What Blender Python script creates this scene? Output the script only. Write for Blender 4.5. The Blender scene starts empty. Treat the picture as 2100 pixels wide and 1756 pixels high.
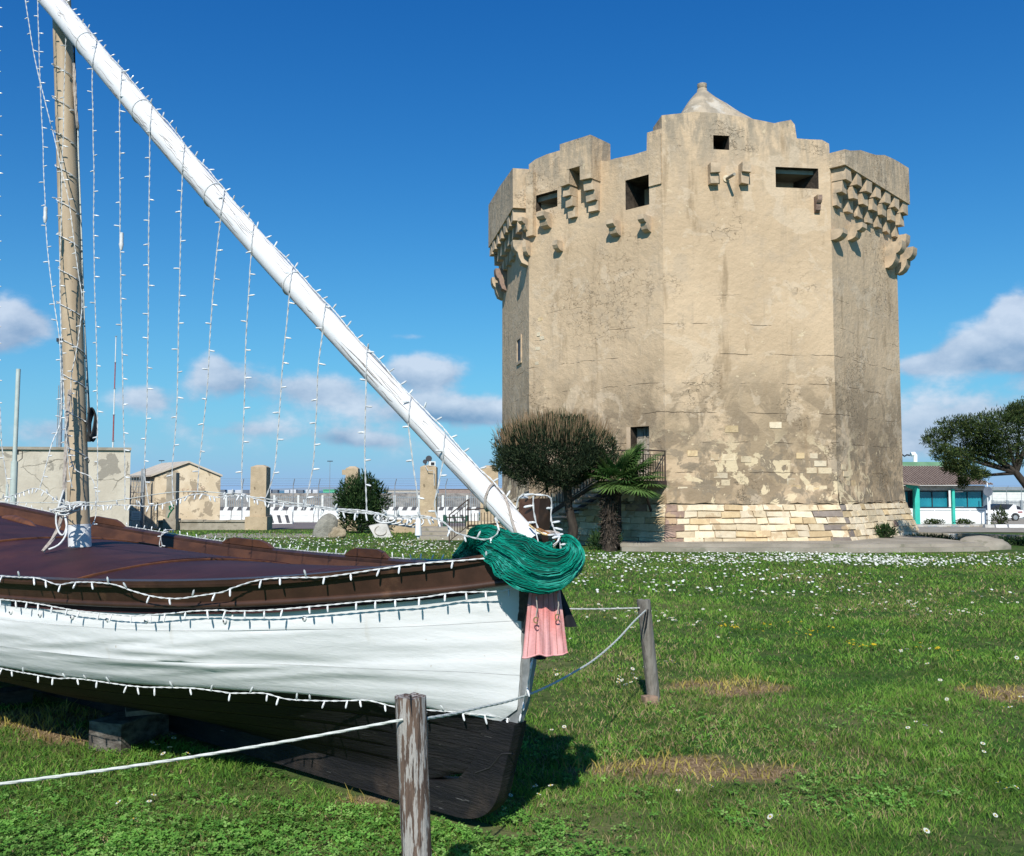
import bpy, math, random
import numpy as np
from mathutils import Vector, Matrix, Euler, noise
from mathutils.geometry import tessellate_polygon
random.seed(7); RNG = np.random.default_rng(7)
R_ = math.radians
sc = bpy.context.scene
COL = sc.collection

# ------------------------------------------------------------ camera
FPX = 1900.0; CX = 1050.0; CY = 878.0          # pixel grid of a 2100 x 1756 view
AL = math.atan(126/1900.0); CA, SA = math.cos(AL), math.sin(AL)
CAMZ = 1.6
cam = bpy.data.cameras.new('camera'); camo = bpy.data.objects.new('camera', cam); COL.objects.link(camo)
camo.location = (0, 0, CAMZ); camo.rotation_euler = (R_(90)+AL, 0, 0)
cam.sensor_fit = 'HORIZONTAL'; cam.sensor_width = 36; cam.lens = 36*FPX/2100.0
cam.clip_start = .05; cam.clip_end = 6000
sc.camera = camo

# ------------------------------------------------------------ light
SUN_AZ = R_(7); SUN_EL = R_(40.5)     # light travels towards +Y, a little towards +X
sd = Vector((math.sin(SUN_AZ)*math.cos(SUN_EL), math.cos(SUN_AZ)*math.cos(SUN_EL), -math.sin(SUN_EL)))
sun = bpy.data.lights.new('sun', 'SUN'); sun.energy = 4.6; sun.angle = R_(.5); sun.color = (1, .955, .88)
suno = bpy.data.objects.new('sun', sun); COL.objects.link(suno)
suno.rotation_euler = sd.to_track_quat('-Z', 'Y').to_euler()
sc.view_settings.view_transform = 'Standard'; sc.view_settings.look = 'None'
sc.view_settings.exposure = 0.25; sc.view_settings.gamma = 1; sc.view_settings.use_curve_mapping = False
sc.cycles.max_bounces = 5; sc.cycles.diffuse_bounces = 3; sc.cycles.transparent_max_bounces = 8

W = bpy.data.worlds.new('World'); sc.world = W; W.use_nodes = True
def build_world():
    nt = W.node_tree; N = nt.nodes; L = nt.links; N.clear()
    out = N.new('ShaderNodeOutputWorld'); bg = N.new('ShaderNodeBackground')
    sky = N.new('ShaderNodeTexSky'); sky.sky_type = 'NISHITA'; sky.sun_disc = False
    sky.sun_elevation = SUN_EL; sky.sun_rotation = math.atan2(-sd.x, -sd.y)
    sky.altitude = 0; sky.air_density = 1.0; sky.dust_density = .25; sky.ozone_density = 2.2
    hs = N.new('ShaderNodeHueSaturation'); hs.inputs['Saturation'].default_value = 1.22
    hs.inputs['Value'].default_value = 1.0; hs.inputs['Hue'].default_value = .497
    L.new(sky.outputs[0], hs.inputs['Color'])
    tc = N.new('ShaderNodeTexCoord'); sx = N.new('ShaderNodeSeparateXYZ'); L.new(tc.outputs['Generated'], sx.inputs[0])
    def M(op, a, b=None, c=None, clamp=False):
        m = N.new('ShaderNodeMath'); m.operation = op; m.use_clamp = clamp
        for i, v in enumerate((a, b, c)):
            if v is None: continue
            if isinstance(v, (int, float)): m.inputs[i].default_value = v
            else: L.new(v, m.inputs[i])
        return m.outputs[0]
    az = M('ARCTAN2', sx.outputs[0], sx.outputs[1]); el = M('ARCSINE', sx.outputs[2])
    # warm the coordinates with noise so that cloud outlines billow
    cmb = N.new('ShaderNodeCombineXYZ'); L.new(az, cmb.inputs[0]); L.new(M('MULTIPLY', el, 1.5), cmb.inputs[1])
    n1 = N.new('ShaderNodeTexNoise'); n1.inputs['Scale'].default_value = 13; n1.inputs['Detail'].default_value = 7; n1.inputs['Roughness'].default_value = .58
    L.new(cmb.outputs[0], n1.inputs['Vector'])
    n2 = N.new('ShaderNodeTexNoise'); n2.inputs['Scale'].default_value = 5.5; n2.inputs['Detail'].default_value = 4; n2.inputs['Distortion'].default_value = .3
    L.new(cmb.outputs[0], n2.inputs['Vector'])
    nf = M('SUBTRACT', n1.outputs['Fac'], .5)
    # az, el, half width, half height, amount (radians) of each cumulus bank
    def pe(px, py):
        v = Vector((0, CA, SA)) + (px-CX)/FPX*Vector((1, 0, 0)) - (py-CY)/FPX*Vector((0, -SA, CA)); v.normalize()
        return math.atan2(v.x, v.y), math.asin(v.z)
    blobs = [(20, 655, 75, 40, .95), (-90, 690, 90, 35, .8), (300, 815, 55, 26, .5), (470, 775, 75, 34, .62), (440, 748, 28, 26, .45), (650, 795, 95, 30, .55),
             (870, 765, 80, 34, .95), (905, 840, 110, 32, 1.0), (1010, 850, 70, 22, .6), (690, 895, 60, 20, .55), (780, 905, 60, 16, .4), (520, 880, 90, 18, .3),
             (120, 880, 60, 22, .3), (2010, 715, 75, 38, 1.15), (2090, 655, 45, 52, 1.15), (2150, 700, 60, 60, 1.0), (1880, 748, 40, 20, .6), (1960, 845, 120, 44, .62),
             (1890, 900, 90, 34, .5), (2060, 900, 90, 40, .5), (1560, 820, 160, 40, .6), (650, 655, 60, 9, .28), (840, 690, 50, 8, .2),
             (-400, 740, 180, 60, .9), (-900, 700, 220, 60, .8), (2600, 720, 200, 70, .9), (3300, 760, 260, 60, .9)]
    tot = None; shade = None
    for (px, py, hw, hh, am) in blobs:
        a0, e0 = pe(px, py); ra = hw/FPX*.88; re = hh/FPX*.88
        du = M('DIVIDE', M('SUBTRACT', az, a0), ra); dv = M('DIVIDE', M('SUBTRACT', el, e0), re)
        g = M('MULTIPLY', M('EXPONENT', M('MULTIPLY', M('ADD', M('MULTIPLY', du, du), M('MULTIPLY', dv, dv)), -.8)), am)
        s = M('MULTIPLY', g, dv)
        tot = g if tot is None else M('ADD', tot, g)
        shade = s if shade is None else M('ADD', shade, s)
    # thin low bank all round the horizon
    band = M('EXPONENT', M('MULTIPLY', M('POWER', M('DIVIDE', M('SUBTRACT', el, .075), .05), 2), -1))
    tot = M('ADD', tot, M('MULTIPLY', band, M('MULTIPLY', M('SUBTRACT', n2.outputs['Fac'], .42), 1.3)))
    dens = M('ADD', tot, M('MULTIPLY', M('MULTIPLY', nf, 1.7), M('MULTIPLY', tot, 4.0, None, True)))
    mr = N.new('ShaderNodeMapRange'); mr.interpolation_type = 'SMOOTHSTEP'
    L.new(dens, mr.inputs[0]); mr.inputs[1].default_value = .14; mr.inputs[2].default_value = .62
    alpha = M('MULTIPLY', mr.outputs[0], .85)
    up = M('ADD', M('MULTIPLY', shade, .75), M('ADD', M('MULTIPLY', nf, 2.4), .60), None, True)
    mx = N.new('ShaderNodeMix'); mx.data_type = 'RGBA'; L.new(up, mx.inputs[0])
    mx.inputs[6].default_value = (1.45, 2.55, 4.3, 1); mx.inputs[7].default_value = (5.6, 6.3, 7.4, 1)
    fin = N.new('ShaderNodeMix'); fin.data_type = 'RGBA'; L.new(alpha, fin.inputs[0])
    sp = N.new('ShaderNodeSeparateColor'); L.new(hs.outputs[0], sp.inputs[0]); cc = N.new('ShaderNodeCombineColor')
    for i, (a, p) in enumerate(((.27, 1.26), (.80, 1.10), (.88, .80))):     # deep clear winter blue
        L.new(M('MULTIPLY', M('POWER', M('MULTIPLY', sp.outputs[i], .1), p), a*10), cc.inputs[i])
    hz = N.new('ShaderNodeMix'); hz.data_type = 'RGBA'; L.new(M('EXPONENT', M('DIVIDE', M('ABSOLUTE', el), -.12)), hz.inputs[0])
    L.new(cc.outputs[0], hz.inputs[6]); hz.inputs[7].default_value = (2.5, 4.1, 6.6, 1)
    L.new(hz.outputs[2], fin.inputs[6]); L.new(mx.outputs[2], fin.inputs[7])
    L.new(fin.outputs[2], bg.inputs[0]); bg.inputs[1].default_value = .1
    L.new(bg.outputs[0], out.inputs[0])
build_world()

# ------------------------------------------------------------ geometry helpers
FW = Vector((0, CA, SA)); UP = Vector((0, -SA, CA)); RT = Vector((1, 0, 0)); CAMP = Vector((0, 0, CAMZ))
def ray(px, py): return FW + (px-CX)/FPX*RT - (py-CY)/FPX*UP
def P(px, py, Y):
    r = ray(px, py); return CAMP + r*(Y/r.y)
def gz(Y):
    if Y < 28: return 0.0
    if Y < 32: return -.02*(Y-28)**2/8
    if Y < 150: return -.02*(Y-30)
    return -2.4
def G(px, py):
    r = ray(px, py); Y = CAMZ*r.y/-r.z
    for _ in range(60):
        Y2 = (CAMZ-gz(Y))*r.y/-r.z; Y = .5*Y+.5*min(Y2, 400)
    p = CAMP + r*(Y/r.y); return Vector((p.x, Y, gz(Y)))

class MB:
    def __init__(s): s.v = []; s.f = []; s.m = []
    def add(s, vs, fs, m=0):
        o = len(s.v); s.v += [tuple(v) for v in vs]; s.f += [tuple(i+o for i in f) for f in fs]; s.m += [m]*len(fs); return s
    def hexa(s, b, t, m=0):     # 4 bottom, 4 top corners, both counter-clockwise from above
        return s.add(list(b)+list(t), [(3, 2, 1, 0), (4, 5, 6, 7), (0, 1, 5, 4), (1, 2, 6, 5), (2, 3, 7, 6), (3, 0, 4, 7)], m)
    def box(s, c, d, rz=0, m=0, top=1.0):
        cs, sn = math.cos(rz), math.sin(rz); q = []
        for z, k in ((c[2]-d[2]/2, 1), (c[2]+d[2]/2, top)):
            for x, y in ((-1, -1), (1, -1), (1, 1), (-1, 1)):
                a, b = x*d[0]/2*k, y*d[1]/2*k; q.append((c[0]+a*cs-b*sn, c[1]+a*sn+b*cs, z))
        return s.hexa(q[:4], q[4:], m)
    def tube(s, pts, r, n=6, m=0, caps=True):
        pts = [Vector(p) for p in pts]; k = len(pts); rs = r if isinstance(r, (list, tuple)) else [r]*k
        o = len(s.v); prev = None
        for i, p in enumerate(pts):
            t = (pts[min(i+1, k-1)]-pts[max(i-1, 0)])
            if t.length < 1e-9: t = Vector((0, 0, 1))
            t.normalize()
            if prev is None:
                a = Vector((0, 0, 1)) if abs(t.z) < .9 else Vector((1, 0, 0)); u = t.cross(a).normalized()
            else:
                u = prev - t*prev.dot(t)
                u = u.normalized() if u.length > 1e-6 else t.orthogonal().normalized()
            prev = u; w = t.cross(u)
            for j in range(n):
                a = 2*math.pi*j/n; s.v.append(tuple(p+(u*math.cos(a)+w*math.sin(a))*rs[i]))
        for i in range(k-1):
            for j in range(n):
                a = o+i*n+j; b = o+i*n+(j+1) % n; s.f.append((a, b, b+n, a+n)); s.m.append(m)
        if caps:
            s.f.append(tuple(o+j for j in range(n))[::-1]); s.m.append(m)
            s.f.append(tuple(o+(k-1)*n+j for j in range(n))); s.m.append(m)
        return s
    def grid(s, rows, m=0, flip=False):
        o = len(s.v); nr = len(rows); nc = len(rows[0])
        for r in rows: s.v += [tuple(p) for p in r]
        for i in range(nr-1):
            for j in range(nc-1):
                a = o+i*nc+j; q = (a, a+1, a+nc+1, a+nc); s.f.append(q[::-1] if flip else q); s.m.append(m)
        return s
    def sheet(s, rows, off, m=0):   # two-sided slab: grid and the same grid moved by off (vector or function)
        o = len(s.v); nr = len(rows); nc = len(rows[0]); mm = nr*nc
        for r in rows: s.v += [tuple(p) for p in r]
        for r in rows: s.v += [tuple(Vector(p)+Vector(off)) for p in r]
        for i in range(nr-1):
            for j in range(nc-1):
                a = o+i*nc+j; q = (a, a+1, a+nc+1, a+nc); s.f.append(q); s.m.append(m)
                s.f.append(tuple(x+mm for x in q[::-1])); s.m.append(m)
        bd = [o+j for j in range(nc)] + [o+i*nc+nc-1 for i in range(1, nr)] + [o+(nr-1)*nc+j for j in range(nc-2, -1, -1)] + [o+i*nc for i in range(nr-2, 0, -1)]
        for a, b in zip(bd, bd[1:]+bd[:1]): s.f.append((b, a, a+mm, b+mm)); s.m.append(m)
        return s
    def prism(s, poly, off, m=0):
        n = len(poly); poly = [Vector(p) for p in poly]; off = Vector(off)
        tri = tessellate_polygon([poly]); o = len(s.v)
        s.v += [tuple(p) for p in poly]+[tuple(p+off) for p in poly]
        for t in tri: s.f.append(tuple(o+i for i in t)); s.f.append(tuple(o+i+n for i in t[::-1])); s.m += [m, m]
        for i in range(n): j = (i+1) % n; s.f.append((o+i, o+j, o+j+n, o+i+n)); s.m.append(m)
        return s
    def lathe(s, c, prof, n=16, m=0):
        o = len(s.v)
        for (r, z) in prof:
            for j in range(n): a = 2*math.pi*j/n; s.v.append((c[0]+r*math.cos(a), c[1]+r*math.sin(a), c[2]+z))
        for i in range(len(prof)-1):
            for j in range(n): a = o+i*n+j; b = o+i*n+(j+1) % n; s.f.append((a, b, b+n, a+n)); s.m.append(m)
        s.f.append(tuple(o+j for j in range(n))[::-1]); s.f.append(tuple(o+(len(prof)-1)*n+j for j in range(n))); s.m += [m, m]
        return s
OFF = {}
def tag(o, label=None, cat=None, group=None, kind=None):
    if label: o['label'] = label
    if cat: o['category'] = cat
    if group: o['group'] = group
    if kind: o['kind'] = kind
    return o
def mesh_of(name, mb, mats, smooth=None, off=None):
    me = bpy.data.meshes.new(name); vs = mb.v
    if off is not None: vs = [(v[0]-off.x, v[1]-off.y, v[2]-off.z) for v in vs]
    me.from_pydata(vs, [], mb.f)
    for m in (mats if isinstance(mats, (list, tuple)) else [mats]): me.materials.append(m)
    if len(me.materials) > 1 and len(mb.m) == len(me.polygons): me.polygons.foreach_set('material_index', mb.m)
    import bmesh
    bm = bmesh.new(); bm.from_mesh(me); bmesh.ops.recalc_face_normals(bm, faces=bm.faces); bm.to_mesh(me); bm.free()
    if smooth is not None:
        me.shade_smooth(); me.set_sharp_from_angle(angle=R_(smooth))
    me.update(); return me
def obj(name, mb, mats, parent=None, smooth=None, **kw):
    off = OFF.get(parent.name) if parent else None
    me = mesh_of(name, mb, mats, smooth, off)
    o = bpy.data.objects.new(name, me); COL.objects.link(o)
    if parent: o.parent = parent; OFF[o.name] = off
    return tag(o, **kw)
def thing(name, loc, label, cat, group=None, kind=None):
    o = bpy.data.objects.new(name, None); COL.objects.link(o); o.location = loc; o.empty_display_size = .2
    OFF[o.name] = Vector(loc); return tag(o, label, cat, group, kind)
def inst(name, me, parent, loc, rot=(0, 0, 0), scale=(1, 1, 1), **kw):
    o = bpy.data.objects.new(name, me); COL.objects.link(o)
    l = Vector(loc)
    if parent:
        o.parent = parent; l = l-(OFF.get(parent.name) or Vector((0, 0, 0)))
    o.location = l; o.rotation_euler = rot; o.scale = scale
    return tag(o, **kw)
def fastmesh(name, verts, tris, mats, midx=None, smooth=False):
    me = bpy.data.meshes.new(name); nv = len(verts); nt_ = len(tris)
    me.vertices.add(nv); me.vertices.foreach_set('co', np.asarray(verts, np.float32).ravel())
    me.loops.add(nt_*3); me.loops.foreach_set('vertex_index', np.asarray(tris, np.int32).ravel())
    me.polygons.add(nt_); me.polygons.foreach_set('loop_start', np.arange(0, nt_*3, 3, dtype=np.int32))
    me.polygons.foreach_set('loop_total', np.full(nt_, 3, np.int32))
    for m in mats: me.materials.append(m)
    if midx is not None: me.polygons.foreach_set('material_index', np.asarray(midx, np.int32))
    me.update(calc_edges=True); me.validate()
    return me

# ------------------------------------------------------------ materials
def mat(name, c, c2=None, rough=.85, scale=3.0, detail=6, lo=.35, hi=.65, stretch=(1, 1, 1), bump=.0, bscale=30., bdist=.01, bstretch=None,
        layers=(), spec=.25, metal=0, transl=0, rnd=0.0, cracks=None, joints=None):
    m = bpy.data.materials.new(name); m.use_nodes = True; nt = m.node_tree; N = nt.nodes; L = nt.links
    b = N['Principled BSDF']; b.inputs['Roughness'].default_value = rough; b.inputs['Metallic'].default_value = metal
    b.inputs['Specular IOR Level'].default_value = spec
    tc = N.new('ShaderNodeTexCoord')
    def nz(scale, st=(1, 1, 1), det=6, rgh=.6, dist=0, off=0):
        mp = N.new('ShaderNodeMapping'); mp.inputs['Scale'].default_value = st; mp.inputs['Location'].default_value = (off, off*.7, off*1.3)
        L.new(tc.outputs['Object'], mp.inputs[0])
        n = N.new('ShaderNodeTexNoise'); n.inputs['Scale'].default_value = scale; n.inputs['Detail'].default_value = det
        n.inputs['Roughness'].default_value = rgh; n.inputs['Distortion'].default_value = dist
        L.new(mp.outputs[0], n.inputs['Vector']); return n.outputs['Fac']
    def mr(src, a, bb, c0=0, c1=1):
        k = N.new('ShaderNodeMapRange'); k.interpolation_type = 'SMOOTHSTEP'
        L.new(src, k.inputs[0]); k.inputs[1].default_value = a; k.inputs[2].default_value = bb; k.inputs[3].default_value = c0; k.inputs[4].default_value = c1
        return k.outputs[0]
    def mul(a, bb):
        k = N.new('ShaderNodeMath'); k.operation = 'MULTIPLY'
        for i, v in enumerate((a, bb)):
            if isinstance(v, (int, float)): k.inputs[i].default_value = v
            else: L.new(v, k.inputs[i])
        return k.outputs[0]
    def mix(f, A, B):
        k = N.new('ShaderNodeMix'); k.data_type = 'RGBA'; L.new(f, k.inputs[0]) if not isinstance(f, float) else setattr(k.inputs[0], 'default_value', f)
        for i, v in ((6, A), (7, B)):
            if isinstance(v, tuple): k.inputs[i].default_value = (*v[:3], 1)
            else: L.new(v, k.inputs[i])
        return k.outputs[2]
    c2 = c2 or tuple(x*.75 for x in c)
    cur = mix(mr(nz(scale, stretch, detail), lo, hi), c, c2)
    pz = N.new('ShaderNodeSeparateXYZ'); L.new(tc.outputs['Object'], pz.inputs[0])
    axes = {'x': pz.outputs[0], 'y': pz.outputs[1], 'z': pz.outputs[2]}
    for ly in layers:   # dict(c, scale, lo, hi, st, amt, axis ramps)
        f = mr(nz(ly.get('scale', 3), ly.get('st', (1, 1, 1)), ly.get('det', 7), ly.get('rgh', .62), ly.get('dist', 0), ly.get('off', 3.1)), ly['lo'], ly['hi'])
        for ax, a0, a1 in ly.get('ramp', ()): f = mul(f, mr(axes[ax], a0, a1))
        cur = mix(mul(f, ly.get('amt', 1.0)), cur, ly['c'])
    hsrc = []
    if cracks:
        mp = N.new('ShaderNodeMapping'); mp.inputs['Scale'].default_value = cracks.get('st', (1, 1, 1)); L.new(tc.outputs['Object'], mp.inputs[0])
        dn = N.new('ShaderNodeTexNoise'); dn.inputs['Scale'].default_value = cracks['s']*2.2; dn.inputs['Detail'].default_value = 5
        L.new(mp.outputs[0], dn.inputs['Vector'])
        vm = N.new('ShaderNodeVectorMath'); vm.operation = 'MULTIPLY_ADD'; L.new(dn.outputs['Color'], vm.inputs[0]); vm.inputs[1].default_value = (cracks.get('w', .5),)*3; L.new(mp.outputs[0], vm.inputs[2])
        vo = N.new('ShaderNodeTexVoronoi'); vo.feature = 'DISTANCE_TO_EDGE'; vo.inputs['Scale'].default_value = cracks['s']; L.new(vm.outputs[0], vo.inputs['Vector'])
        line = mr(vo.outputs['Distance'], 0, cracks.get('t', .02), 1, 0)
        msk = mr(nz(cracks.get('ms', .8), (1, 1, 1), 3, off=9.), cracks.get('m0', .46), cracks.get('m1', .58))
        ck = mul(line, msk)
        cur = mix(mul(ck, cracks.get('amt', .8)), cur, cracks['c']); hsrc.append((ck, -cracks.get('h', 1.0)))
    if joints:      # irregular horizontal day joints in the render
        def mth(op, a, b_):
            k = N.new('ShaderNodeMath'); k.operation = op
            for i, v in enumerate((a, b_)):
                if isinstance(v, (int, float)): k.inputs[i].default_value = v
                else: L.new(v, k.inputs[i])
            return k.outputs[0]
        zz = mth('ADD', axes['z'], mth('MULTIPLY', mth('SUBTRACT', nz(1.7, (1, 1, .4), 6, off=17.), .5), joints['w']))
        d = mth('ABSOLUTE', mth('SUBTRACT', mth('FRACT', mth('DIVIDE', zz, joints['p']), 0), .5), 0)
        jl = mul(mr(d, 0, joints['t'], 1, 0), mr(nz(.9, (1, 1, 2), 4, off=23.), .50, .58))
        jl = mul(jl, mr(axes['z'], 8.5, 5.0)); cur = mix(mul(jl, joints['amt']), cur, joints['c']); hsrc.append((jl, -1.0))
    if rnd:
        oi = N.new('ShaderNodeObjectInfo'); hsn = N.new('ShaderNodeHueSaturation'); L.new(cur, hsn.inputs['Color'])
        L.new(mr(oi.outputs['Random'], 0, 1, 1-rnd, 1+rnd), hsn.inputs['Value']); cur = hsn.outputs[0]
    L.new(cur, b.inputs['Base Color'])
    if bump:
        h = nz(bscale, bstretch or stretch, 8, .65, off=5.)
        for src, k in hsrc:
            q = N.new('ShaderNodeMath'); q.operation = 'MULTIPLY_ADD'; L.new(src, q.inputs[0]); q.inputs[1].default_value = k; L.new(h, q.inputs[2]); h = q.outputs[0]
        bp = N.new('ShaderNodeBump'); bp.inputs['Strength'].default_value = bump; bp.inputs['Distance'].default_value = bdist
        L.new(h, bp.inputs['Height']); L.new(bp.outputs[0], b.inputs['Normal'])
    if transl:
        t = N.new('ShaderNodeBsdfTranslucent'); L.new(cur, t.inputs[0]); ms = N.new('ShaderNodeMixShader'); ms.inputs[0].default_value = transl
        L.new(b.outputs[0], ms.inputs[1]); L.new(t.outputs[0], ms.inputs[2]); L.new(ms.outputs[0], N['Material Output'].inputs[0])
    return m

grime = (.15, .125, .092)
M_plaster = mat('tower_plaster', (.585, .44, .288), (.495, .368, .236), .93, .45, 8, .3, .7, bump=.8, bscale=4.5, bdist=.05,
    layers=[dict(c=(.42, .335, .24), scale=1.6, lo=.5, hi=.66, amt=.45, off=2.),
            dict(c=(.27, .235, .18), scale=1.1, st=(2.2, 2.2, .55), lo=.40, hi=.62, amt=.75, ramp=[('z', 9.6, 12.2)], off=4., dist=.6),
            dict(c=(.24, .205, .155), scale=2.6, st=(2.0, 2.0, .6), lo=.45, hi=.6, amt=.6, ramp=[('z', 10.4, 12.3)], off=7.),
            dict(c=(.31, .235, .15), scale=.55, lo=.37, hi=.56, amt=.85, ramp=[('z', 6.4, 2.8)], off=11., dist=.8),
            dict(c=(.25, .19, .125), scale=1.1, lo=.47, hi=.545, amt=.8, ramp=[('z', 5.6, 3.4)], off=27., dist=.9),
            dict(c=(.215, .175, .125), scale=2.3, lo=.50, hi=.56, amt=.75, ramp=[('z', 4.0, 2.2)], off=5., dist=.5),
            dict(c=(.30, .215, .13), scale=.8, st=(2.5, 2.5, .5), lo=.56, hi=.70, amt=.7, off=21.),
            dict(c=(.33, .265, .19), scale=1.3, st=(3, 3, .16), lo=.56, hi=.72, amt=.35, off=31.),
            dict(c=(.62, .50, .36), scale=.9, lo=.56, hi=.60, amt=.4, off=41., dist=1.2),
            dict(c=(.66, .54, .35), scale=1.25, lo=.565, hi=.585, amt=.9, ramp=[('z', 3.6, 2.2)], off=15., dist=.9),
            dict(c=(.62, .50, .33), scale=4.2, lo=.66, hi=.68, amt=.8, off=8.)],
    cracks=dict(s=2.2, st=(1, 1, 1.5), c=(.20, .15, .10), t=.020, w=.75, ms=.45, amt=.5, h=.7, m0=.53, m1=.63), joints=dict(p=.83, w=.16, t=.016, c=(.15, .11, .075), amt=.7))
M_corbel = mat('corbel_stone', (.56, .43, .295), (.43, .33, .225), .93, 3, 6, bump=.5, bscale=14, bdist=.02,
    layers=[dict(c=(.25, .22, .17), scale=2.2, lo=.5, hi=.65, amt=.6)])
M_recess = mat('recess_painted_shade', (.085, .065, .048), (.035, .027, .02), .95, 4, 6, bump=.8, bscale=9, bdist=.05)  # shade inside the tower openings is put into this near-black colour
M_mortar = mat('mortar', (.50, .40, .28), (.36, .28, .185), .95, 4, 6, bump=.6, bscale=18, bdist=.03)
def stonem(n, c, c2): return mat(n, c, c2, .92, 4.5, 7, .35, .7, bump=.7, bscale=12, bdist=.03, rnd=.16,
        layers=[dict(c=tuple(x*.55 for x in c), scale=5, lo=.58, hi=.68, amt=.55), dict(c=(.44, .32, .19), scale=2.4, lo=.56, hi=.6, amt=.75, off=13.)])
M_st = [stonem('stone_cream', (.64, .53, .36), (.54, .43, .28)), stonem('stone_yellow', (.60, .46, .27), (.50, .37, .21)),
        stonem('stone_pale', (.66, .565, .41), (.56, .46, .32)), stonem('stone_grey', (.25, .21, .18), (.19, .155, .13)),
        stonem('stone_maroon', (.30, .21, .165), (.23, .155, .12))]
M_conc = mat('concrete', (.36, .325, .265), (.26, .23, .18), .93, 2, 7, bump=.5, bscale=20, bdist=.02, layers=[dict(c=(.17, .15, .115), scale=3, st=(1, 1, 2), lo=.55, hi=.7, amt=.6)])
M_concl = mat('pale_concrete', (.50, .485, .45), (.37, .36, .33), .92, 2.5, 7, bump=.4, bscale=16, layers=[dict(c=(.24, .23, .21), scale=4, lo=.56, hi=.66, amt=.6)])
M_render = mat('old_render', (.56, .51, .42), (.48, .43, .35), .93, .9, 8, bump=.5, bscale=8, bdist=.03,
    layers=[dict(c=(.27, .245, .205), scale=.62, lo=.555, hi=.575, amt=.9, dist=.7, off=2.), dict(c=(.30, .27, .22), scale=1.5, st=(1.5, 1.5, .35), lo=.52, hi=.7, amt=.5, off=6.)],
    cracks=dict(s=.7, c=(.16, .14, .11), t=.02, ms=.6, amt=.7))
M_hut = mat('hut_render', (.66, .56, .41), (.56, .46, .32), .93, 1.4, 7, bump=.5, bscale=9, bdist=.02,
    layers=[dict(c=(.30, .245, .175), scale=1.5, lo=.555, hi=.575, amt=.85, dist=.6, off=4.), dict(c=(.25, .2, .14), scale=4, lo=.64, hi=.67, amt=.7)])
M_pillar = mat('pillar_render', (.48, .38, .26), (.38, .30, .2), .93, 1.8, 7, bump=.6, bscale=9, bdist=.03,
    layers=[dict(c=(.52, .42, .28), scale=2.2, lo=.62, hi=.64, amt=.8), dict(c=(.17, .13, .085), scale=4, lo=.66, hi=.69, amt=.8, off=9.)])
M_roofc = mat('roof_concrete', (.52, .46, .38), (.42, .37, .3), .9, 3)
M_white = mat('hull_white_paint', (.68, .685, .68), (.61, .62, .615), .5, 1.6, 7, .4, .8, stretch=(.6, .6, 2.2), bump=.3, bscale=9, bdist=.014, spec=.3,
    layers=[dict(c=(.46, .49, .48), scale=2.2, st=(.7, .7, 3), lo=.60, hi=.74, amt=.35), dict(c=(.42, .36, .28), scale=22, lo=.70, hi=.72, amt=.6, off=2.), dict(c=(.50, .46, .38), scale=3.5, st=(3, 3, .5), lo=.62, hi=.75, amt=.35, off=12.)])
M_black = mat('hull_black_tar', (.009, .009, .011), (.020, .018, .018), .62, 3, 8, .4, .7, stretch=(1, 1, 7), bump=.8, bscale=14, bdist=.012, bstretch=(1, 1, 7),
    layers=[dict(c=(.16, .155, .15), scale=9, st=(1, 1, 12), lo=.665, hi=.70, amt=.7, off=3.), dict(c=(.07, .05, .038), scale=2.2, lo=.5, hi=.66, amt=.6, ramp=[('z', .35, .05)], off=8.)])
M_seam = mat('hull_seam', (.40, .42, .42), (.22, .23, .23), .9, 8)
M_brown = mat('brown_rail_paint', (.062, .031, .021), (.040, .021, .015), .42, 6, 7, bump=.25, bscale=30, bdist=.004, spec=.35,
    layers=[dict(c=(.16, .085, .05), scale=5, lo=.58, hi=.7, amt=.5), dict(c=(.22, .2, .19), scale=60, lo=.72, hi=.74, amt=.5)])
M_brown2 = mat('inner_bulwark_paint', (.105, .045, .024), (.062, .028, .017), .45, 3, 7, bump=.25, bscale=16, bdist=.006, stretch=(1, 1, 3),
    layers=[dict(c=(.05, .024, .016), scale=4, lo=.5, hi=.7, amt=.5)])
M_deck = mat('oxblood_deck', (.056, .020, .021), (.036, .014, .016), .62, 2.5, 7, bump=.4, bscale=60, bdist=.003, spec=.18,
    layers=[dict(c=(.12, .042, .024), scale=1.6, lo=.56, hi=.72, amt=.45), dict(c=(.18, .15, .16), scale=34, lo=.70, hi=.73, amt=.55, off=7.)])
M_deckedge = mat('deck_edge_rust', (.16, .062, .026), (.08, .034, .018), .5, 8, 6, bump=.3, bscale=30)
M_spar = mat('yard_white_paint', (.68, .68, .68), (.59, .585, .575), .6, 5, 6, .45, .8, bump=.45, bscale=9, bdist=.01,
    layers=[dict(c=(.30, .26, .22), scale=3.0, st=(1, 1, 1), lo=.688, hi=.705, amt=.85, off=6.), dict(c=(.62, .52, .40), scale=4, lo=.62, hi=.75, amt=.4, off=1.)])
M_crack = mat('wood_crack', (.12, .10, .085), (.22, .19, .16), .9, 20)
M_mast = mat('mast_varnish', (.47, .37, .25), (.38, .29, .19), .5, 3, 6, stretch=(3, 3, .6), bump=.3, bscale=12, bdist=.006, bstretch=(3, 3, .4),
    layers=[dict(c=(.15, .11, .075), scale=9, st=(3.5, 3.5, .45), lo=.63, hi=.68, amt=.8, off=2.), dict(c=(.58, .46, .32), scale=2, lo=.5, hi=.7, amt=.5)])
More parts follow.
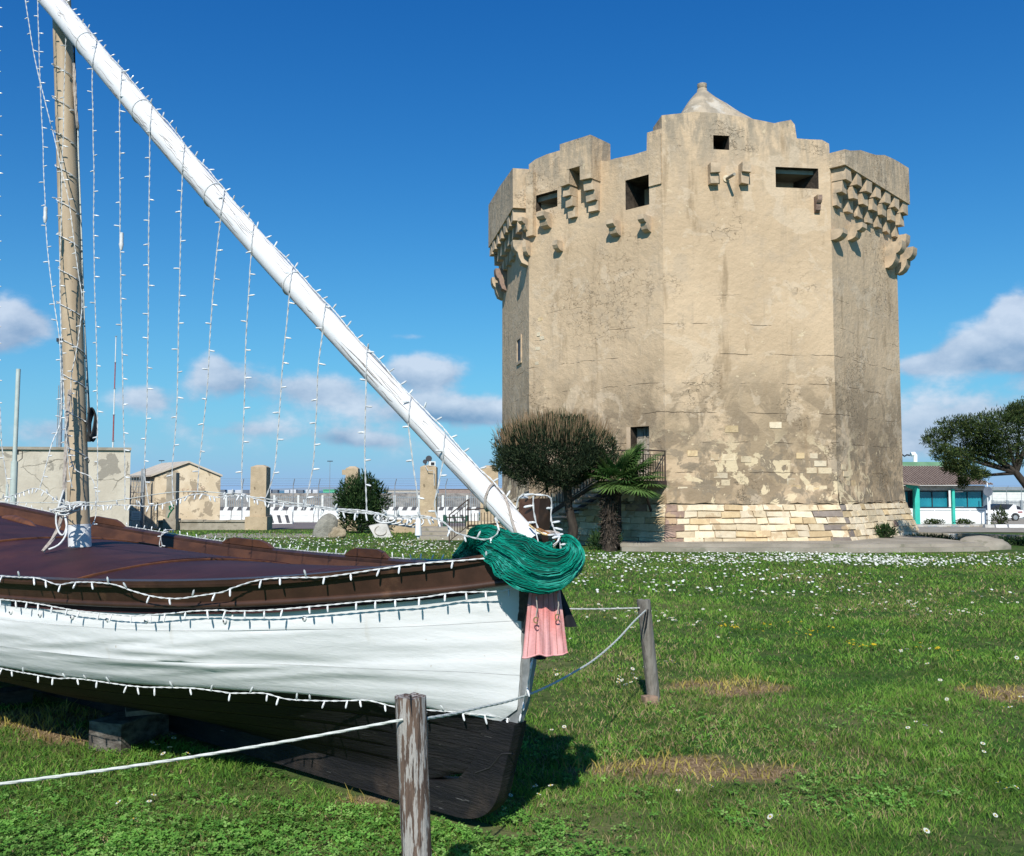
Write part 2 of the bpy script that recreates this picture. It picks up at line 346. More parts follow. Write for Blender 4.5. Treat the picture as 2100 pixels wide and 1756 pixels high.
M_post1 = mat('peeling_post', (.155, .105, .078), (.085, .058, .045), .85, 14, 7, stretch=(2.4, 2.4, .35), bump=1.0, bscale=22, bdist=.012, bstretch=(3, 3, .35),
    layers=[dict(c=(.42, .40, .37), scale=17, st=(3.4, 3.4, .42), lo=.485, hi=.54, amt=.85, off=4.), dict(c=(.03, .02, .015), scale=16, st=(3, 3, .25), lo=.62, hi=.66, amt=.8, off=9.)])
M_post2 = mat('grey_post', (.28, .26, .23), (.17, .155, .135), .9, 12, 7, stretch=(2.4, 2.4, .3), bump=1.0, bscale=20, bdist=.012, bstretch=(3, 3, .3),
    layers=[dict(c=(.06, .05, .042), scale=15, st=(3, 3, .3), lo=.6, hi=.65, amt=.8, off=2.)])
M_rope = mat('white_rope', (.58, .60, .56), (.48, .5, .46), .7, 40, 3, bump=.8, bscale=120, bdist=.003)
M_oldrope = mat('old_rope', (.46, .41, .36), (.32, .27, .23), .85, 40, 3, bump=.6, bscale=150, bdist=.003)
M_brownrope = mat('ochre_rope', (.28, .14, .06), (.18, .09, .04), .85, 40, 3)
M_wire = mat('white_wire', (.62, .63, .62), (.50, .51, .50), .45, 30, 3, spec=.4)
M_bulb = mat('bulb_plastic', (.70, .72, .72), (.60, .62, .62), .25, 30, 3, spec=.5, rnd=.15)
M_net = mat('net_green', (.005, .27, .185), (.0, .16, .11), .8, 14, 5, rnd=.1, spec=.1, layers=[dict(c=(.06, .46, .37), scale=9, lo=.5, hi=.62, amt=.7)])
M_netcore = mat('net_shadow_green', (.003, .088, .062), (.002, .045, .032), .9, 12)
M_pink = mat('faded_pink_cloth', (.66, .34, .33), (.62, .19, .17), .9, 3.2, 5, .42, .62, bump=.7, bscale=70, bdist=.004, bstretch=(1, 1, 2),
    layers=[dict(c=(.60, .50, .46), scale=4, lo=.45, hi=.65, amt=.55, ramp=[('z', 1.0, .72)], off=6.)])
M_blackc = mat('black_cloth', (.012, .012, .014), (.02, .02, .022), .8, 6)
M_rubber = mat('dark_rubber', (.02, .02, .022), (.03, .03, .03), .6)
M_metal = mat('galvanised_steel', (.34, .37, .39), (.26, .29, .31), .5, 6, metal=.3)
M_iron = mat('brown_iron', (.07, .05, .042), (.045, .032, .028), .7, 10)
M_ironp = mat('painted_pole', (.50, .56, .53), (.42, .48, .45), .5, 3)
M_dark = mat('dark_fitting', (.03, .035, .045), (.02, .02, .03), .5)
M_greenrail = mat('green_rail', (.03, .09, .065), (.02, .07, .05), .5)
M_rock = mat('standing_stone', (.28, .27, .23), (.19, .185, .16), .92, 5, 8, bump=.9, bscale=11, bdist=.05, layers=[dict(c=(.38, .35, .27), scale=6, lo=.55, hi=.7, amt=.6)])
M_rock2 = mat('ochre_stone', (.38, .32, .22), (.26, .21, .14), .92, 7, 8, bump=.9, bscale=11, bdist=.05)
M_barr = mat('white_barrier', (.72, .72, .70), (.62, .62, .60), .8, 2, 6, layers=[dict(c=(.42, .42, .40), scale=3, st=(1, 1, .4), lo=.6, hi=.75, amt=.5)])
M_stripe = mat('black_stripe', (.06, .065, .075), (.09, .09, .1), .8)
M_bark = mat('bark', (.055, .045, .036), (.03, .024, .02), .9, 12, 6, stretch=(1, 1, .3), bump=1, bscale=20, bdist=.02)
M_palmt = mat('palm_trunk_fibre', (.065, .05, .038), (.03, .023, .018), .95, 10, 7, bump=1, bscale=18, bdist=.03, layers=[dict(c=(.24, .2, .16), scale=12, lo=.6, hi=.66, amt=.8)])
M_sea = mat('sea', (.03, .09, .14), (.025, .075, .12), .25, .05)
M_road = mat('road', (.20, .165, .155), (.15, .13, .12), .9, .8, 6, bump=.3, bscale=30)
M_pave = mat('pavement', (.34, .305, .25), (.25, .225, .18), .92, 1.1, 7, bump=.5, bscale=18, bdist=.02,
    layers=[dict(c=(.15, .15, .10), scale=2.4, lo=.56, hi=.66, amt=.6)])
M_glass = mat('tinted_glass', (.012, .17, .235), (.02, .24, .31), .12, .8, 3, spec=.6)
M_teal = mat('teal_paint', (.05, .50, .40), (.04, .42, .34), .5, 2)
M_panel = mat('white_panel', (.80, .82, .82), (.74, .76, .76), .5, 2)
M_greenroof = mat('green_roof', (.145, .27, .155), (.11, .22, .12), .7, 1.2, 6)
M_tile = mat('roof_tile', (.255, .195, .16), (.19, .14, .115), .85, 4, 6)
M_frame = mat('dark_frame', (.03, .04, .055), (.02, .03, .04), .5)
M_wood = mat('old_shutter_wood', (.44, .39, .32), (.30, .26, .21), .9, 8, 6, stretch=(1, 1, .4), bump=.5, bscale=20)
M_block = mat('chock_wood', (.11, .085, .065), (.05, .042, .036), .92, 7, 7, stretch=(1, 1, 3), bump=1, bscale=16, bdist=.02, layers=[dict(c=(.32, .25, .19), scale=6, lo=.6, hi=.68, amt=.7)])
M_hazeport = mat('port_white', (.55, .57, .60), (.45, .47, .5), .8)
M_portdark = mat('port_grey', (.10, .12, .15), (.14, .16, .19), .8)
M_shed = mat('port_green', (.10, .42, .24), (.08, .36, .2), .7)
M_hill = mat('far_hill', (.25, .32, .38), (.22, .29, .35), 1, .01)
M_break = mat('breakwater_rock', (.30, .27, .23), (.13, .12, .11), .95, .6, 8, bump=1, bscale=1.2, bdist=.5)
M_scrib = mat('graffiti_green', (.03, .25, .12), (.03, .2, .1), .7)
M_scribr = mat('graffiti_rose', (.42, .26, .2), (.42, .27, .2), .8)
M_carw = mat('car_paint_white', (.78, .79, .80), (.76, .77, .78), .25, 1, spec=.5)
M_petal = mat('daisy_petals', (.78, .79, .74), (.72, .72, .66), .7, transl=.2)
M_yel = mat('yellow_petals', (.62, .45, .02), (.5, .34, .01), .7, transl=.15)

# ------------------------------------------------------------ ground
def dry_mask(x, y):
    """0..1: how dry and brown the lawn is at x, y"""
    m = 0
    for (px, py, rx, ry) in ((1400, 1580, .50, .24), (1530, 1583, .26, .20), (1500, 1414, .46, .28), (2070, 1422, .36, .25), (40, 1478, .8, .30), (150, 1510, .45, .2), (780, 1640, .2, .08)):
        g = G(px, py); sn = np.sin if isinstance(x, np.ndarray) else math.sin; d = ((x-g.x)/rx)**2+((y-g.y)/ry)**2+.45*sn(9*x+2.5*sn(7*y+1))+.35*sn(13*y-5*x)
        m = np.maximum(m, np.clip(1.5-d, 0, 1)) if isinstance(x, np.ndarray) else max(m, min(1, max(0, 1.5-d)))
    return m
def mk_ground():
    m = bpy.data.materials.new('lawn_soil'); m.use_nodes = True; nt = m.node_tree; N = nt.nodes; L = nt.links; b = N['Principled BSDF']
    b.inputs['Roughness'].default_value = .95; b.inputs['Specular IOR Level'].default_value = .05
    tc = N.new('ShaderNodeTexCoord')
    def nz(s, d=6, off=0):
        mp = N.new('ShaderNodeMapping'); mp.inputs['Location'].default_value = (off, off, 0); L.new(tc.outputs['Object'], mp.inputs[0])
        n = N.new('ShaderNodeTexNoise'); n.inputs['Scale'].default_value = s; n.inputs['Detail'].default_value = d; n.inputs['Roughness'].default_value = .62; L.new(mp.outputs[0], n.inputs[0]); return n.outputs['Fac']
    def mr(s, a, b_):
        k = N.new('ShaderNodeMapRange'); k.interpolation_type = 'SMOOTHSTEP'; L.new(s, k.inputs[0]); k.inputs[1].default_value = a; k.inputs[2].default_value = b_; return k.outputs[0]
    def mix(f, A, B):
        k = N.new('ShaderNodeMix'); k.data_type = 'RGBA'; L.new(f, k.inputs[0])
        for i, v in ((6, A), (7, B)):
            if isinstance(v, tuple): k.inputs[i].default_value = (*v, 1)
            else: L.new(v, k.inputs[i])
        return k.outputs[2]
    c = mix(mr(nz(1.1), .40, .62), (.045, .100, .022), (.095, .115, .04))
    c = mix(mr(nz(9, 7, 4.), .45, .65), c, (.032, .070, .017))
    c = mix(mr(nz(.35, 4, 9.), .5, .66), c, (.14, .145, .06))
    at = N.new('ShaderNodeAttribute'); at.attribute_name = 'dry'; at.attribute_type = 'GEOMETRY'
    soil = mix(mr(nz(30, 5, 3.), .4, .6), (.17, .115, .065), (.26, .185, .11))
    c = mix(at.outputs['Fac'], c, soil)
    L.new(c, b.inputs['Base Color'])
    bp = N.new('ShaderNodeBump'); bp.inputs['Distance'].default_value = .02; L.new(nz(25, 8), bp.inputs['Height']); L.new(bp.outputs[0], b.inputs['Normal'])
    return m
def ground():
    ys = list(np.arange(-12, 2, 2.)) + list(np.arange(2, 12, .12)) + list(np.arange(12, 34, .5)) + list(np.arange(34, 150, 6)) + [150, 151]
    xs = np.unique(np.concatenate([np.arange(-120, -8, 8), np.arange(-8, 8.01, .16), np.arange(8, 121, 8)]))
    V = []; D = []
    for y in ys:
        for x in xs:
            z = gz(y) + (.03*noise.noise(Vector((x*.5, y*.5, 0))) if y < 24 else 0)
            if y >= 151: z = -8
            V.append((x, y, z)); D.append(dry_mask(x, y) if 3 < y < 12 and abs(x) < 8 else 0)
    nx = len(xs); F = [(i*nx+j, i*nx+j+1, (i+1)*nx+j+1, (i+1)*nx+j) for i in range(len(ys)-1) for j in range(nx-1)]
    me = bpy.data.meshes.new('ground'); me.from_pydata(V, [], F); me.materials.append(mk_ground()); me.shade_smooth()
    a = me.attributes.new('dry', 'FLOAT', 'POINT'); a.data.foreach_set('value', D)
    o = bpy.data.objects.new('ground', me); COL.objects.link(o); tag(o, 'green lawn with brown dry patches around the boat', None, None, 'structure')
ground()
obj('sea', MB().add([(-6000, 140, -3.1), (6000, 140, -3.1), (6000, 5500, -3.1), (-6000, 5500, -3.1)], [(0, 1, 2, 3)]), M_sea, kind='structure', label='blue sea strip at the horizon behind the harbour')

# ------------------------------------------------------------ tower
# vertices of the octagon: pixel column and distance
V0 = P(1030, 700, 33.75); V1 = P(1085, 700, 28.9); V2 = P(1362, 700, 25.6); V3 = P(1710, 700, 26.2); V4 = P(1844, 700, 29.9)
OV = [Vector((v.x, v.y, 0)) for v in (V0, V1, V2, V3, V4)]
TC = (OV[0]+OV[4])/2
OV += [2*TC-OV[1], 2*TC-OV[2], 2*TC-OV[3]]
T = thing('stone_tower', (TC.x, TC.y, 0), 'big octagonal beige fortress tower with corbels and pointed roof cap', 'tower')
T0 = Vector((TC.x, TC.y, 0))
class Face:
    def __init__(s, a, b, off=0):
        u = (b-a); s.L = u.length; s.u = u.normalized(); s.n = Vector((s.u.y, -s.u.x, 0)); s.o = a+s.n*off
    def uz(s, px, py):
        r = ray(px, py); t = (s.o-CAMP).dot(s.n)/r.dot(s.n); p = CAMP+r*t; return (p-s.o).dot(s.u), p.z
    def pt(s, u, z, d=0): return s.o+s.u*u+Vector((0, 0, z))+s.n*d
FA, FB, FC, FD = Face(OV[0], OV[1]), Face(OV[1], OV[2]), Face(OV[2], OV[3]), Face(OV[3], OV[4])
def wall(face, outer, holes=(), depth=.9, name='wall', m=None, inset=None, parent=T, **kw):
    """slab with holes; outer and holes are (u, z) loops; holes: (loop, inner loop or None, depth)"""
    mb = MB(); o3 = [face.pt(u, z) for u, z in outer]
    loops = [o3]+[[face.pt(u, z) for u, z in h[0]] for h in holes]
    flat = [p for l in loops for p in l]; tri = tessellate_polygon(loops)
    mb.add(flat, [tuple(t) for t in tri])
    back = [face.pt(u, z, -depth) for u, z in outer]; n = len(outer)
    mb.add(o3+back, [(i, (i+1) % n, (i+1) % n+n, i+n) for i in range(n)])
    mb.add(back, [tuple(t) for t in tessellate_polygon([back])])
    o = obj(name, mb, m or M_plaster, parent, **kw)
    for h in holes:      # recess: splayed or straight tunnel closed at the back
        a = [face.pt(u, z, .0) for u, z in h[0]]; q = h[1] or h[0]; bk = [face.pt(u, z, -h[2]) for u, z in q]; k = len(a)
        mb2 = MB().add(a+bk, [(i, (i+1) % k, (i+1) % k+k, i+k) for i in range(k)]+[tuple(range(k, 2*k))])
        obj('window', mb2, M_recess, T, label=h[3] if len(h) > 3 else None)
    return o
def fz(face, pts): return [face.uz(*p) for p in pts]
def jag(pts, step=.35, amp=.035, seed=0):
    out = []
    for i, (a, b) in enumerate(zip(pts, pts[1:])):
        d = math.hypot(b[0]-a[0], b[1]-a[1]); k = max(1, int(d/step))
        for j in range(k):
            t = j/k; w = 0 if j == 0 else amp
            out.append((a[0]+(b[0]-a[0])*t, a[1]+(b[1]-a[1])*t+w*noise.noise(Vector((a[0]*3+j*1.7, seed, 0)))))
    out.append(pts[-1]); return out
ZB = 1.18
# face B
topB = fz(FB, [(1086, 337), (1098, 327), (1120, 317), (1147, 309), (1243, 331), (1262, 325), (1300, 317), (1326, 309)])
topB = jag(topB); topB[0] = (0, topB[0][1]); zc = FB.uz(1361, 262)[1]
topB += [(topB[-1][0]+.02, zc), (FB.L, zc)]
w1 = fz(FB, [(1104, 404), (1143, 385), (1143, 427), (1093, 433)]); w2 = fz(FB, [(1283, 370), (1331, 358), (1331, 420), (1283, 431)])
def rect(lp):
    us = [p[0] for p in lp]; zs = [p[1] for p in lp]
    u0, u1 = sorted(us)[0], sorted(us)[-1]; zt = sorted(zs)[-2:]; zb = sorted(zs)[:2]
    return [(u0, sum(zb)/2), (u1, sum(zb)/2), (u1, sum(zt)/2), (u0, sum(zt)/2)]
def splay(r, l=.0, rr=.0, t=.0, b=.0): return [(r[0][0]+l, r[0][1]+b), (r[1][0]-rr, r[1][1]+b), (r[2][0]-rr, r[2][1]-t), (r[3][0]+l, r[3][1]-t)]
r1, r2 = rect(w1), rect(w2)
door = rect(fz(FB, [(1294, 876), (1331, 874), (1331, 985), (1294, 985)]))
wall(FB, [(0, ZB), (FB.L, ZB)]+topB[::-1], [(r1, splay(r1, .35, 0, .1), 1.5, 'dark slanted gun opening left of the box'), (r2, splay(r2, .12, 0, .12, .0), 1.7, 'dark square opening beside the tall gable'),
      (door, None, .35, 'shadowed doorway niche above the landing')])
# face C
topC = fz(FC, [(1363, 237), (1392, 233), (1428, 229), (1470, 232), (1520, 240), (1560, 247), (1588, 253), (1600, 250), (1622, 246), (1630, 256), (1634, 284), (1660, 286), (1686, 287), (1700, 295), (1709, 305)])
topC = jag(topC, .4, .03, 3); topC[0] = (0, topC[0][1]); topC[-1] = (FC.L, topC[-1][1])
c1 = rect(fz(FC, [(1463, 278), (1495, 278), (1493, 307), (1463, 307)])); c2 = rect(fz(FC, [(1591, 344), (1675, 344), (1679, 386), (1591, 386)]))
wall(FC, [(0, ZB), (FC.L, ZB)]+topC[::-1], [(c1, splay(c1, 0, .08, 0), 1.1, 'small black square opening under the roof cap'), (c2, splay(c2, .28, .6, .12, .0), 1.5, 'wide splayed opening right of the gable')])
# faces A and D and the back faces
wall(FA, [(0, ZB), (FA.L, ZB), (FA.L, 11.6), (0, 11.6)])
wa = rect(fz(FA, [(1062, 697), (1069, 696), (1069, 740), (1062, 742)]))
topD = [(0, 11.0), (FD.L, 11.5)]
wall(FD, [(0, ZB), (FD.L, ZB)]+topD[::-1])
for i in (4, 5, 6, 7):
    f = Face(OV[i], OV[(i+1) % 8]); wall(f, [(0, ZB), (f.L, ZB), (f.L, 11.3), (0, 11.3)])
# narrow slit window on face A
mb = MB()
us = [p[0] for p in wa]; zs = [p[1] for p in wa]; u0, u1, z0, z1 = min(us), max(us), min(zs), max(zs)
for a in ((u0-.12, u0, z0, z1), (u1, u1+.12, z0, z1), (u0-.12, u1+.12, z0-.1, z0), (u0-.12, u1+.12, z1, z1+.1)):
    mb.hexa([FA.pt(a[0], a[2], -.01), FA.pt(a[1], a[2], -.01), FA.pt(a[1], a[2], .04), FA.pt(a[0], a[2], .04)], [FA.pt(a[0], a[3], -.01), FA.pt(a[1], a[3], -.01), FA.pt(a[1], a[3], .04), FA.pt(a[0], a[3], .04)])
obj('window_frame', mb, M_corbel, T)
obj('window', MB().add([FA.pt(u0, z0, .006), FA.pt(u1, z0, .006), FA.pt(u1, z1, .006), FA.pt(u0, z1, .006)], [(0, 1, 2, 3)]), M_frame, T, label='narrow slit window on the left side')
# roof deck inside the parapet
mb = MB(); ins = [TC+(v-TC)*.97 for v in OV]
mb.prism([Vector((v.x, v.y, 10.7)) for v in ins], (0, 0, .15)); obj('roof_deck', mb, M_conc, T)
# gable room and its cone
gc = FC.pt(*[(FC.uz(1470, 226)[0]), 0, ][:2], -1.25); gz0 = FC.uz(1470, 236)[1]-.12
mb = MB(); hw = 1.18
px0, pz0 = FC.uz(1470, 236); pu = px0
prof = [(pu-.95, zc-.45), (pu+1.55, zc-.62)]
apx = P(1470, 186, gc.y); apex = Vector((gc.x, gc.y, apx.z)); base = []; rings = []
for k in range(40):
    a = 2*math.pi*k/40; cu, cn = math.cos(a), math.sin(a)
    base.append((cu, cn))
kx = gc.y/FPX; zb0 = P(1586, 252, gc.y).z
for t in np.linspace(-.12, 1, 12):
    ring = []
    for cu, cn in base:
        q = max(0, 1-t)**(1.0 if cu > 0 else .85); rr0 = (87+29*cu)*kx*q+.14*min(1, max(t, 0)); rn = 62*kx*q+.14*min(1, max(t, 0))
        p = Vector((gc.x, gc.y, zb0+(apex.z-.05-zb0)*t))+FC.u*cu*rr0+FC.n*cn*rn
        ring.append(p+Vector((0, 0, .04*noise.noise(p*2))))
    rings.append(ring)
rings = [r+[r[0]] for r in rings]
M_cap = mat('weathered_cap', (.44, .365, .265), (.29, .25, .19), .93, 2.0, 8, .4, .6, bump=.8, bscale=8, bdist=.05, layers=[dict(c=(.60, .57, .50), scale=1.8, lo=.52, hi=.62, amt=.45, ramp=[('z', zc+.1, zc+.5)])])
obj('cap_roof', MB().grid(rings, flip=False), M_cap, T, smooth=40)
obj('finial', MB().lathe((apex.x, apex.y, apex.z-.08), [(.155, 0), (.15, .1), (.125, .13), (.14, .15), (.145, .27), (.1, .29)], 12), M_cap, T, smooth=40)
# gable room side: solid block behind the front wall so the step has depth
u0 = 0.0; u1 = FC.uz(1588, 250)[0]
# protruding box on face B
bx0, bx1 = FB.uz(1148, 300)[0], FB.uz(1212, 300)[0]; zt0 = FB.uz(1148, 294)[1]; pj = .5
uA = bx0; uB = bx1+.0
q = Face(OV[1], OV[2], .5)
ub0, ub1 = q.uz(1148, 300)[0], q.uz(1211, 300)[0]
zt = q.uz(1180, 286)[1]; zb_ = q.uz(1175, 366)[1]
mh = (q.uz(1166, 366)[0], q.uz(1189, 366)[0])
def pbox(f, u0, u1, z0, z1, d0, d1, mb=None, m=0):
    mb = mb or MB(); J = .022 if f in (FA, FB, FC, FD) and (u1-u0) < .6 and d1 > .1 else 0
    def q(u, z, d): return f.pt(u+random.uniform(-J, J)*(d > .05), z+random.uniform(-J, J)*(d > .05), d+random.uniform(-J, J)*(d > .05))
    return mb.hexa([q(u0, z0, d0), q(u1, z0, d0), q(u1, z0, d1), q(u0, z0, d1)], [q(u0, z1, d0), q(u1, z1, d0), q(u1, z1, d1), q(u0, z1, d1)], m)
mb = pbox(FB, ub0, ub1, zb_+.32, zt, -.5, .5)
pbox(FB, ub0, mh[0], zb_-.12, zb_+.32, .002, .5, mb); pbox(FB, mh[1], ub1, zb_-.12, zb_+.32, .002, .5, mb)
obj('guard_box', mb, M_plaster, T)
for (a, b) in ((ub0, mh[0]), (mh[1], ub1)):
    for k, pr in enumerate((.38, .26, .14)):
        obj('corbel', pbox(FB, a+.03, b-.03, zb_-.12-.3*(k+1)+.004, zb_-.12-.3*k-.004, .0, pr), M_corbel, T)
def corbel(face, x0, x1, y0, y1, pr=.42, two=True, m=M_corbel, label=None):
    """stepped bracket stone on a wall face"""
    a, zt = face.uz((x0+x1)/2, y0); _, zb = face.uz((x0+x1)/2, y1); w = abs(face.uz(x1, y0)[0]-face.uz(x0, y0)[0])*.5
    h = zt-zb; mb = MB()
    secs = [(0, zt), (pr, zt)]
    secs += [(pr, zt-h*.30), (pr*.8, zt-h*.45), (pr*.62, zt-h*.48), (pr*.62, zt-h*.62), (pr*.5, zt-h*.85), (pr*.3, zb+h*.06), (0, zb)] if two else [(pr, zt-h*.45), (pr*.8, zt-h*.75), (pr*.45, zb+h*.05), (0, zb)]
    poly = [face.pt(a-w/2, z, d) for d, z in secs]
    mb.prism(poly, face.u*w); obj('corbel', mb, m, T, label=label)
for c in [(FB, 1109, 1139, 440, 470, .4), (FB, 1251, 1281, 456, 486, .4), (FB, 1317, 1342, 446, 478, .4), (FC, 1664, 1683, 405, 438, .25)]:
    corbel(c[0], c[1], c[2], c[3], c[4], c[5], True, M_st[4] if c[1] == 1664 else M_corbel, 'dark red worn bracket stone' if c[1] == 1664 else None)
corbel(FB, 1140, 1160, 497, 517, .3, False)
for cx_ in (1460, 1523):
    a, zt_ = FC.uz(cx_, 340); zb2 = FC.uz(cx_, 389)[1]; hh = (zt_-zb2)/4
    for k, pr in enumerate((.30, .12, .22, .10)):
        pass
    obj('corbel', pbox(FC, a-.13, a+.13, zt_-hh*1.6, zt_, 0, .30), M_corbel, T)
    obj('corbel', pbox(FC, a-.13, a+.13, zt_-hh*3.3, zt_-hh*1.6-.004, 0, .19), M_corbel, T)
a, zz = FC.uz(1489, 367)
obj('wall_tube', MB().tube([FC.pt(a, zz, -.1), FC.pt(a+.06, zz-.03, .5)], .045, 10).lathe((0, 0, -50), [(.001, 0), (.001, .001)], 3), M_conc, T, smooth=40)
obj('pipe_collar', MB().tube([FC.pt(a, zz, -.02), FC.pt(a, zz, .03)], .10, 12), M_st[2], T, smooth=40)
corbel(FD, 1699, 1719, 474, 495, .35, False); corbel(FD, 1733, 1752, 464, 495, .45, True)
# machicolated parapets on the right (D) and left (A) faces
def machic(face, z_top0, z_top1, zp, tiers, n, o0, pr=.52, w=.40, tops=None):
    f2 = face
    m0 = [0.10+o0+(face.L-.2-w)*i/(n-1) for i in range(n)]
    # parapet slab standing proud on the brackets, with notched holes between them
    tops = tops or [(0, z_top0), (face.L, z_top1)]
    outer = [(-.02, zp), (face.L+.02, zp)]+[(u, z) for u, z in tops[::-1]]
    mb = MB(); po = [f2.pt(u, z, pr) for u, z in outer]
    mb.prism(po, face.n*-.55); obj('parapet', mb, M_plaster, T)
    th = .36
    for i, u in enumerate(m0):
        for k in range(tiers):
            d = pr*(1-(k+.0)/tiers)-.01*k - (.03 if k == 0 else .0)
            zt = zp-.004-th*k
            ww = w*(1 if k == 0 else .86)
            obj('corbel', pbox(face, u+(w-ww)/2, u+(w+ww)/2, zt-th+.004, zt, -.05, d), M_corbel, T)
_fd = Face(OV[3], OV[4], .46)
topsD = [(0, 11.3)]+[_fd.uz(*p) for p in [(1744, 309), (1765, 308), (1796, 318), (1814, 318), (1836, 328)]]+[(FD.L, _fd.uz(1858, 341)[1])]
_unused = [(face_u, z) for face_u, z in [(0, 11.05), (.55, 11.2), (1.3, 11.75), (2.0, 11.8), (2.7, 11.62), (3.3, 11.75), (3.9, 11.8), (FD.L, 11.75)]]
machic(FD, 11, 11.8, 10.85, 3, 7, 0, pr=.46, tops=jag(topsD, .3, .03, 5))
machic(FA, 11.7, 11.8, 10.5, 3, 7, 0, tops=[(0, 12.1), (2.5, 12.0), (FA.L, 11.78)])
# end brackets at the far right corner (scrolled) and left corner
for u, zt, pr in ((FD.L-.85, 9.45, .55), (FD.L-.02, 9.4, .60), (FD.L-.05, 9.85, .40)):
    secs = [(0, zt), (pr, zt), (pr*.97, zt-.2), (pr*.85, zt-.32), (pr*.68, zt-.38), (pr*.64, zt-.36), (pr*.6, zt-.55), (pr*.42, zt-.72), (pr*.2, zt-.8), (0, zt-.8)]
    obj('corbel', MB().prism([FD.pt(u-.18, z, d) for d, z in secs], FD.u*.36), M_corbel, T, smooth=30)
for u, zt, pr in ((.05, 9.35, .42), (.8, 9.5, .42), (FA.L-.3, 9.5, .5)):
    secs = [(0, zt), (pr, zt), (pr*.97, zt-.2), (pr*.85, zt-.32), (pr*.68, zt-.38), (pr*.6, zt-.55), (pr*.42, zt-.72), (0, zt-.8)]
    obj('corbel', MB().prism([FA.pt(u-.18, z, d) for d, z in secs], FA.u*.36), M_st[4] if u == .8 else M_corbel, T, smooth=30)
# long rib and bracket at the corner A/B
obj('corner_rib', pbox(FB, .02, .30, 9.55, 11.6, 0, .16), M_plaster, T)
corbel(FB, 1076, 1094, 452, 478, .45, True); corbel(FB, 1078, 1092, 496, 526, .25, False)
# wall tie bands: shallow raised fields
obj('plaster_band', pbox(FB, FB.L-.42, FB.L-.02, 10.2, zc-.15, -.1, .05), M_plaster, T)

# door leaves, sill
dm = MB(); du0, du1 = door[0][0], door[1][0]; dz0, dz1 = door[0][1], door[2][1]
D = bpy.data.objects.new('door', None); COL.objects.link(D); D.parent = T; OFF[D.name] = T0
mid = (du0+du1)/2
for (a, b) in ((du0+.02, mid-.03), (mid+.03, du1-.02)):
    obj('door_leaf', pbox(FB, a, b, dz0, dz1-.02, -.34, -.29), M_wood, D)
    nb = 7
    for k in range(nb):
        z = dz0+.05+(dz1-dz0-.15)*k/nb
        obj('plank', pbox(FB, a+.04, b-.03, z, z+(dz1-dz0-.15)/nb-.03, -.289, -.265), M_wood, D)
obj('door_post', pbox(FB, mid-.028, mid+.028, dz0, dz1-.02, -.33, -.25), M_wood, D)
fr = pbox(FB, du0-.14, du0, dz0, dz1, 0, .012)
obj('door_surround', fr, M_corbel, T)

# battered stone base
def flare(i, z):     # corner i of the talus at height z
    v = OV[i]; d = (v-TC).normalized(); k = (ZB-z)/ZB
    return v+d*(.07+.46*k)+Vector((0, 0, z))
mb = MB()
for i in range(8):
    j = (i+1) % 8; a, b = OV[i], OV[j]
    rows = []
    for z in (0, ZB+.01): rows.append([flare(i, z)-(OV[i]-TC).normalized()*.03, flare(j, z)-(OV[j]-TC).normalized()*.03])
    mb.grid(rows)
mb.add([flare(i, ZB)-(OV[i]-TC).normalized()*.03 for i in range(8)]+[OV[i]+Vector((0, 0, ZB+.04))-(OV[i]-TC).normalized()*.05 for i in range(8)], [(i, (i+1) % 8, (i+1) % 8+8, i+8) for i in range(8)])
obj('base_core', mb, M_mortar, T)
rs = random.Random(3); NC = 6
for i in (0, 1, 2, 3):
    j = i+1
    for r in range(NC):
        z0 = .10+(ZB-.10)*r/NC; z1 = .10+(ZB-.10)*(r+1)/NC
        a0, b0, a1, b1 = flare(i, z0), flare(j, z0), flare(i, z1), flare(j, z1); Ln = (b0-a0).length
        t = 0.0; first = True
        while t < .999:
            w = rs.uniform(.30, .78)/Ln
            if first: w = (.34 if r % 2 else .55)/Ln
            t2 = min(1, t+w)
            if 1-t2 < .3/Ln: t2 = 1
            g = .008/Ln; nrm = (b0-a0).cross(a1-a0).normalized()
            if nrm.dot(FC.n) < 0 and i != 0 and i != 3: nrm = -nrm
            if i in (0, 3): nrm = (b0-a0).cross(Vector((0, 0, 1))).normalized()
            pr = rs.uniform(.0, .028); bl = a0.lerp(b0, t+g); br = a0.lerp(b0, t2-g); tl = a1.lerp(b1, t+g); tr = a1.lerp(b1, t2-g)
            up = (a1-a0).normalized()*.01
            last = t2 >= 1
            if i == 2 and first: mt = M_st[4]
            elif i == 3 and first and r % 2 or i == 2 and last and r % 2 == 0: mt = M_st[3]
            else: mt = rs.choices(M_st, [4, 1.6, 4, .15, .12])[0]
            jt = lambda: Vector((rs.uniform(-.02, .02), 0, rs.uniform(-.022, .022)))
            f4 = [bl+nrm*pr+up+jt(), br+nrm*pr+up+jt(), tr+nrm*pr-up+jt(), tl+nrm*pr-up+jt()]
            b4 = [bl-nrm*.06+up, br-nrm*.06+up, tr-nrm*.06-up, tl-nrm*.06-up]
            c4 = [p*.93+(sum(f4, Vector())/4)*.07+nrm*.006 for p in f4]
            m = MB().add(b4+f4+c4, [(0, 1, 5, 4), (1, 2, 6, 5), (2, 3, 7, 6), (3, 0, 4, 7), (4, 5, 9, 8), (5, 6, 10, 9), (6, 7, 11, 10), (7, 4, 8, 11), (8, 9, 10, 11)])
            obj('stone', m, mt, T)
            t = t2; first = False
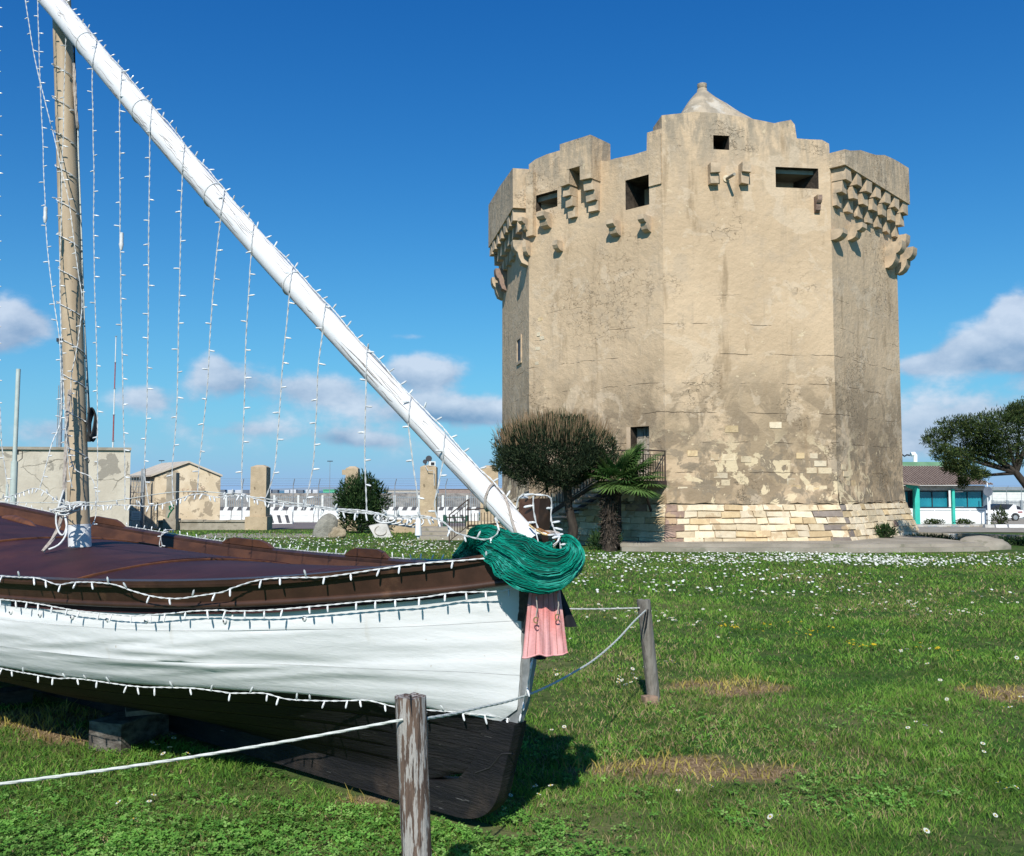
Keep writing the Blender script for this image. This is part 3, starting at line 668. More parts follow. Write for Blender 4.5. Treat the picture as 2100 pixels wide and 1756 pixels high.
# stone blocks laid bare where the plaster has fallen
rb = random.Random(21)
for (f, px, py, cols, rows_) in [(FC, 1480, 938, 2, 1), (FC, 1530, 942, 1, 1), (FC, 1655, 935, 2, 1), (FC, 1668, 958, 2, 2), (FC, 1650, 995, 3, 2), (FC, 1690, 1015, 2, 2), (FC, 1478, 990, 1, 3), (FC, 1400, 1012, 1, 2), (FC, 1430, 1005, 1, 1),
                          (FC, 1540, 1018, 1, 1), (FC, 1600, 1020, 2, 1), (FC, 1500, 880, 1, 1), (FC, 1590, 872, 1, 1), (FC, 1420, 930, 1, 1), (FD, 1730, 965, 1, 2), (FD, 1745, 1005, 2, 3), (FD, 1790, 1015, 1, 1), (FB, 1340, 1018, 1, 1), (FB, 1101, 745, 1, 1), (FB, 1103, 715, 1, 1), (FB, 1105, 690, 1, 2), (FB, 1108, 655, 1, 1), (FB, 1112, 855, 2, 1)]:
    u0, z0 = f.uz(px, py); bw, bh = (.40, .20) if f is not FB else (.2, .13)
    for rr_i in range(rows_):
        for cc_i in range(cols):
            if cols*rows_ > 2 and rb.random() < .2: continue
            w = bw*rb.uniform(.55, 1.0); h = bh*rb.uniform(.7, .95); u = u0+(cc_i-(cols-1)/2)*bw+(.14 if rr_i % 2 else 0); z = z0-(rr_i-(rows_-1)/2)*bh
            if u < .1 or u > f.L-.1: continue
            poly = []
            for t in range(12):
                a = 2*math.pi*(t+.5)/12; e = .66+.16*rb.random(); poly.append(f.pt(u+max(-.5, min(.5, math.cos(a)*e))*w, max(ZB+.05, z+max(-.5, min(.5, math.sin(a)*e))*h), -.02))
            obj('bare_stone', MB().prism(poly, f.n*rb.uniform(.024, .04)), M_st[rb.choice([0, 2, 2, 1, 0])], T)
# ragged lower lip of the plaster over the stone base
for f in (FA, FB, FC, FD):
    n = int(f.L/.11); bot = []; mid = []; top = []
    for k in range(n+1):
        u = f.L*k/n; e = .09*noise.noise(Vector((u*2.3, f.L*5, 1)))+.05*noise.noise(Vector((u*9, 2, f.L))); th = .045+.02*noise.noise(Vector((u*4, 7, 0)))
        bot.append(f.pt(u, ZB+.015+e, -.02)); mid.append(f.pt(u, ZB+.02+e, .03+th)); top.append(f.pt(u, ZB+.55+.25*noise.noise(Vector((u*1.5, 9, f.L))), .002))
    obj('plaster_lip', MB().grid([bot, mid, top]), M_plaster, T)

# ------------------------------------------------------------ pavement ledge round the tower
def ledge():
    mb = MB(); fr_ = [G(1275, 1131), G(1500, 1133), G(1800, 1134), G(2030, 1131)]
    fr_ = [Vector((p.x, p.y, 0)) for p in fr_]
    path = [fr_[0]]+fr_[1:]
    bk = [Vector((p.x*1.0, p.y+5, 0)) for p in path]
    for (k, dz, dy) in ((0, .11, 0), (1, .19, .35)):
        for a, b, c, d in zip(path, path[1:], bk[1:], bk):
            s = Vector((0, dy, 0))
            mb.hexa([a+s, b+s, c+s, d+s], [p+s+Vector((0, 0, dz)) for p in (a, b, c, d)])
    obj('pavement', mb, M_pave, kind='structure', label='stepped stone ledge around the foot of the tower')
ledge()
# sloped earth mound at right end of the ledge
def blobrock(c, r, seed=0, n=3, amp=.25, flat=True):
    import bmesh
    bm = bmesh.new(); bmesh.ops.create_icosphere(bm, subdivisions=n, radius=1)
    for v in bm.verts:
        k = 1+amp*noise.noise(v.co*1.3+Vector((seed, 0, 0)))+amp*.4*noise.noise(v.co*3.1+Vector((0, seed, 0)))
        v.co = Vector((v.co.x*r[0]*k, v.co.y*r[1]*k, v.co.z*r[2]*k))+Vector(c)
    mb = MB(); mb.v = [tuple(v.co) for v in bm.verts]; mb.f = [tuple(v.index for v in f.verts) for f in bm.faces]; mb.m = [0]*len(mb.f); bm.free(); return mb
g = G(2030, 1128)
tag(obj('ledge_boulder', blobrock((g.x+.1, g.y+.6, .0), (.7, .7, .33), 4), M_pave, smooth=60), 'rounded grey concrete lump ending the ledge at right', 'boulder')

# ------------------------------------------------------------ stairs and landing
S = thing('staircase', tuple(G(1200, 1120)), 'stone and iron outside stairs leading up to the tower door', 'stairs')
SO = OFF[S.name]
def stair():
    # landing slab in front of the door
    zl = FB.uz(1340, 985)[1]-.02
    n = FB.n; u = FB.u
    ue = FB.L+.05
    lp = [FB.pt(ue-1.5, zl-.14, .02), FB.pt(ue, zl-.14, .02), FB.pt(ue, zl-.14, 1.15), FB.pt(ue-1.5, zl-.14, 1.15)]
    obj('landing', MB().hexa(lp, [p+Vector((0, 0, .14)) for p in lp]), M_iron, S)
    # flight running left along the wall
    run = 3.2; nst = 11; ul = ue-1.5
    for k in range(nst):
        z = zl-(k+1)*zl/(nst+1); uu = ul-run*(k+1)/nst
        a = [FB.pt(uu, z-.05, .1), FB.pt(uu+run/nst+.03, z-.05, .1), FB.pt(uu+run/nst+.03, z-.05, 1.15), FB.pt(uu, z-.05, 1.15)]
        obj('step', MB().hexa(a, [p+Vector((0, 0, .05)) for p in a]), M_conc, S)
    for d in (.12, 1.13):
        a = FB.pt(ul, zl-.12, d); b = FB.pt(ul-run, zl*.07, d)
        w = FB.n*.05; hh = Vector((0, 0, .22))
        obj('stringer', MB().hexa([a, a+w, b+w, b], [a+hh*.5, a+w+hh*.5, b+w+hh*.5, b+hh*.5]), M_iron, S)
    # diagonal prop and masonry pier
    obj('prop', MB().tube([FB.pt(ue-.1, zl-.14, 1.05), FB.pt(ue-.5, zl-.9, .02)], .04, 6), M_iron, S)
    # railings
    bar = mesh_of('baluster', MB().tube([(0, 0, 0), (0, 0, 1)], .011, 4), M_iron)
    rail = bpy.data.objects.new('railing', None); COL.objects.link(rail); rail.parent = S; OFF[rail.name] = SO
    d = 1.13
    def run_rail(p, q, h, n, d0=.08):
        mb = MB(); H = Vector((0, 0, h)); mb.tube([p+H, q+H], .02, 6); mb.tube([p+Vector((0, 0, d0)), q+Vector((0, 0, d0))], .014, 5)
        if h > .8: mb.tube([p+Vector((0, 0, h-.12)), q+Vector((0, 0, h-.12))], .01, 5)
        mb.tube([p, p+H*1.02], .022, 6); mb.tube([q, q+H*1.02], .022, 6)
        obj('handrail', mb, M_iron, rail)
        for k in range(1, n): inst('baluster', bar, rail, p.lerp(q, k/n)+Vector((0, 0, d0)), scale=(1, 1, h-.12-d0))
    run_rail(FB.pt(ul, zl, d), FB.pt(ue-.03, zl, d), .82, 15)
    run_rail(FB.pt(ue-.03, zl, d), FB.pt(ue-.03, zl, .05), .82, 9)
    run_rail(FB.pt(ul-run, .1, d), FB.pt(ul, zl, d), .82, 30)
    # lower approach: short wall with bars, left of the flight
    g0 = G(962, 1090); g1 = G(1040, 1096); z1 = .75
    a = FB.pt(ul-run, 0, d); b = Vector((g0.x, a.y-.4, -.0)); 
    c = Vector((P(1040, 1050, a.y-.3).x, a.y-.2, 0))
    mb = MB(); mb.hexa([b+Vector((.5, .05, 0)), c+Vector((0, .05, 0)), c+Vector((0, .8, 0)), b+Vector((.5, .8, 0))], [b+Vector((.5, .05, z1-.1)), c+Vector((0, .05, z1-.1)), c+Vector((0, .8, z1-.1)), b+Vector((.5, .8, z1-.1))])
    obj('side_wall', mb, M_hut, S)
    for k in range(6):
        zz = .04+k*.105
        obj('stone', MB().hexa([b+Vector((.52, .02, zz)), c+Vector((-.02, .02, zz)), c+Vector((-.02, .06, zz)), b+Vector((.52, .06, zz))], [b+Vector((.52, .02, zz+.08)), c+Vector((-.02, .02, zz+.08)), c+Vector((-.02, .06, zz+.08)), b+Vector((.52, .06, zz+.08))]), M_hut, S)
    run_rail(b+Vector((0, 0, 0)), b+Vector((.55, .0, .45)), .85, 7)
    run_rail(b+Vector((.55, 0, .45)), c+Vector((0, 0, .55)), .55, 12)
    # upper wooden-look handrail board
    mb = MB(); p = P(1035, 1040, a.y); q = P(1085, 1012, a.y-.2)
    obj('rail_board', MB().hexa([p, q, q+Vector((0, .04, 0)), p+Vector((0, .04, 0))], [v+Vector((0, 0, .1)) for v in (p, q, q+Vector((0, .04, 0)), p+Vector((0, .04, 0)))]), M_wood, S)
stair()
gp = G(1273, 1122); tag(obj('iron_post', MB().tube([(gp.x, gp.y+.2, 0), (gp.x, gp.y+.2, 1.42)], .05, 8).box((gp.x, gp.y+.2, 1.44), (.13, .13, .05)), M_iron), 'thin rusty iron post standing beside the palm', 'post')

# ------------------------------------------------------------ vegetation helpers
def leafcloud(name, centers, dirs, ln, wd, mats, parent=None, midx=None, **kw):
    """narrow leaf blades: one bent quad pair (4 tris) each, centers Nx3, dirs Nx3 (unit)"""
    n = len(centers); d = dirs/np.linalg.norm(dirs, axis=1, keepdims=True)
    a = RNG.normal(size=(n, 3)); s = np.cross(d, a); s /= np.linalg.norm(s, axis=1, keepdims=True)+1e-9
    ln = np.broadcast_to(ln, (n,))[:, None]; wd = np.broadcast_to(wd, (n,))[:, None]; up = np.cross(s, d)
    p0 = centers; p1 = centers+d*ln*.5+s*wd*.5+up*ln*.06; p2 = centers+d*ln*.5-s*wd*.5+up*ln*.06; p3 = centers+d*ln
    V = np.stack([p0, p1, p2, p3], 1).reshape(-1, 3)
    off = OFF.get(parent.name) if parent else None
    if off is not None: V = V-np.array(off)
    b = np.arange(n)[:, None]*4; T_ = np.concatenate([b+[0, 1, 2], b+[2, 1, 3]], 1).reshape(-1, 3)
    mi = None if midx is None else np.repeat(midx, 2)
    me = fastmesh(name, V, T_, mats, mi); o = bpy.data.objects.new(name, me); COL.objects.link(o)
    if parent: o.parent = parent; OFF[o.name] = off
    return tag(o, **kw)
def leafm(n, c, t=.3): return mat(n, c, tuple(x*.6 for x in c), .75, 2.5, 4, transl=t, spec=.08)
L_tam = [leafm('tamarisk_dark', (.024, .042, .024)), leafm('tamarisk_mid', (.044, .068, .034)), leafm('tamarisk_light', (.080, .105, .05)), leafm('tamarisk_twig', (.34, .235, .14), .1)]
L_ol = [leafm('oleander_dark', (.018, .045, .018)), leafm('oleander_mid', (.045, .095, .03)), leafm('oleander_light', (.10, .16, .06))]
L_tr = [leafm('pine_dark', (.028, .05, .018)), leafm('pine_mid', (.07, .11, .035)), leafm('pine_light', (.15, .18, .06))]

def tamarisk():
    b = G(1172, 1127); t = thing('tamarisk_tree', tuple(b), 'rounded dark green tamarisk tree with tan bare twigs before the tower', 'tree')
    Y = b.y; ctr = P(1137, 932, Y); 
    mb = MB(); q = [b, P(1176, 1080, Y), P(1166, 1040, Y), P(1163, 1000, Y), P(1165, 960, Y)]
    mb.tube([Vector(p) for p in q], [.16, .13, .11, .12, .07], 9)
    obj('trunk', mb, M_bark, t, smooth=50)
    mb = MB()
    for (x, y) in ((1090, 960), (1120, 940), (1200, 950), (1060, 930), (1230, 960), (1100, 985)):
        mb.tube([P(1164, 1000, Y), P((1164+x)/2, 985, Y+.1), P(x, y, Y+random.uniform(-.6, .6))], [.06, .045, .02], 6)
    mb.tube([P(1122, 1010, Y+.3), P(1120, 985, Y+.2), P(1125, 950, Y)], [.05, .05, .03], 6)
    obj('branch', mb, M_bark, t, smooth=50)
    # crown volume
    n = 38000; V = RNG.normal(size=(n, 3)); V /= np.linalg.norm(V, axis=1, keepdims=True); r = RNG.uniform(.25, 1, n)**.45
    el = np.array([1.66, 1.4, 1.0]); pts = V*r[:, None]*el
    lump = np.array([noise.noise(Vector(p*1.6)) for p in pts]); k = 1+.26*lump
    pts *= k[:, None]
    pts[:, 2] = np.where(pts[:, 2] < 0, pts[:, 2]*.92, pts[:, 2])
    hole = np.array([noise.noise(Vector(p*3.2)+Vector((7, 0, 0))) for p in pts]); pts = pts[hole > -.34]; n = len(pts)
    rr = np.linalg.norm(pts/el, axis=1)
    c = pts+np.array(ctr)
    d = pts/el*.7+np.array([0, 0, .9])+RNG.normal(size=(n, 3))*.55
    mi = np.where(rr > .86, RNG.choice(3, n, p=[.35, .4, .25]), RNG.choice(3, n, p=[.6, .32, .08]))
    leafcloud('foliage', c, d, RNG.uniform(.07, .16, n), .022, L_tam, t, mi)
    # tan upright twigs on the outside top
    n = 2600; a = RNG.uniform(0, 2*np.pi, n); u = RNG.uniform(.18, 1, n)
    V = np.stack([np.cos(a)*np.sqrt(1-np.clip(u, -1, 1)**2), np.sin(a)*np.sqrt(1-np.clip(u, -1, 1)**2), u], 1)
    c = V*el*RNG.uniform(.80, 1.0, n)[:, None]+np.array(ctr); d = V*.45+np.array([0, 0, 1.])+RNG.normal(size=(n, 3))*.16
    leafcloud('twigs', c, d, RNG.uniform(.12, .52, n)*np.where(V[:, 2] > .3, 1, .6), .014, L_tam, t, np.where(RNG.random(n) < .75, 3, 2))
tamarisk()

def palm():
    b = G(1250, 1130); t = thing('palm_tree', tuple(b), 'short fan palm with bright green leaves and shaggy trunk', 'palm')
    Y = b.y; hd = P(1264, 985, Y)
    mb = MB(); pts = [Vector(b), Vector((b.x+.02, Y, .5)), Vector((b.x-.02, Y, 1.0)), Vector((hd.x, Y, hd.z))]
    mb.tube(pts, [.21, .18, .17, .2], 12); obj('trunk', mb, M_palmt, t, smooth=50)
    n = 900; a = RNG.uniform(0, 2*np.pi, n); z = RNG.uniform(.15, 1.75, n)
    c = np.stack([b.x+np.cos(a)*.165, Y+np.sin(a)*.165, z], 1); d = np.stack([np.cos(a)*.7, np.sin(a)*.7, RNG.uniform(-1.1, .6, n)], 1)
    leafcloud('trunk_fibre', c, d, RNG.uniform(.08, .2, n), .03, [M_palmt, M_bark], t, RNG.integers(0, 2, n))
    mg = [leafm('palm_green', (.075, .17, .045), .35), leafm('palm_light', (.17, .29, .08), .35)]
    rr = random.Random(5)
    for k in range(52):
        az = rr.uniform(0, 2*math.pi); el = rr.uniform(-.35, 1.35)
        if k < 28: az = rr.uniform(-1.1, .5); el = rr.uniform(-.45, 1.1)
        dv = Vector((math.cos(az)*math.cos(el), math.sin(az)*math.cos(el), math.sin(el))); st = rr.uniform(.3, .95)*(1 if k < 28 else .6)
        hub = hd+dv*st+Vector((0, 0, -.04))
        sp = Vector((-math.sin(az), math.cos(az), 0)); upv = dv.cross(sp)
        V = []; F = []
        nb = 26; R0 = rr.uniform(.58, .78)
        for j in range(nb):
            aa = R_(-112+224*j/(nb-1)); q = dv*math.cos(aa)+sp*math.sin(aa); q = (q+Vector((0, 0, rr.uniform(-.05, .05)))).normalized()
            w = dv.cross(q)*0+ (sp*math.cos(aa)-dv*math.sin(aa))*.024
            tip = hub+q*R0*rr.uniform(.85, 1.05)+Vector((0, 0, -.12*R0)); m1 = hub+q*R0*.5
            o = len(V); V += [hub, m1+w, m1-w, tip]; F += [(o, o+1, o+2), (o+2, o+1, o+3)]
        fb = MB(); fb.v = [tuple(v) for v in V]; fb.f = F; fb.m = [0]*len(F)
        me = bpy.data.meshes.new('fan_leaf'); me.from_pydata([tuple(Vector(v)-OFF[t.name]) for v in fb.v], [], fb.f); me.materials.append(mg[k % 2] if el > .2 else mg[1 if k % 3 else 0])
        o = bpy.data.objects.new('fan_leaf', me); COL.objects.link(o); o.parent = t
        if k % 3 == 0: obj('leaf_stalk', MB().tube([hd, hub], .014, 5), mg[1], t)
palm()

def bush(name, label, cat, c, r, n, ln, wd, mats, bias=(0, 0, .5), thresh=-.35, stems=True, group=None, nf=2.2, p=(.45, .38, .17)):
    t = thing(name, (c[0], c[1], c[2]-r[2]), label, cat, group)
    V = RNG.normal(size=(n, 3)); V /= np.linalg.norm(V, axis=1, keepdims=True); rr = RNG.uniform(.1, 1, n)**.5
    pts = V*rr[:, None]
    k = np.array([1+.35*noise.noise(Vector(q*1.5)+Vector(c)) for q in V]); pts *= k[:, None]
    h = np.array([noise.noise(Vector(q*nf)+Vector((c[0]*3, 5, 0))) for q in pts]); pts = pts[h > thresh]; n = len(pts)
    c3 = pts*np.array(r)+np.array(c); d = pts*.8+np.array(bias)+RNG.normal(size=(n, 3))*.5
    leafcloud('foliage', c3, d, RNG.uniform(ln*.6, ln*1.3, n), wd, mats, t, RNG.choice(len(mats), n, p=p))
    if stems:
        mb = MB()
        for i in range(9):
            a = random.uniform(0, 6.28); e = Vector((c[0]+math.cos(a)*r[0]*.7, c[1]+math.sin(a)*r[1]*.7, c[2]+random.uniform(-.2, .7)*r[2])); s = Vector((c[0]+math.cos(a)*.08*r[0], c[1]+math.sin(a)*.08, c[2]-r[2]))
            mb.tube([s, s.lerp(e, .5)+Vector((0, 0, .1*r[2])), e], [.022, .016, .008], 5)
        obj('stem', mb, M_bark, t)
    return t
g = G(742, 1094)
bush('oleander_bush', 'dense dark green oleander bush beside the standing stone', 'bush', (P(740, 1000, g.y).x, g.y, g.z+1.14), (1.05, .95, 1.15), 8500, .20, .04, L_ol, (0, 0, .8), thresh=-.42)
g = G(1235, 1126)
bush('low_shrub', 'low leafy shrub growing round the palm trunk foot', 'shrub', (g.x, g.y-.5, .2), (.42, .3, .28), 900, .17, .025, L_ol, (0, 0, 1.2), group=None)
for (px, py, rx, rz, lab) in ((1825, 1118, .32, .2, 'small green shrub at the right foot of the tower base'), (1592, 1112, .2, .16, 'tiny weed tuft at the middle of the tower base')):
    g = G(px, py); bush('ledge_shrub', lab, 'shrub', (g.x, g.y+.3, .19+rz*.8), (rx, rx*.7, rz), 700, .12, .03, L_ol, (0, 0, 1))

def right_tree():
    b = Vector((P(2150, 1100, 25.5).x, 25.5, 0)); t = thing('leaning_pine_tree', tuple(b), 'windswept dark green tree leaning in from the right edge', 'tree')
    Y = 25.5; mb = MB()
    mb.tube([b, P(2128, 1050, Y), P(2108, 1000, Y), P(2080, 965, Y), P(2040, 940, Y), P(1985, 925, Y)], [.16, .13, .11, .09, .06, .03], 8)
    for (x, y, dy) in ((2090, 870, .5), (2060, 880, -.5), (2000, 890, .4), (1950, 930, -.2), (1960, 975, .2), (2120, 860, -.4), (1930, 910, .3)):
        mb.tube([P(2085, 970, Y), P((2085+x)/2, (965+y)/2+5, Y+dy*.4), P(x, y, Y+dy)], [.06, .04, .014], 6)
    obj('trunk', mb, M_bark, t, smooth=50)
    cs = [(1925, 900, .38, .26), (1960, 880, .45, .32), (2000, 880, .5, .38), (2040, 878, .55, .45), (2085, 872, .6, .5), (2100, 845, .4, .3), (2140, 880, .7, .6), (2020, 900, .5, .4), (1965, 945, .35, .3), (1935, 930, .3, .22), (1985, 930, .42, .3), (2035, 925, .5, .34), (2080, 930, .45, .36), (1990, 968, .28, .2), (1952, 958, .22, .16), (2090, 850, .4, .25), (2180, 930, .7, .5), (1975, 990, .12, .12), (2010, 975, .2, .13)]
    C = []; Dr = []
    for (x, y, r, rz) in cs:
        c = np.array(P(x, y, Y+random.uniform(-.5, .5))); n = int(6200*r)
        V = RNG.normal(size=(n, 3)); V /= np.linalg.norm(V, axis=1, keepdims=True); q = V*(RNG.uniform(.1, 1, n)**.5)[:, None]
        q *= np.array([1+.3*noise.noise(Vector(v*2)+Vector((x, 0, 0))) for v in V])[:, None]
        h = np.array([noise.noise(Vector(v*3.3)+Vector((x, y, 0))) for v in q]); q = q[h > -.06]
        C.append(q*np.array([r, r*1.2, rz])*1.12+c); Dr.append(q*.6+np.array([0, 0, .45])+RNG.normal(size=(len(q), 3))*.5)
    C = np.concatenate(C); Dr = np.concatenate(Dr); n = len(C)
    leafcloud('foliage', C, Dr, RNG.uniform(.07, .15, n), .022, L_tr, t, RNG.choice(3, n, p=[.42, .4, .18]))
right_tree()

# ------------------------------------------------------------ background, left side
def quadwall(name, a, b, z0, z1, th, m, parent=None, **kw):
    a = Vector((a[0], a[1], 0)); b = Vector((b[0], b[1], 0)); u = (b-a).normalized(); n = Vector((u.y, -u.x, 0))*-th
    bt = [a+Vector((0, 0, z0)), b+Vector((0, 0, z0)), b+n+Vector((0, 0, z0)), a+n+Vector((0, 0, z0))]
    return obj(name, MB().hexa(bt, [p+Vector((0, 0, z1-z0)) for p in bt]), m, parent, **kw)
def old_building():
    Y = 37; a = P(-300, 1000, Y-2); b = P(266, 1000, Y); t = thing('old_building', (b.x, b.y, gz(Y)), 'long low building with patchy grey peeling render at left', 'building')
    z1 = P(266, 924, Y).z
    sk = Vector((-5.2, 9, 0)); z0 = gz(Y)-.3; bt = [Vector((p.x, p.y, z0)) for p in (a, b, b+sk, a+sk)]
    obj('wall', MB().hexa(bt, [p+Vector((0, 0, z1-z0)) for p in bt]), M_render, t)
    aa = Vector((a.x, a.y-.08, 0)); bb = Vector((b.x+.06, b.y-.08, 0))
    bt = [Vector((p.x, p.y, z1)) for p in (aa, bb, bb+sk, aa+sk)]; obj('coping', MB().hexa(bt, [p+Vector((0, 0, .11)) for p in bt]), M_conc, t)
old_building()
def pipe_on_wall():
    Y = 33; g = P(28, 1000, Y)
    t = thing('white_pole', (g.x, Y, gz(Y)), 'thick pale green-white pole standing in front of the old building', 'pole')
    obj('shaft', MB().tube([(g.x, Y, gz(Y)), (g.x, Y, 2.6)], .115, 12), M_ironp, t, smooth=40)
    obj('upper_shaft', MB().tube([(g.x, Y, 2.6), (g.x+.02, Y, P(30, 757, Y).z)], .075, 12), M_ironp, t, smooth=40)
    obj('bracket', MB().tube([(g.x+.11, Y, 3.0), (g.x+.24, Y+.05, 2.95), (g.x+.24, Y+.05, 2.7), (g.x+.14, Y, 2.6)], .015, 5), M_iron, t)
    p = P(18, 1000, Y); tag(obj('thin_pipe', MB().tube([(p.x, Y-.1, gz(Y)), (p.x, Y-.1, 1.7)], .045, 8).tube([(p.x, Y-.1, 1.7), (p.x, Y-.1, 1.78)], .055, 8), M_ironp), 'short thin pipe beside the thick pale pole', 'pipe')
    p = P(37, 1000, 36.4); tag(obj('wall_tube', MB().tube([(p.x, 36.15, -.2), (p.x, 36.15, 3.2)], .06, 8).box((p.x, 36.15, 3.1), (.2, .14, .16)), M_dark), 'dark upright tube against the old building wall', 'pipe')  # dark upright tube with a small box near its top
pipe_on_wall()
def floodmast():
    Y = 62; g = P(123, 900, Y); t = thing('floodlight_mast', (g.x, Y, gz(Y)), 'tall grey floodlight mast behind the old building', 'lamp mast')
    zt = P(123, 700, Y).z
    obj('mast', MB().tube([(g.x, Y, gz(Y)), (g.x, Y, zt)], [.16, .09], 8).tube([(g.x-.22, Y, gz(Y)), (g.x-.2, Y, zt-3)], .03, 5), M_metal, t)
    obj('platform', MB().box((g.x+.1, Y, zt-.15), (.7, .5, .06)).box((g.x+.1, Y, zt+.25), (.7, .03, .03)), M_dark, t)
    for k in (-.2, .15, .42): obj('floodlight', MB().box((g.x+k, Y-.2, zt+.05), (.24, .16, .24)), M_dark, t)
floodmast()
def antenna():
    Y = 75; g = P(232, 900, Y); t = thing('radio_antenna', (g.x, Y, gz(Y)), 'thin red and white radio mast behind the old building', 'antenna')
    z0 = gz(Y); zt = P(232, 690, Y).z; red = mat('mast_red', (.35, .10, .10)); n = 7
    for k in range(n):
        a = z0+(zt-z0)*k/n; b = z0+(zt-z0)*(k+1)/n; obj('mast_section', MB().tube([(g.x, Y, a), (g.x, Y, b-.03)], .075-.006*k, 6), red if k in (3, 5) else M_barr, t)
        obj('flange', MB().tube([(g.x, Y, b-.04), (g.x, Y, b+.03)], .12-.008*k, 6), M_metal, t)
antenna()

def hut():
    Y = 45.5; a = P(316, 1050, Y); b = P(451, 1050, Y+.3); u = Vector((b.x-a.x, b.y-a.y, 0)); W_ = u.length; u.normalize(); n = Vector((-u.y, u.x, 0))
    ap = P(386, 950, Y).z; er = P(451, 976, Y).z; z0 = gz(Y)-.2; D_ = 3.4
    t = thing('gable_hut', (a.x, a.y, gz(Y)), 'small gabled hut of stained cream render behind the low wall', 'hut')
    a = Vector((a.x, a.y, 0)); b = a+u*W_; sk = n*D_+Vector((-2.3, 0, 0))
    zz = lambda p, z: Vector((p.x, p.y, z))
    mid = a+u*W_*.52
    poly = [zz(a, z0), zz(b, z0), zz(b, er), zz(mid, ap), zz(a, er)]
    obj('wall', MB().prism(poly, sk), M_hut, t)
    for (p, q, nm) in ((a-u*.15, mid, -1), (b+u*.12, mid, 1)):
        e = er-.04; f = n*-.12
        v = [zz(p+f, e), zz(q+f, ap+.02), zz(q+sk, ap+.02), zz(p+sk, e)]
        obj('roof_slab', MB().hexa(v, [x+Vector((0, 0, .09)) for x in v]), M_roofc, t)
    # faint rose strokes painted on the wall
    mb = MB()
    def P2(x, y): q = P(x, y, Y); return Vector((q.x, a.y-.012, q.z))
    for s in [[(374, 1003), (374, 1010)], [(374, 1003), (379, 1003)], [(374, 1006), (378, 1006)], [(388, 1003), (383, 1005), (384, 1010), (388, 1010), (388, 1007)], [(393, 1010), (393, 1003), (397, 1004), (394, 1006), (398, 1009), (393, 1010)], [(400, 1003), (407, 1003)], [(403, 1003), (403, 1011)], [(412, 1000), (418, 998), (421, 1002), (414, 1005), (412, 1000)]]:
        mb.tube([P2(*p) for p in s], .012, 4)
    obj('graffiti', mb, M_scribr, t, kind='stuff')
    # little door recess
    return t
hut()
# gate pillar in front of the hut, with green scrawl
YL = 42.5
def pillar(px0, px1, ytop, yb, Y, label, plinth=None, cap=None, m=M_pillar, lean=0):
    p = P((px0+px1)/2, 1000, Y); w = (px1-px0)/FPX*Y; z1 = P(px0, ytop, Y).z; z0 = gz(Y)-.1
    t = thing('gate_pillar', (p.x, Y, gz(Y)), label, 'pillar', 'old masonry gate pillars')
    obj('shaft', MB().hexa([(p.x-w/2, Y, z0), (p.x+w/2, Y, z0), (p.x+w/2, Y+w, z0), (p.x-w/2, Y+w, z0)], [(p.x-w/2+.01, Y, z1), (p.x+w/2-.01, Y, z1), (p.x+w/2-.01, Y+w, z1-.02), (p.x-w/2+.01, Y+w, z1-.02)]), m, t)
    if cap:
        o = len([0]); e = .0 if cap == 1 else .0
        obj('cap', MB().add([(p.x-w/2, Y, z1), (p.x+w/2, Y, z1), (p.x+w/2, Y+w, z1), (p.x-w/2, Y+w, z1), (p.x-w*.2, Y+w*.3, z1+.1), (p.x+w*.2, Y+w*.3, z1+.1), (p.x+w*.2, Y+w*.7, z1+.1), (p.x-w*.2, Y+w*.7, z1+.1)], [(0, 1, 5, 4), (1, 2, 6, 5), (2, 3, 7, 6), (3, 0, 4, 7), (4, 5, 6, 7), (3, 2, 1, 0)]), m, t)
    if cap == 2: obj('cap_stub', MB().box((p.x-w/2-.06, Y+w/2, z1-.16), (.2, w*.8, .22)), m, t)
    if plinth:
        a, b, yt = plinth; w2 = (b-a)/FPX*Y; pc = P((a+b)/2, 1000, Y).x; zt = P(a, yt, Y).z
        obj('plinth', MB().hexa([(pc-w2/2, Y-.12, z0), (pc+w2/2, Y-.12, z0), (pc+w2/2, Y+w+.1, z0), (pc-w2/2, Y+w+.1, z0)], [(pc-w2/2, Y-.12, zt), (pc+w2/2, Y-.12, zt), (pc+w2/2, Y+w+.1, zt), (pc-w2/2, Y+w+.1, zt)]), m, t)
    return t, p
t1, p1 = pillar(341, 361, 969, 1087, YL-.3, 'grey gate pillar with green scrawl in front of the hut', (338, 364, 1064), m=M_conc)
mb = MB()
def P3(x, y): q = P(x, y, YL-.32); return Vector((q.x, q.y, q.z))
cur_ = [(346, 1040), (352, 1037), (356, 1042), (352, 1047), (347, 1044), (350, 1038), (357, 1036)]
mb.tube([P3(*p) for p in cur_], .03, 4); mb.tube([P3(*p) for p in [(352, 1047), (347, 1054), (344, 1062)]], .026, 4)
obj('graffiti', mb, M_scrib, t1, kind='stuff')
pillar(513, 546, 958, 1087, YL, 'tall ochre pillar on a plinth right of the hut', (505, 550, 1060), 1)
pillar(708, 734, 961, 1070, 40.5, 'ochre pillar with broken cap rising behind the oleander', None, 2)
t4, p4 = pillar(861, 895, 958, 1081, 37.5, 'ochre pillar carrying two black spotlights', (861, 899, 1063), 1)
pillar(985, 1022, 960, 1085, 34.5, 'ochre pillar half hidden behind the tamarisk tree', None, 1)
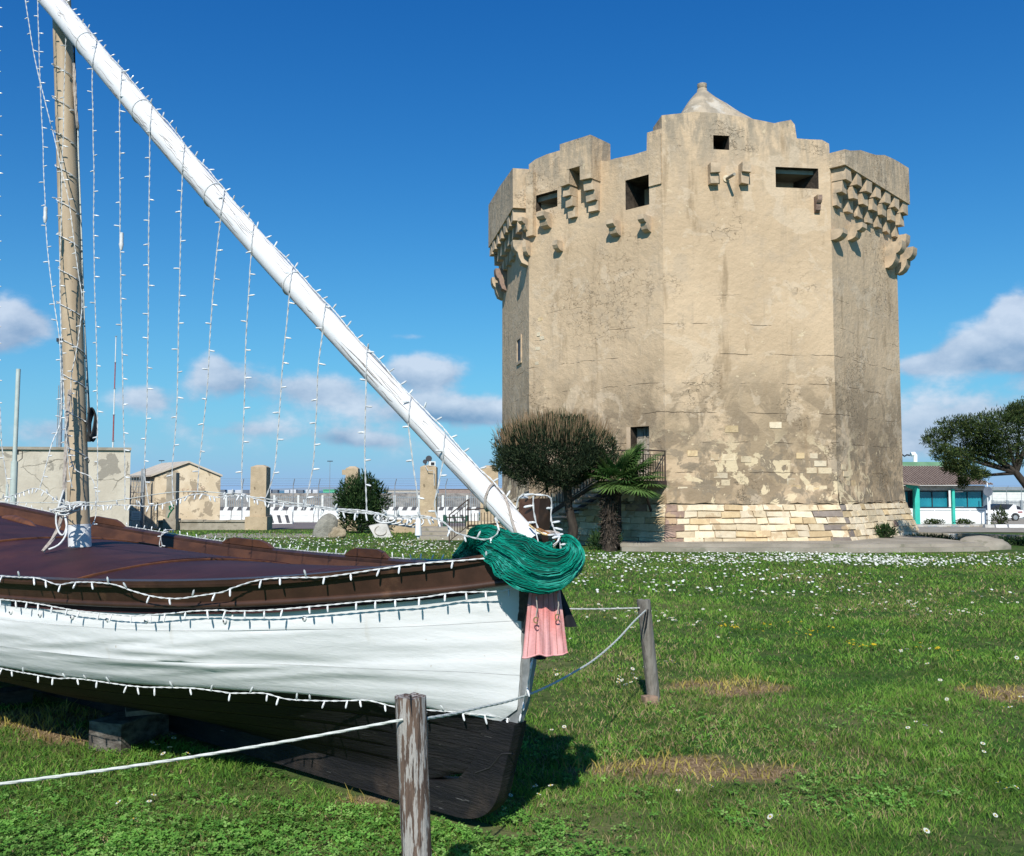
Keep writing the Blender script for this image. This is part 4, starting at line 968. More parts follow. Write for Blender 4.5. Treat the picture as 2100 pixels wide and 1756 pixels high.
for k, (px, py, r, m, lab) in enumerate(((872, 948, .09, M_dark, 'small black spotlight at the left of the pillar top'), (880, 942, .13, M_dark, 'larger round black spotlight on the pillar top'))):
    c = P(px, py, 37.7); top = p4 and P(877, 957, 37.5).z
    t = thing('spotlight', (c.x, c.y, top), lab, 'spotlight')
    obj('lamp_head', MB().tube([c+Vector((0, -.12, .02)), c+Vector((0, .12, -.01))], [r, r*.7], 12), m, t, smooth=40)
    obj('stand', MB().tube([c, Vector((c.x, c.y, top))], .02, 5), M_metal, t)
c = P(886, 951, 37.6); t = thing('white_floodlight', (c.x, c.y, P(886, 957, 37.6).z), 'white boxy floodlight with hanging cable on the pillar', 'floodlight')
obj('lamp_head', MB().box(tuple(c), (.26, .14, .18), .3), M_panel, t); obj('lens', MB().box((c.x+.03, c.y-.08, c.z), (.14, .02, .1), .3), M_dark, t)
obj('cable', MB().tube([c, c+Vector((-.25, -.15, -.1)), c+Vector((-.15, -.25, -.28)), c+Vector((.1, -.25, -.3)), c+Vector((.12, -.24, -.9))], .018, 5), M_wire, t)
# low wall
def low_wall():
    a = P(324, 1070, YL); b = P(512, 1070, YL); t = thing('low_wall', (a.x, YL, gz(YL)), 'low stained wall with coping between the two left pillars', 'wall')
    z0 = gz(YL)-.1; z1 = P(400, 1070.5, YL).z
    quadwall('wall', (a.x, YL), (b.x, YL), z0, z1, .35, M_conc, t)
    n = 4
    for k in range(n):
        x0 = a.x+(b.x-a.x)*k/n; x1 = a.x+(b.x-a.x)*(k+1)/n
        quadwall('coping_slab', (x0+.01, YL-.06), (x1-.01, YL-.06), z1, z1+.07+.02*(k % 2), .47, M_conc, t)
    a = P(793, 1070, 37.8); b = P(861, 1070, 37.8); t = thing('low_wall', (a.x, 37.8, gz(37.8)), 'short low wall between the slab and the spotlight pillar', 'wall')
    quadwall('wall', (a.x, 37.8), (b.x, 37.8), gz(37.8)-.1, P(800, 1066, 37.8).z, .35, M_pillar, t)
low_wall()
# stone steps
g = G(908, 1108); t = thing('garden_steps', tuple(g), 'three wide worn stone steps below the spotlight pillar', 'steps')
for k in range(3):
    Ya = g.y+k*.9; x0 = P(856+k*3, 1090, Ya).x; x1 = P(985, 1090, Ya).x; zz = P(900, 1100-k*9, Ya).z
    obj('step', MB().hexa([(x0, Ya, g.z-.1), (x1, Ya, g.z-.1), (x1, Ya+1, g.z-.1), (x0, Ya+1, g.z-.1)], [(x0, Ya, zz), (x1, Ya, zz), (x1, Ya+1, zz), (x0, Ya+1, zz)]), M_pave, t)
# green railing
Yg = 36; t = thing('green_railing', (P(935, 1000, Yg).x, Yg, gz(Yg)), 'dark green two-bar railing beside the steps', 'railing')
for px in (912, 958): p = P(px, 1080, Yg); obj('post', MB().tube([(p.x, Yg, P(px, 1086, Yg).z), (p.x, Yg, P(px, 1057, Yg).z)], .07, 8), M_greenrail, t)
for py in (1061, 1071): obj('rail', MB().tube([P(912, py, Yg), P(958, py, Yg)], .03, 6), M_greenrail, t)
# standing stone, small rock, round-marked slab
g = G(660, 1103)
mb = MB()
rows = []
prf = [(0, 1.0), (.25, 1.02), (.5, .98), (.72, .85), (.88, .62), (.97, .34), (1.02, .06)]
H = (1104-1053)/FPX*g.y
for h, w in prf:
    r = []
    for k in range(15):
        a = 2*math.pi*k/14; lean = .16*h
        nn = .06*noise.noise(Vector((math.cos(a), math.sin(a), h*2)))
        r.append(Vector((g.x+lean+(w*.40+nn)*math.cos(a), g.y+.3+(w*.26+nn)*math.sin(a), g.z-.05+H*h)))
    rows.append(r)
mb.grid(rows); tag(obj('standing_stone', mb, M_rock, smooth=50), 'tall grey pointed standing stone on the lawn', 'stone')
g = G(692, 1103); tag(obj('small_rock', blobrock((g.x, g.y, g.z+.14), (.30, .22, .22), 9, 3, .4), M_rock2, smooth=50), 'small pitted ochre rock beside the standing stone', 'rock')
g2 = G(697, 1090); tag(obj('small_rock', blobrock((g2.x, g2.y, g2.z+.2), (.22, .2, .3), 12, 3, .4), M_rock2, smooth=50), 'upright ochre rock at the foot of the oleander', 'rock')
g = G(780, 1103); Y = g.y; t = thing('carved_slab', tuple(g), 'tilted grey slab with a carved circle on the lawn', 'slab')
pl = [P(769, 1103, Y), P(804, 1103, Y+.1), P(792, 1072, Y+.35), P(756, 1079, Y+.3)]
obj('slab', MB().prism(pl, (0, .14, .02)), M_concl, t)
c = sum(pl, Vector())/4; uu = (pl[1]-pl[0]).normalized(); nn = uu.cross(pl[3]-pl[0]).normalized(); vv = nn.cross(uu)
if nn.y > 0: nn = -nn
obj('carved_ring', MB().tube([c+nn*.008+uu*math.cos(a)*.2+vv*math.sin(a)*.2 for a in np.linspace(0, 2*math.pi, 25)], .014, 5), M_conc, t)

# chain fence with barbed-wire arms
def fence(Y, x0, x1, step, h, label, group, arm=True, wires=7, off=0):
    z = gz(Y); t = thing('wire_fence', (x0, Y, z), label, 'fence', group)
    n = int((x1-x0)/step)
    pm = MB().tube([(0, 0, 0), (0, 0, h-.42)], .03, 6)
    if arm: pm.tube([(0, 0, h-.42), (.12, -.16, h)], .028, 6)
    me = mesh_of('post', pm, M_metal)
    for k in range(n+1): inst('post', me, t, (x0+k*step, Y, z))
    mb = MB()
    for k in range(4): f = k/3; mb.tube([(x0+.12*f, Y-.16*f, z+h-.42+.42*f), (x1+.12*f, Y-.16*f, z+h-.42+.42*f)], .007, 3)
    for k in range(wires): mb.tube([(x0, Y, z+.15+(h-.6)*k/(wires-1)), (x1, Y, z+.15+(h-.6)*k/(wires-1))], .005, 3)
    obj('wires', mb, M_metal, t, kind='stuff')
Yf = 58
fence(Yf, P(445, 1000, Yf).x, P(1030, 1000, Yf).x, 52*Yf/FPX, P(600, 982, Yf).z-gz(Yf), 'tall wire security fence with angled tops behind the barriers', None)
Yp = 74; t = thing('palisade_fence', (P(600, 1000, Yp).x, Yp, gz(Yp)), 'grey steel palisade fence far behind the white barriers', 'fence')
x0, x1 = P(440, 1000, Yp).x, P(1032, 1000, Yp).x; z0 = gz(Yp); z1 = P(600, 1017, Yp).z; mb = MB(); n = 150
for k in range(n): x = x0+(x1-x0)*k/n; mb.box((x, Yp, (z0+z1)/2), (.045, .03, z1-z0))
mb.box(((x0+x1)/2, Yp+.04, z1-.12), (x1-x0, .03, .05)).box(((x0+x1)/2, Yp+.04, z0+.3), (x1-x0, .03, .05))
obj('bars', mb, M_metal, t, kind='stuff')
for k in range(12): x = x0+(x1-x0)*(k+.5)/12; obj('post', MB().box((x, Yp-.06, (z0+z1)/2), (.16, .06, z1-z0+.1)), M_barr, t)
ORD = ['first', 'second', 'third', 'fourth', 'fifth', 'sixth', 'seventh', 'eighth', 'ninth', 'tenth', 'eleventh', 'twelfth', 'thirteenth', 'fourteenth', 'fifteenth']
# jersey barriers in a row
def jersey_mesh(L_, h):
    mb = MB(); hl = L_/2
    prof = [(-.30, 0), (-.30, .08*h), (-.16, .34*h), (-.09, .72*h), (-.09, .72*h)]
    q = [(-.30, 0), (-.30, .08), (-.15, .30), (-.10, h*.77), (.10, h*.77), (.15, .30), (.30, .08), (.30, 0)]
    mb.prism([Vector((-hl, y, z)) for y, z in q], (L_, 0, 0))
    top = MB()
    for k in range(3):
        x = -hl+L_*(k+.08)/3; w = L_/3*.48
        for (a, m) in ((x, 0), (x+w, 1)):
            top.hexa([(a, -.10, h*.77+.003), (a+w, -.10, h*.77+.003), (a+w, .10, h*.77+.003), (a, .10, h*.77+.003)], [(a+.12, -.08, h), (a+w+.12, -.08, h), (a+w+.12, .08, h), (a+.12, .08, h)], m)
    return mesh_of('barrier_body', mb, M_barr), mesh_of('barrier_top', top, [M_barr, M_stripe])
Yb = 66; JL = 1.95; jb, jt_ = jersey_mesh(JL-.04, 1.08)
x = P(448, 1000, Yb).x; kk = 0
gapx = [P(430, 1000, Yb).x]
while x < P(1000, 1000, Yb).x:
    t = thing('concrete_barrier', (x, Yb+.02*(kk % 3), gz(Yb)), ORD[kk]+' white barrier from the left in the row with black striped tops', 'barrier', 'row of white concrete barriers along the road')
    inst('barrier_body', jb, t, (x, Yb+.02*(kk % 3), gz(Yb))); inst('barrier_top', jt_, t, (x, Yb+.02*(kk % 3), gz(Yb)))
    x += JL; kk += 1
# nearer small striped barriers
for (px, py, lab) in ((575, 1075, 'low striped barrier right of the tall ochre pillar'), (470, 1069, 'low striped barrier behind the low wall'), (935, 1073, 'blue and white striped barrier behind the green railing')):
    g = G(px, py); t = thing('striped_barrier', tuple(g), lab, 'barrier')
    wd = 1.5 if px != 935 else 1.7; h = .62
    obj('barrier_body', MB().hexa([(g.x-wd/2, g.y, g.z), (g.x+wd/2, g.y, g.z), (g.x+wd/2, g.y+.4, g.z), (g.x-wd/2, g.y+.4, g.z)], [(g.x-wd/2+.05, g.y+.12, g.z+h), (g.x+wd/2-.05, g.y+.12, g.z+h), (g.x+wd/2-.05, g.y+.28, g.z+h), (g.x-wd/2+.05, g.y+.28, g.z+h)]), M_barr, t)
    for k in range(3):
        x = g.x-wd/2+.15+k*wd/3; y0 = g.y-.004; 
        obj('stripe', MB().hexa([(x, y0-.004, g.z+.08), (x+.2, y0-.004, g.z+.08), (x+.2, y0+.01, g.z+.08), (x, y0+.01, g.z+.08)], [(x-.16, y0+.096, g.z+h-.06), (x+.04, y0+.096, g.z+h-.06), (x+.04, y0+.12, g.z+h-.06), (x-.16, y0+.12, g.z+h-.06)]), M_stripe, t)
# road behind the lawn (left) with pinkish paving
rd = MB().add([(-40, 44.5, gz(44.5)+.015), (3, 44.5, gz(44.5)+.015), (3, 65, gz(65)+.015), (-40, 65, gz(65)+.015)], [(0, 1, 2, 3)])
obj('road', rd, M_road, kind='structure', label='pinkish grey paved road behind the low wall')
obj('gravel_path', MB().add([Vector((G(430, 1100).x, 31, gz(31)+.008)), Vector((G(640, 1100).x, 31.5, gz(31.5)+.008)), Vector((G(700, 1095).x, 36, gz(36)+.008)), Vector((G(420, 1095).x, 37, gz(37)+.008))], [(0, 1, 2, 3)]), M_pave, kind='structure', label='worn gravelly strip crossing the lawn before the low wall')
# steel grid gate with notice
Yq = 44; t = thing('steel_gate', (P(280, 1000, Yq).x, Yq, gz(Yq)), 'blue-grey steel grid gate between the building and the hut', 'gate')
mb = MB(); xa, xb = P(268, 1000, Yq).x, P(291, 1000, Yq).x; za, zb = P(280, 1068, Yq).z, P(280, 976, Yq).z
for k in range(9): z = za+(zb-za)*k/8; mb.tube([(xa, Yq, z), (xb, Yq, z)], .012, 4)
for k in range(5): x = xa+(xb-xa)*k/4; mb.tube([(x, Yq, za), (x, Yq, zb)], .012 if k % 4 else .03, 4)
mb.tube([(xa, Yq, P(280, 1030, Yq).z), (P(288, 1000, Yq).x, Yq, zb)], .015, 4)
obj('grid', mb, M_metal, t)
cc = P(279, 1058, Yq-.05); obj('notice', MB().box((cc.x, Yq-.05, cc.z), (.42, .02, .42)), M_panel, t)
for k in range(4): obj('printed_line', MB().box((cc.x, Yq-.063, cc.z+.12-.08*k), (.32, .006, .025)), M_concl, t)
p = P(291, 1000, Yq+1); tag(obj('grey_post', MB().box((p.x+.05, Yq+1, 1.0), (.16, .16, 3.2)), M_metal), 'square grey steel post beside the hut roof', 'post')

# harbour in the distance
def harbour():
    obj('breakwater', MB().grid([[Vector((x, 170+3*noise.noise(Vector((x*.2, 0, 0))), -2.6)) for x in range(-160, 2, 3)], [Vector((x, 174, P(0, 1012, 172).z+.25*noise.noise(Vector((x*.35, 2, 0))))) for x in range(-160, 2, 3)], [Vector((x, 182, P(0, 1012, 172).z)) for x in range(-160, 2, 3)]]), M_break, kind='structure', label='rough stone breakwater line before the sea')
    Yh = 320; g0 = P(440, 1008, Yh)
    obj('quay', MB().box((P(650, 1008, Yh).x, Yh+20, -2.2), (260, 60, 1.8)), M_conc, kind='structure', label='flat grey quay far behind the fences')
    rr = random.Random(8); px = 575; k = 0
    for px in (352, 458, 474, 492, 506, 520, 552, 566, 590, 603, 617, 634, 648):
        q = P(px, 1005, Yh); w = rr.uniform(1.6, 2.6); m = [M_hazeport, M_portdark, M_hazeport][k % 3]
        tag(obj('container_stack', MB().box((q.x, Yh, P(px, 1008, Yh).z), (w, 2.4, rr.uniform(.9, 1.3))), m), ORD[k]+' tiny cargo container from the left on the far quay', 'container', 'cargo containers on the far quay'); k += 1
    q = P(678, 1007, 300); t = thing('green_shed', (q.x, 300, -1.3), 'small bright green shed on the far quay', 'shed')
    obj('wall', MB().box((q.x, 300, q.z-.1), (4.2, 3, .9)), M_shed, t); obj('roof', MB().box((q.x, 300, q.z+.42), (4.6, 3.4, .14)), M_shed, t)
    q = P(840, 1007, 300); tag(obj('long_shed', MB().box((q.x, 300, q.z-.2), (15, 3, .7)).box((q.x, 300, q.z+.2), (15.4, 3.4, .1)), M_roofc), 'long low tan shed on the quay right of the oleander', 'shed')
    q = P(945, 1007, 300); tag(obj('long_shed', MB().box((q.x, 300, q.z-.1), (14, 3, 1.3)).box((q.x, 300, q.z+.6), (14.4, 3.4, .12)), mat('brick_shed', (.32, .24, .2))), 'long brown shed on the quay right of the spotlight pillar', 'shed')
    for (px, yt, yb) in ((676, 946, 1010), (330, 945, 1000), (398, 1100, 1100)):
        if yt > 1050: continue
        q = P(px, yb, 260); zt = P(px, yt, 260).z
        t = thing('harbour_lamp_mast', (q.x, 260, q.z), 'slim harbour lamp mast ' + ('above the green shed' if px == 676 else 'rising behind the hut roof'), 'lamp mast')
        obj('mast', MB().tube([(q.x, 260, -2), (q.x, 260, zt)], [.12, .06], 6), M_metal, t); obj('lamp_arm', MB().box((q.x, 260, zt), (1.5, .3, .22)), M_dark, t)
    h = [(-1100+i*90, 3600) for i in range(14)]
    rows = [[Vector((x, y, -6)) for x, y in h], [Vector((x, y+150, max(-5, 5+14*noise.noise(Vector((x*.0021, 3, 0)))))) for x, y in h], [Vector((x, y+900, -6)) for x, y in h]]
    obj('hills', MB().grid(rows), M_hill, smooth=60, kind='structure', label='faint low blue hills on the horizon')
harbour()

# ------------------------------------------------------------ background, right side
def pavilion():
    Y = 57.0; z0 = gz(Y); X = lambda px: P(px, 1000, Y).x; Z = lambda py: P(1900, py, Y).z
    t = thing('harbour_pavilion', (X(1920), Y, z0), 'white pavilion with teal posts, blue glass and tiled roof at right', 'building')
    x0 = X(1760); x1 = X(2024)
    obj('wall', MB().box(((x0+x1)/2, Y+3.2, (z0+Z(1043))/2-.002), (x1-x0, 6, Z(1043)-z0)), M_panel, t)
    obj('fascia', MB().box(((x0+x1)/2, Y+3.2, (Z(996)+Z(1006))/2), (x1-x0, 5.9, Z(996)-Z(1006))), M_concl, t)
    obj('back_wall', MB().box(((x0+x1)/2, Y+5.5, (Z(1043)+Z(1006))/2), (x1-x0-.1, 1, Z(1006)-Z(1043))), M_portdark, t)
    for (a, b) in ((1770, 1845), (1847, 1871), (1884, 1952), (1958.5, 2023)):
        w = bpy.data.objects.new('window', None); COL.objects.link(w); w.parent = t; OFF[w.name] = OFF[t.name]
        obj('frame', MB().box(((X(a)+X(b))/2, Y+.5, Z(1006)-.04), (X(b)-X(a), .12, .08)).box(((X(a)+X(b))/2, Y+.5, Z(1043)+.04), (X(b)-X(a), .12, .08)).box((X(a)+.03, Y+.5, Z(1024)), (.06, .11, Z(1009)-Z(1040))).box((X(b)-.03, Y+.5, Z(1024)), (.06, .11, Z(1009)-Z(1040))), M_frame, w)
        n = 2 if b-a > 40 else 1
        for k in range(n):
            p, q = X(a)+.06+(X(b)-X(a)-.12)*k/n, X(a)+.06+(X(b)-X(a)-.12)*(k+1)/n
            obj('pane', MB().box(((p+q)/2, Y+.52, Z(1024.5)), (q-p-.05, .02, Z(1009)-Z(1040))), M_glass, w)
            if k: obj('mullion', MB().box((p, Y+.5, Z(1024.5)), (.05, .10, Z(1009)-Z(1040))), M_frame, w)
    for (a, b) in ((1853, 1870), (1885, 1917), (1919, 1951), (1959, 1990), (1992, 2022)):
        obj('panel', MB().box(((X(a)+X(b))/2, Y+.19, (Z(1045)+Z(1074))/2), (X(b)-X(a), .02, Z(1045)-Z(1074))), M_panel, t)
        obj('panel_groove', MB().box(((X(a)+X(b))/2, Y+.175, Z(1047)), (X(b)-X(a), .02, .03)), M_metal, t)
    obj('teal_post', MB().box((X(1878), Y-.02, (z0+Z(1000))/2), (.30, .3, Z(1000)-z0)), M_teal, t)
    obj('teal_post', MB().box((X(1955), Y+.1, (z0+Z(1003))/2), (.16, .2, Z(1003)-z0)), M_teal, t)
    obj('teal_brace', MB().prism([Vector((X(1873), Y-.1, Z(1004))), Vector((X(1861), Y-.1, Z(999))), Vector((X(1858), Y-.1, Z(994))), Vector((X(1882), Y-.1, Z(994))), Vector((X(1882), Y-.1, Z(1004)))], (0, .25, 0)), M_teal, t)
    # tiled roof, each course a row of tiles
    e0 = Vector((x0, Y-.45, Z(994))); e1 = Vector((X(2030), Y-.45, Z(994))); r0 = Vector((x0, Y+3.2, Z(966)+.35)); r1 = Vector((X(1978), Y+3.2, Z(966)+.35))
    obj('roof', MB().add([e0, e1, r1, r0, Vector((x0, Y+6.8, e0.z)), Vector((e1.x, Y+6.8, e0.z))], [(0, 1, 2, 3), (3, 2, 5, 4), (1, 5, 2), (0, 3, 4), (0, 4, 5, 1)]), M_tile, t)
    cols = 46
    for k in range(cols):
        a = e0.lerp(e1, (k+.5)/cols); xx = a.x
        tt = 1 if xx < r1.x else max(0, (e1.x-xx)/(e1.x-r1.x))
        b = Vector((xx, e0.y+(r0.y-e0.y)*tt, e0.z+(r0.z-e0.z)*tt))
        if tt > .05: obj('tile', MB().tube([a+Vector((0, -.03, .02)), b+Vector((0, 0, .02))], .052, 5), M_tile, t)
    # porch gable at left
    obj('porch_roof', MB().hexa([Vector((X(1760), Y-1.4, Z(985))), Vector((X(1866), Y-1.4, Z(997))), Vector((X(1882), Y, Z(995))), Vector((X(1760), Y, Z(981)))], [Vector((X(1760), Y-1.4, Z(981.5))), Vector((X(1866), Y-1.4, Z(993.5))), Vector((X(1882), Y, Z(991.5))), Vector((X(1760), Y, Z(977)))]), M_tile, t)
    # green roofed hall behind
    t2 = thing('green_roof_hall', (X(1890), Y+9, z0), 'taller hall with a pale green roof behind the pavilion', 'building'); Y2 = Y+9
    X2 = lambda px: P(px, 1000, Y2).x; Z2 = lambda py: P(1900, py, Y2).z
    obj('wall', MB().box(((X2(1750)+X2(1975))/2, Y2+3, (z0-.3+Z2(964))/2), (X2(1975)-X2(1750), 6, Z2(964)-z0+.3)), M_barr, t2)
    obj('roof', MB().hexa([Vector((X2(1748), Y2-.2, Z2(963))), Vector((X2(1978), Y2-.2, Z2(963))), Vector((X2(1978), Y2+6.2, Z2(963))), Vector((X2(1748), Y2+6.2, Z2(963)))], [Vector((X2(1748), Y2+.6, Z2(947))), Vector((X2(1970), Y2+.6, Z2(947))), Vector((X2(1970), Y2+5, Z2(947))), Vector((X2(1748), Y2+5, Z2(947)))]), M_greenroof, t2)
    obj('gutter', MB().tube([Vector((X2(1748), Y2-.25, Z2(963))), Vector((X2(1978), Y2-.25, Z2(963)))], .1, 6), M_greenrail, t2)
    obj('vent_pipe', MB().tube([P(1877, 950, Y2+2), P(1877, 934, Y2+2), P(1875, 931, Y2+2), P(1868, 932, Y2+2)], .16, 8), M_panel, t2, smooth=50)
    obj('roof_cable', MB().tube([P(1866, 934, Y2+2), P(1860, 933, Y2+2), P(1855, 936, Y2+2), P(1850, 932, Y2+2), P(1844, 935, Y2+2)], .06, 5), M_dark, t2)
    # round sign seen from behind, on its pole
    q = P(2026, 1008, Y-1); t3 = thing('round_sign', (q.x, q.y, z0), 'round grey sign seen from behind at the pavilion corner', 'sign')
    obj('sign_disc', MB().tube([Vector((q.x, Y-1.02, q.z)), Vector((q.x, Y-.98, q.z))], .29, 20), M_portdark, t3); obj('pole', MB().tube([(q.x+.02, Y-.9, z0), (q.x+.02, Y-.9, q.z+.6)], .035, 6), M_panel, t3)
    q = P(2029, 1040, Y-.5); tag(obj('white_downpipe', MB().tube([(q.x, Y-.5, z0), (q.x, Y-.5, Z(1018))], .06, 8), M_panel), 'white pipe standing at the right corner of the pavilion', 'pipe')
    for (px, w, lab) in ((1858, .38, 'small clipped bush at the left of the pavilion wall'), (1915, .6, 'wide low clipped bush before the pavilion wall'), (1977, .5, 'low clipped bush nearest the round sign')):
        q = P(px, 1072, Y-2); bush('clipped_bush', lab, 'bush', (q.x, Y-2, q.z), (w, .4, .17), 600, .12, .05, L_tr, (0, 0, .6), stems=False)
    q = P(2051, 1062, 50); bush('roadside_bush', 'loose pale bush in front of the parked car', 'bush', (q.x, 50, q.z), (.42, .4, .5), 800, .16, .05, L_tr, (0, 0, .8), thresh=-.1)
pavilion()
def right_far():
    Y = 130; t = thing('grey_warehouse', (P(2090, 1000, Y).x, Y, gz(Y)), 'long pale grey warehouse behind a fence at far right', 'building')
    a, b = P(2028, 1000, Y).x, P(2200, 1000, Y).x; z1 = P(0, 1006, Y).z; z0 = gz(Y)
    obj('wall', MB().box(((a+b)/2, Y+4, (z0+z1)/2), (b-a, 8, z1-z0)), M_barr, t)
    obj('roof', MB().box(((a+b)/2, Y+4, z1+.25), (b-a+.6, 8.6, .5)), M_metal, t)
    fence(100, P(2034, 1000, 100).x, P(2200, 1000, 100).x, 30*100/FPX, 3.4, 'wire fence before the far right warehouse', None)
    t = thing('grey_palisade', (P(2034, 1000, 92).x, 92, gz(92)), 'low grey bar fence behind the parked car', 'fence'); mb = MB()
    xa, xb = P(2034, 1000, 92).x, P(2180, 1000, 92).x; zt = P(0, 1027, 92).z
    for k in range(52): mb.box((xa+(xb-xa)*k/52, 92, (gz(92)+zt)/2), (.06, .04, zt-gz(92)))
    mb.box(((xa+xb)/2, 92.05, zt-.2), (xb-xa, .04, .08)); obj('bars', mb, M_metal, t, kind='stuff')
    for k in range(5): x = xa+(xb-xa)*k/5; obj('post', MB().box((x, 91.9, (gz(92)+zt)/2), (.22, .1, zt-gz(92)+.1)), M_metal, t)
right_far()
def car():
    Y = 72; g = P(2053, 1069, Y); z0 = gz(Y); s = 1.36/1.6; 
    t = thing('parked_car', (g.x, Y, z0), 'white parked hatchback car with black roof at the right edge', 'car')
    def V(x, z, y=0): return Vector((g.x+x*s, Y+y*s, z0+z*s))
    # side view: front towards the left, rear lamps towards the right
    body = [(-2.1, .35), (-2.15, .62), (-1.95, .85), (-1.1, 1.0), (1.55, 1.05), (2.05, .98), (2.15, .7), (2.1, .38), (1.75, .28), (-1.8, .28)]
    obj('body', MB().prism([V(x, z) for x, z in body], (0, 1.7*s, 0)), M_carw, t, smooth=30)
    cab = [(-1.15, 1.0), (-.55, 1.42), (.2, 1.56), (1.1, 1.52), (1.75, 1.32), (1.95, 1.03)]
    obj('cabin', MB().prism([V(x, z, .08) for x, z in cab], (0, 1.54*s, 0)), M_frame, t, smooth=30)
    obj('rear_pillar', MB().prism([V(x, z, .05) for x, z in [(.75, 1.05), (1.2, 1.5), (1.45, 1.46), (1.5, 1.05)]], (0, .05, 0)), M_carw, t)
    obj('windscreen', MB().prism([V(x, z, .062) for x, z in [(1.55, 1.1), (1.5, 1.4), (1.72, 1.3), (1.9, 1.06)]], (0, .03, 0)), M_dark, t)
    obj('side_window', MB().prism([V(x, z, .062) for x, z in [(-.9, 1.05), (-.45, 1.38), (.1, 1.46), (.65, 1.4), (.62, 1.06)]], (0, .03, 0)), M_dark, t)
    red = mat('tail_lamp_red', (.3, .02, .02), rough=.3)
    obj('tail_lamp', MB().prism([V(x, z, -.012) for x, z in [(1.5, .86), (1.95, .88), (1.98, .76), (1.6, .75)]], (0, .05, 0)), red, t)
    for x in (-1.35, 1.32):
        w = obj('wheel', MB().tube([V(x, .33, -.02), V(x, .33, .2)], .33*s, 18), M_rubber, t)
        obj('rim', MB().tube([V(x, .33, -.035), V(x, .33, .0)], .21*s, 10), M_metal, w)
    for x in (-1.35, 1.32): obj('wheel_arch', MB().tube([V(x+math.cos(a)*.38, .33+math.sin(a)*.38, -.008) for a in np.linspace(.1, 3.04, 9)], .03, 5), M_rubber, t)
car()
def right_walls():
    # stone kerb wall in front of the pavilion with mottled stones
    Y = 49; t = thing('roadside_wall', (P(1940, 1080, Y).x, Y, gz(Y)), 'low mottled grey stone wall before the pavilion', 'wall')
    a, b = P(1846, 1080, Y).x, P(2016, 1080, Y).x; z0, z1 = P(0, 1092, Y).z, P(0, 1076.5, Y).z
    obj('wall', MB().box(((a+b)/2, Y+.2, (z0+z1)/2), (b-a, .4, z1-z0)), M_concl, t)
    x = a; k = 0
    while x < b-.2:
        w = random.uniform(.16, .34); obj('stone', MB().box((x+w/2, Y-.005, z1-.13+random.uniform(-.03, .03)), (w*.8, .05, random.uniform(.12, .2))), random.choice([M_concl, M_conc, M_metal]), t); x += w
    for i, (pa, pb) in enumerate(((2019, 2040), (2041, 2066), (2068, 2102))):
        Y = 47; A, B = P(pa, 1080, Y).x, P(pb, 1080, Y).x; zt = P(0, 1076, Y).z; zb = P(0, 1093, Y).z
        t = thing('roadside_block', ((A+B)/2, Y, zb), ['grey concrete road block under the round sign', 'pale concrete road block below the loose bush', 'white concrete road block below the parked car'][i], 'barrier')
        obj('barrier_body', MB().hexa([(A, Y-.15, zb), (B, Y-.15, zb), (B, Y+.3, zb), (A, Y+.3, zb)], [(A+.03, Y, zt), (B-.03, Y, zt), (B-.03, Y+.2, zt), (A+.03, Y+.2, zt)]), [M_concl, M_barr, M_barr][i], t)
        obj('stripe', MB().hexa([(A+.1, Y-.1545+.04, zb+.1), (A+.3, Y-.1545+.04, zb+.1), (A+.3, Y-.12, zb+.1), (A+.1, Y-.12, zb+.1)], [(A+.2, Y-.012, zt-.04), (A+.4, Y-.012, zt-.04), (A+.4, Y, zt-.04), (A+.2, Y, zt-.04)]), M_conc, t)
    # road sheet at right
    obj('road', MB().add([Vector((9, 38, gz(38)+.02)), Vector((60, 38, gz(38)+.02)), Vector((60, 90, gz(90)+.02)), Vector((9, 90, gz(90)+.02))], [(0, 1, 2, 3)]), M_conc, kind='structure', label='grey road strip right of the tower')
    # moat wall with iron grate
    a = P(1862, 1089, 31.5); b = P(2140, 1099, 28.5)
    t = thing('moat_wall', (a.x, a.y, 0), 'low dark stained wall with an iron grate right of the tower', 'wall')
    quadwall('wall', (a.x, 31.5), (b.x, 28.5), -.3, .17, .4, M_conc, t)
    c = P(1972, 1103, 29.9); 
    yw = 31.5+(c.x-a.x)/(b.x-a.x)*-3.0
    for k in range(7): obj('grate_bar', MB().box((c.x-.17+.057*k, yw-.06, .0), (.018, .03, .28)), M_barr, t)
    obj('grate_frame', MB().box((c.x, yw-.055, .145), (.42, .04, .02)).box((c.x, yw-.055, -.06), (.42, .04, .02)).box((c.x, yw-.055, .04), (.42, .04, .015)), M_barr, t)
    for (x, y, lab) in ((1905, 1112, 'dark weeds in the gap right of the tower base'), (2095, 1118, 'dark weeds beneath the leaning tree')):
        g = G(x, y); bush('weed_clump', lab, 'weeds', (g.x, g.y, .06), (.9, .5, .14), 900, .12, .03, L_ol, (0, 0, 1), stems=False)
right_walls()

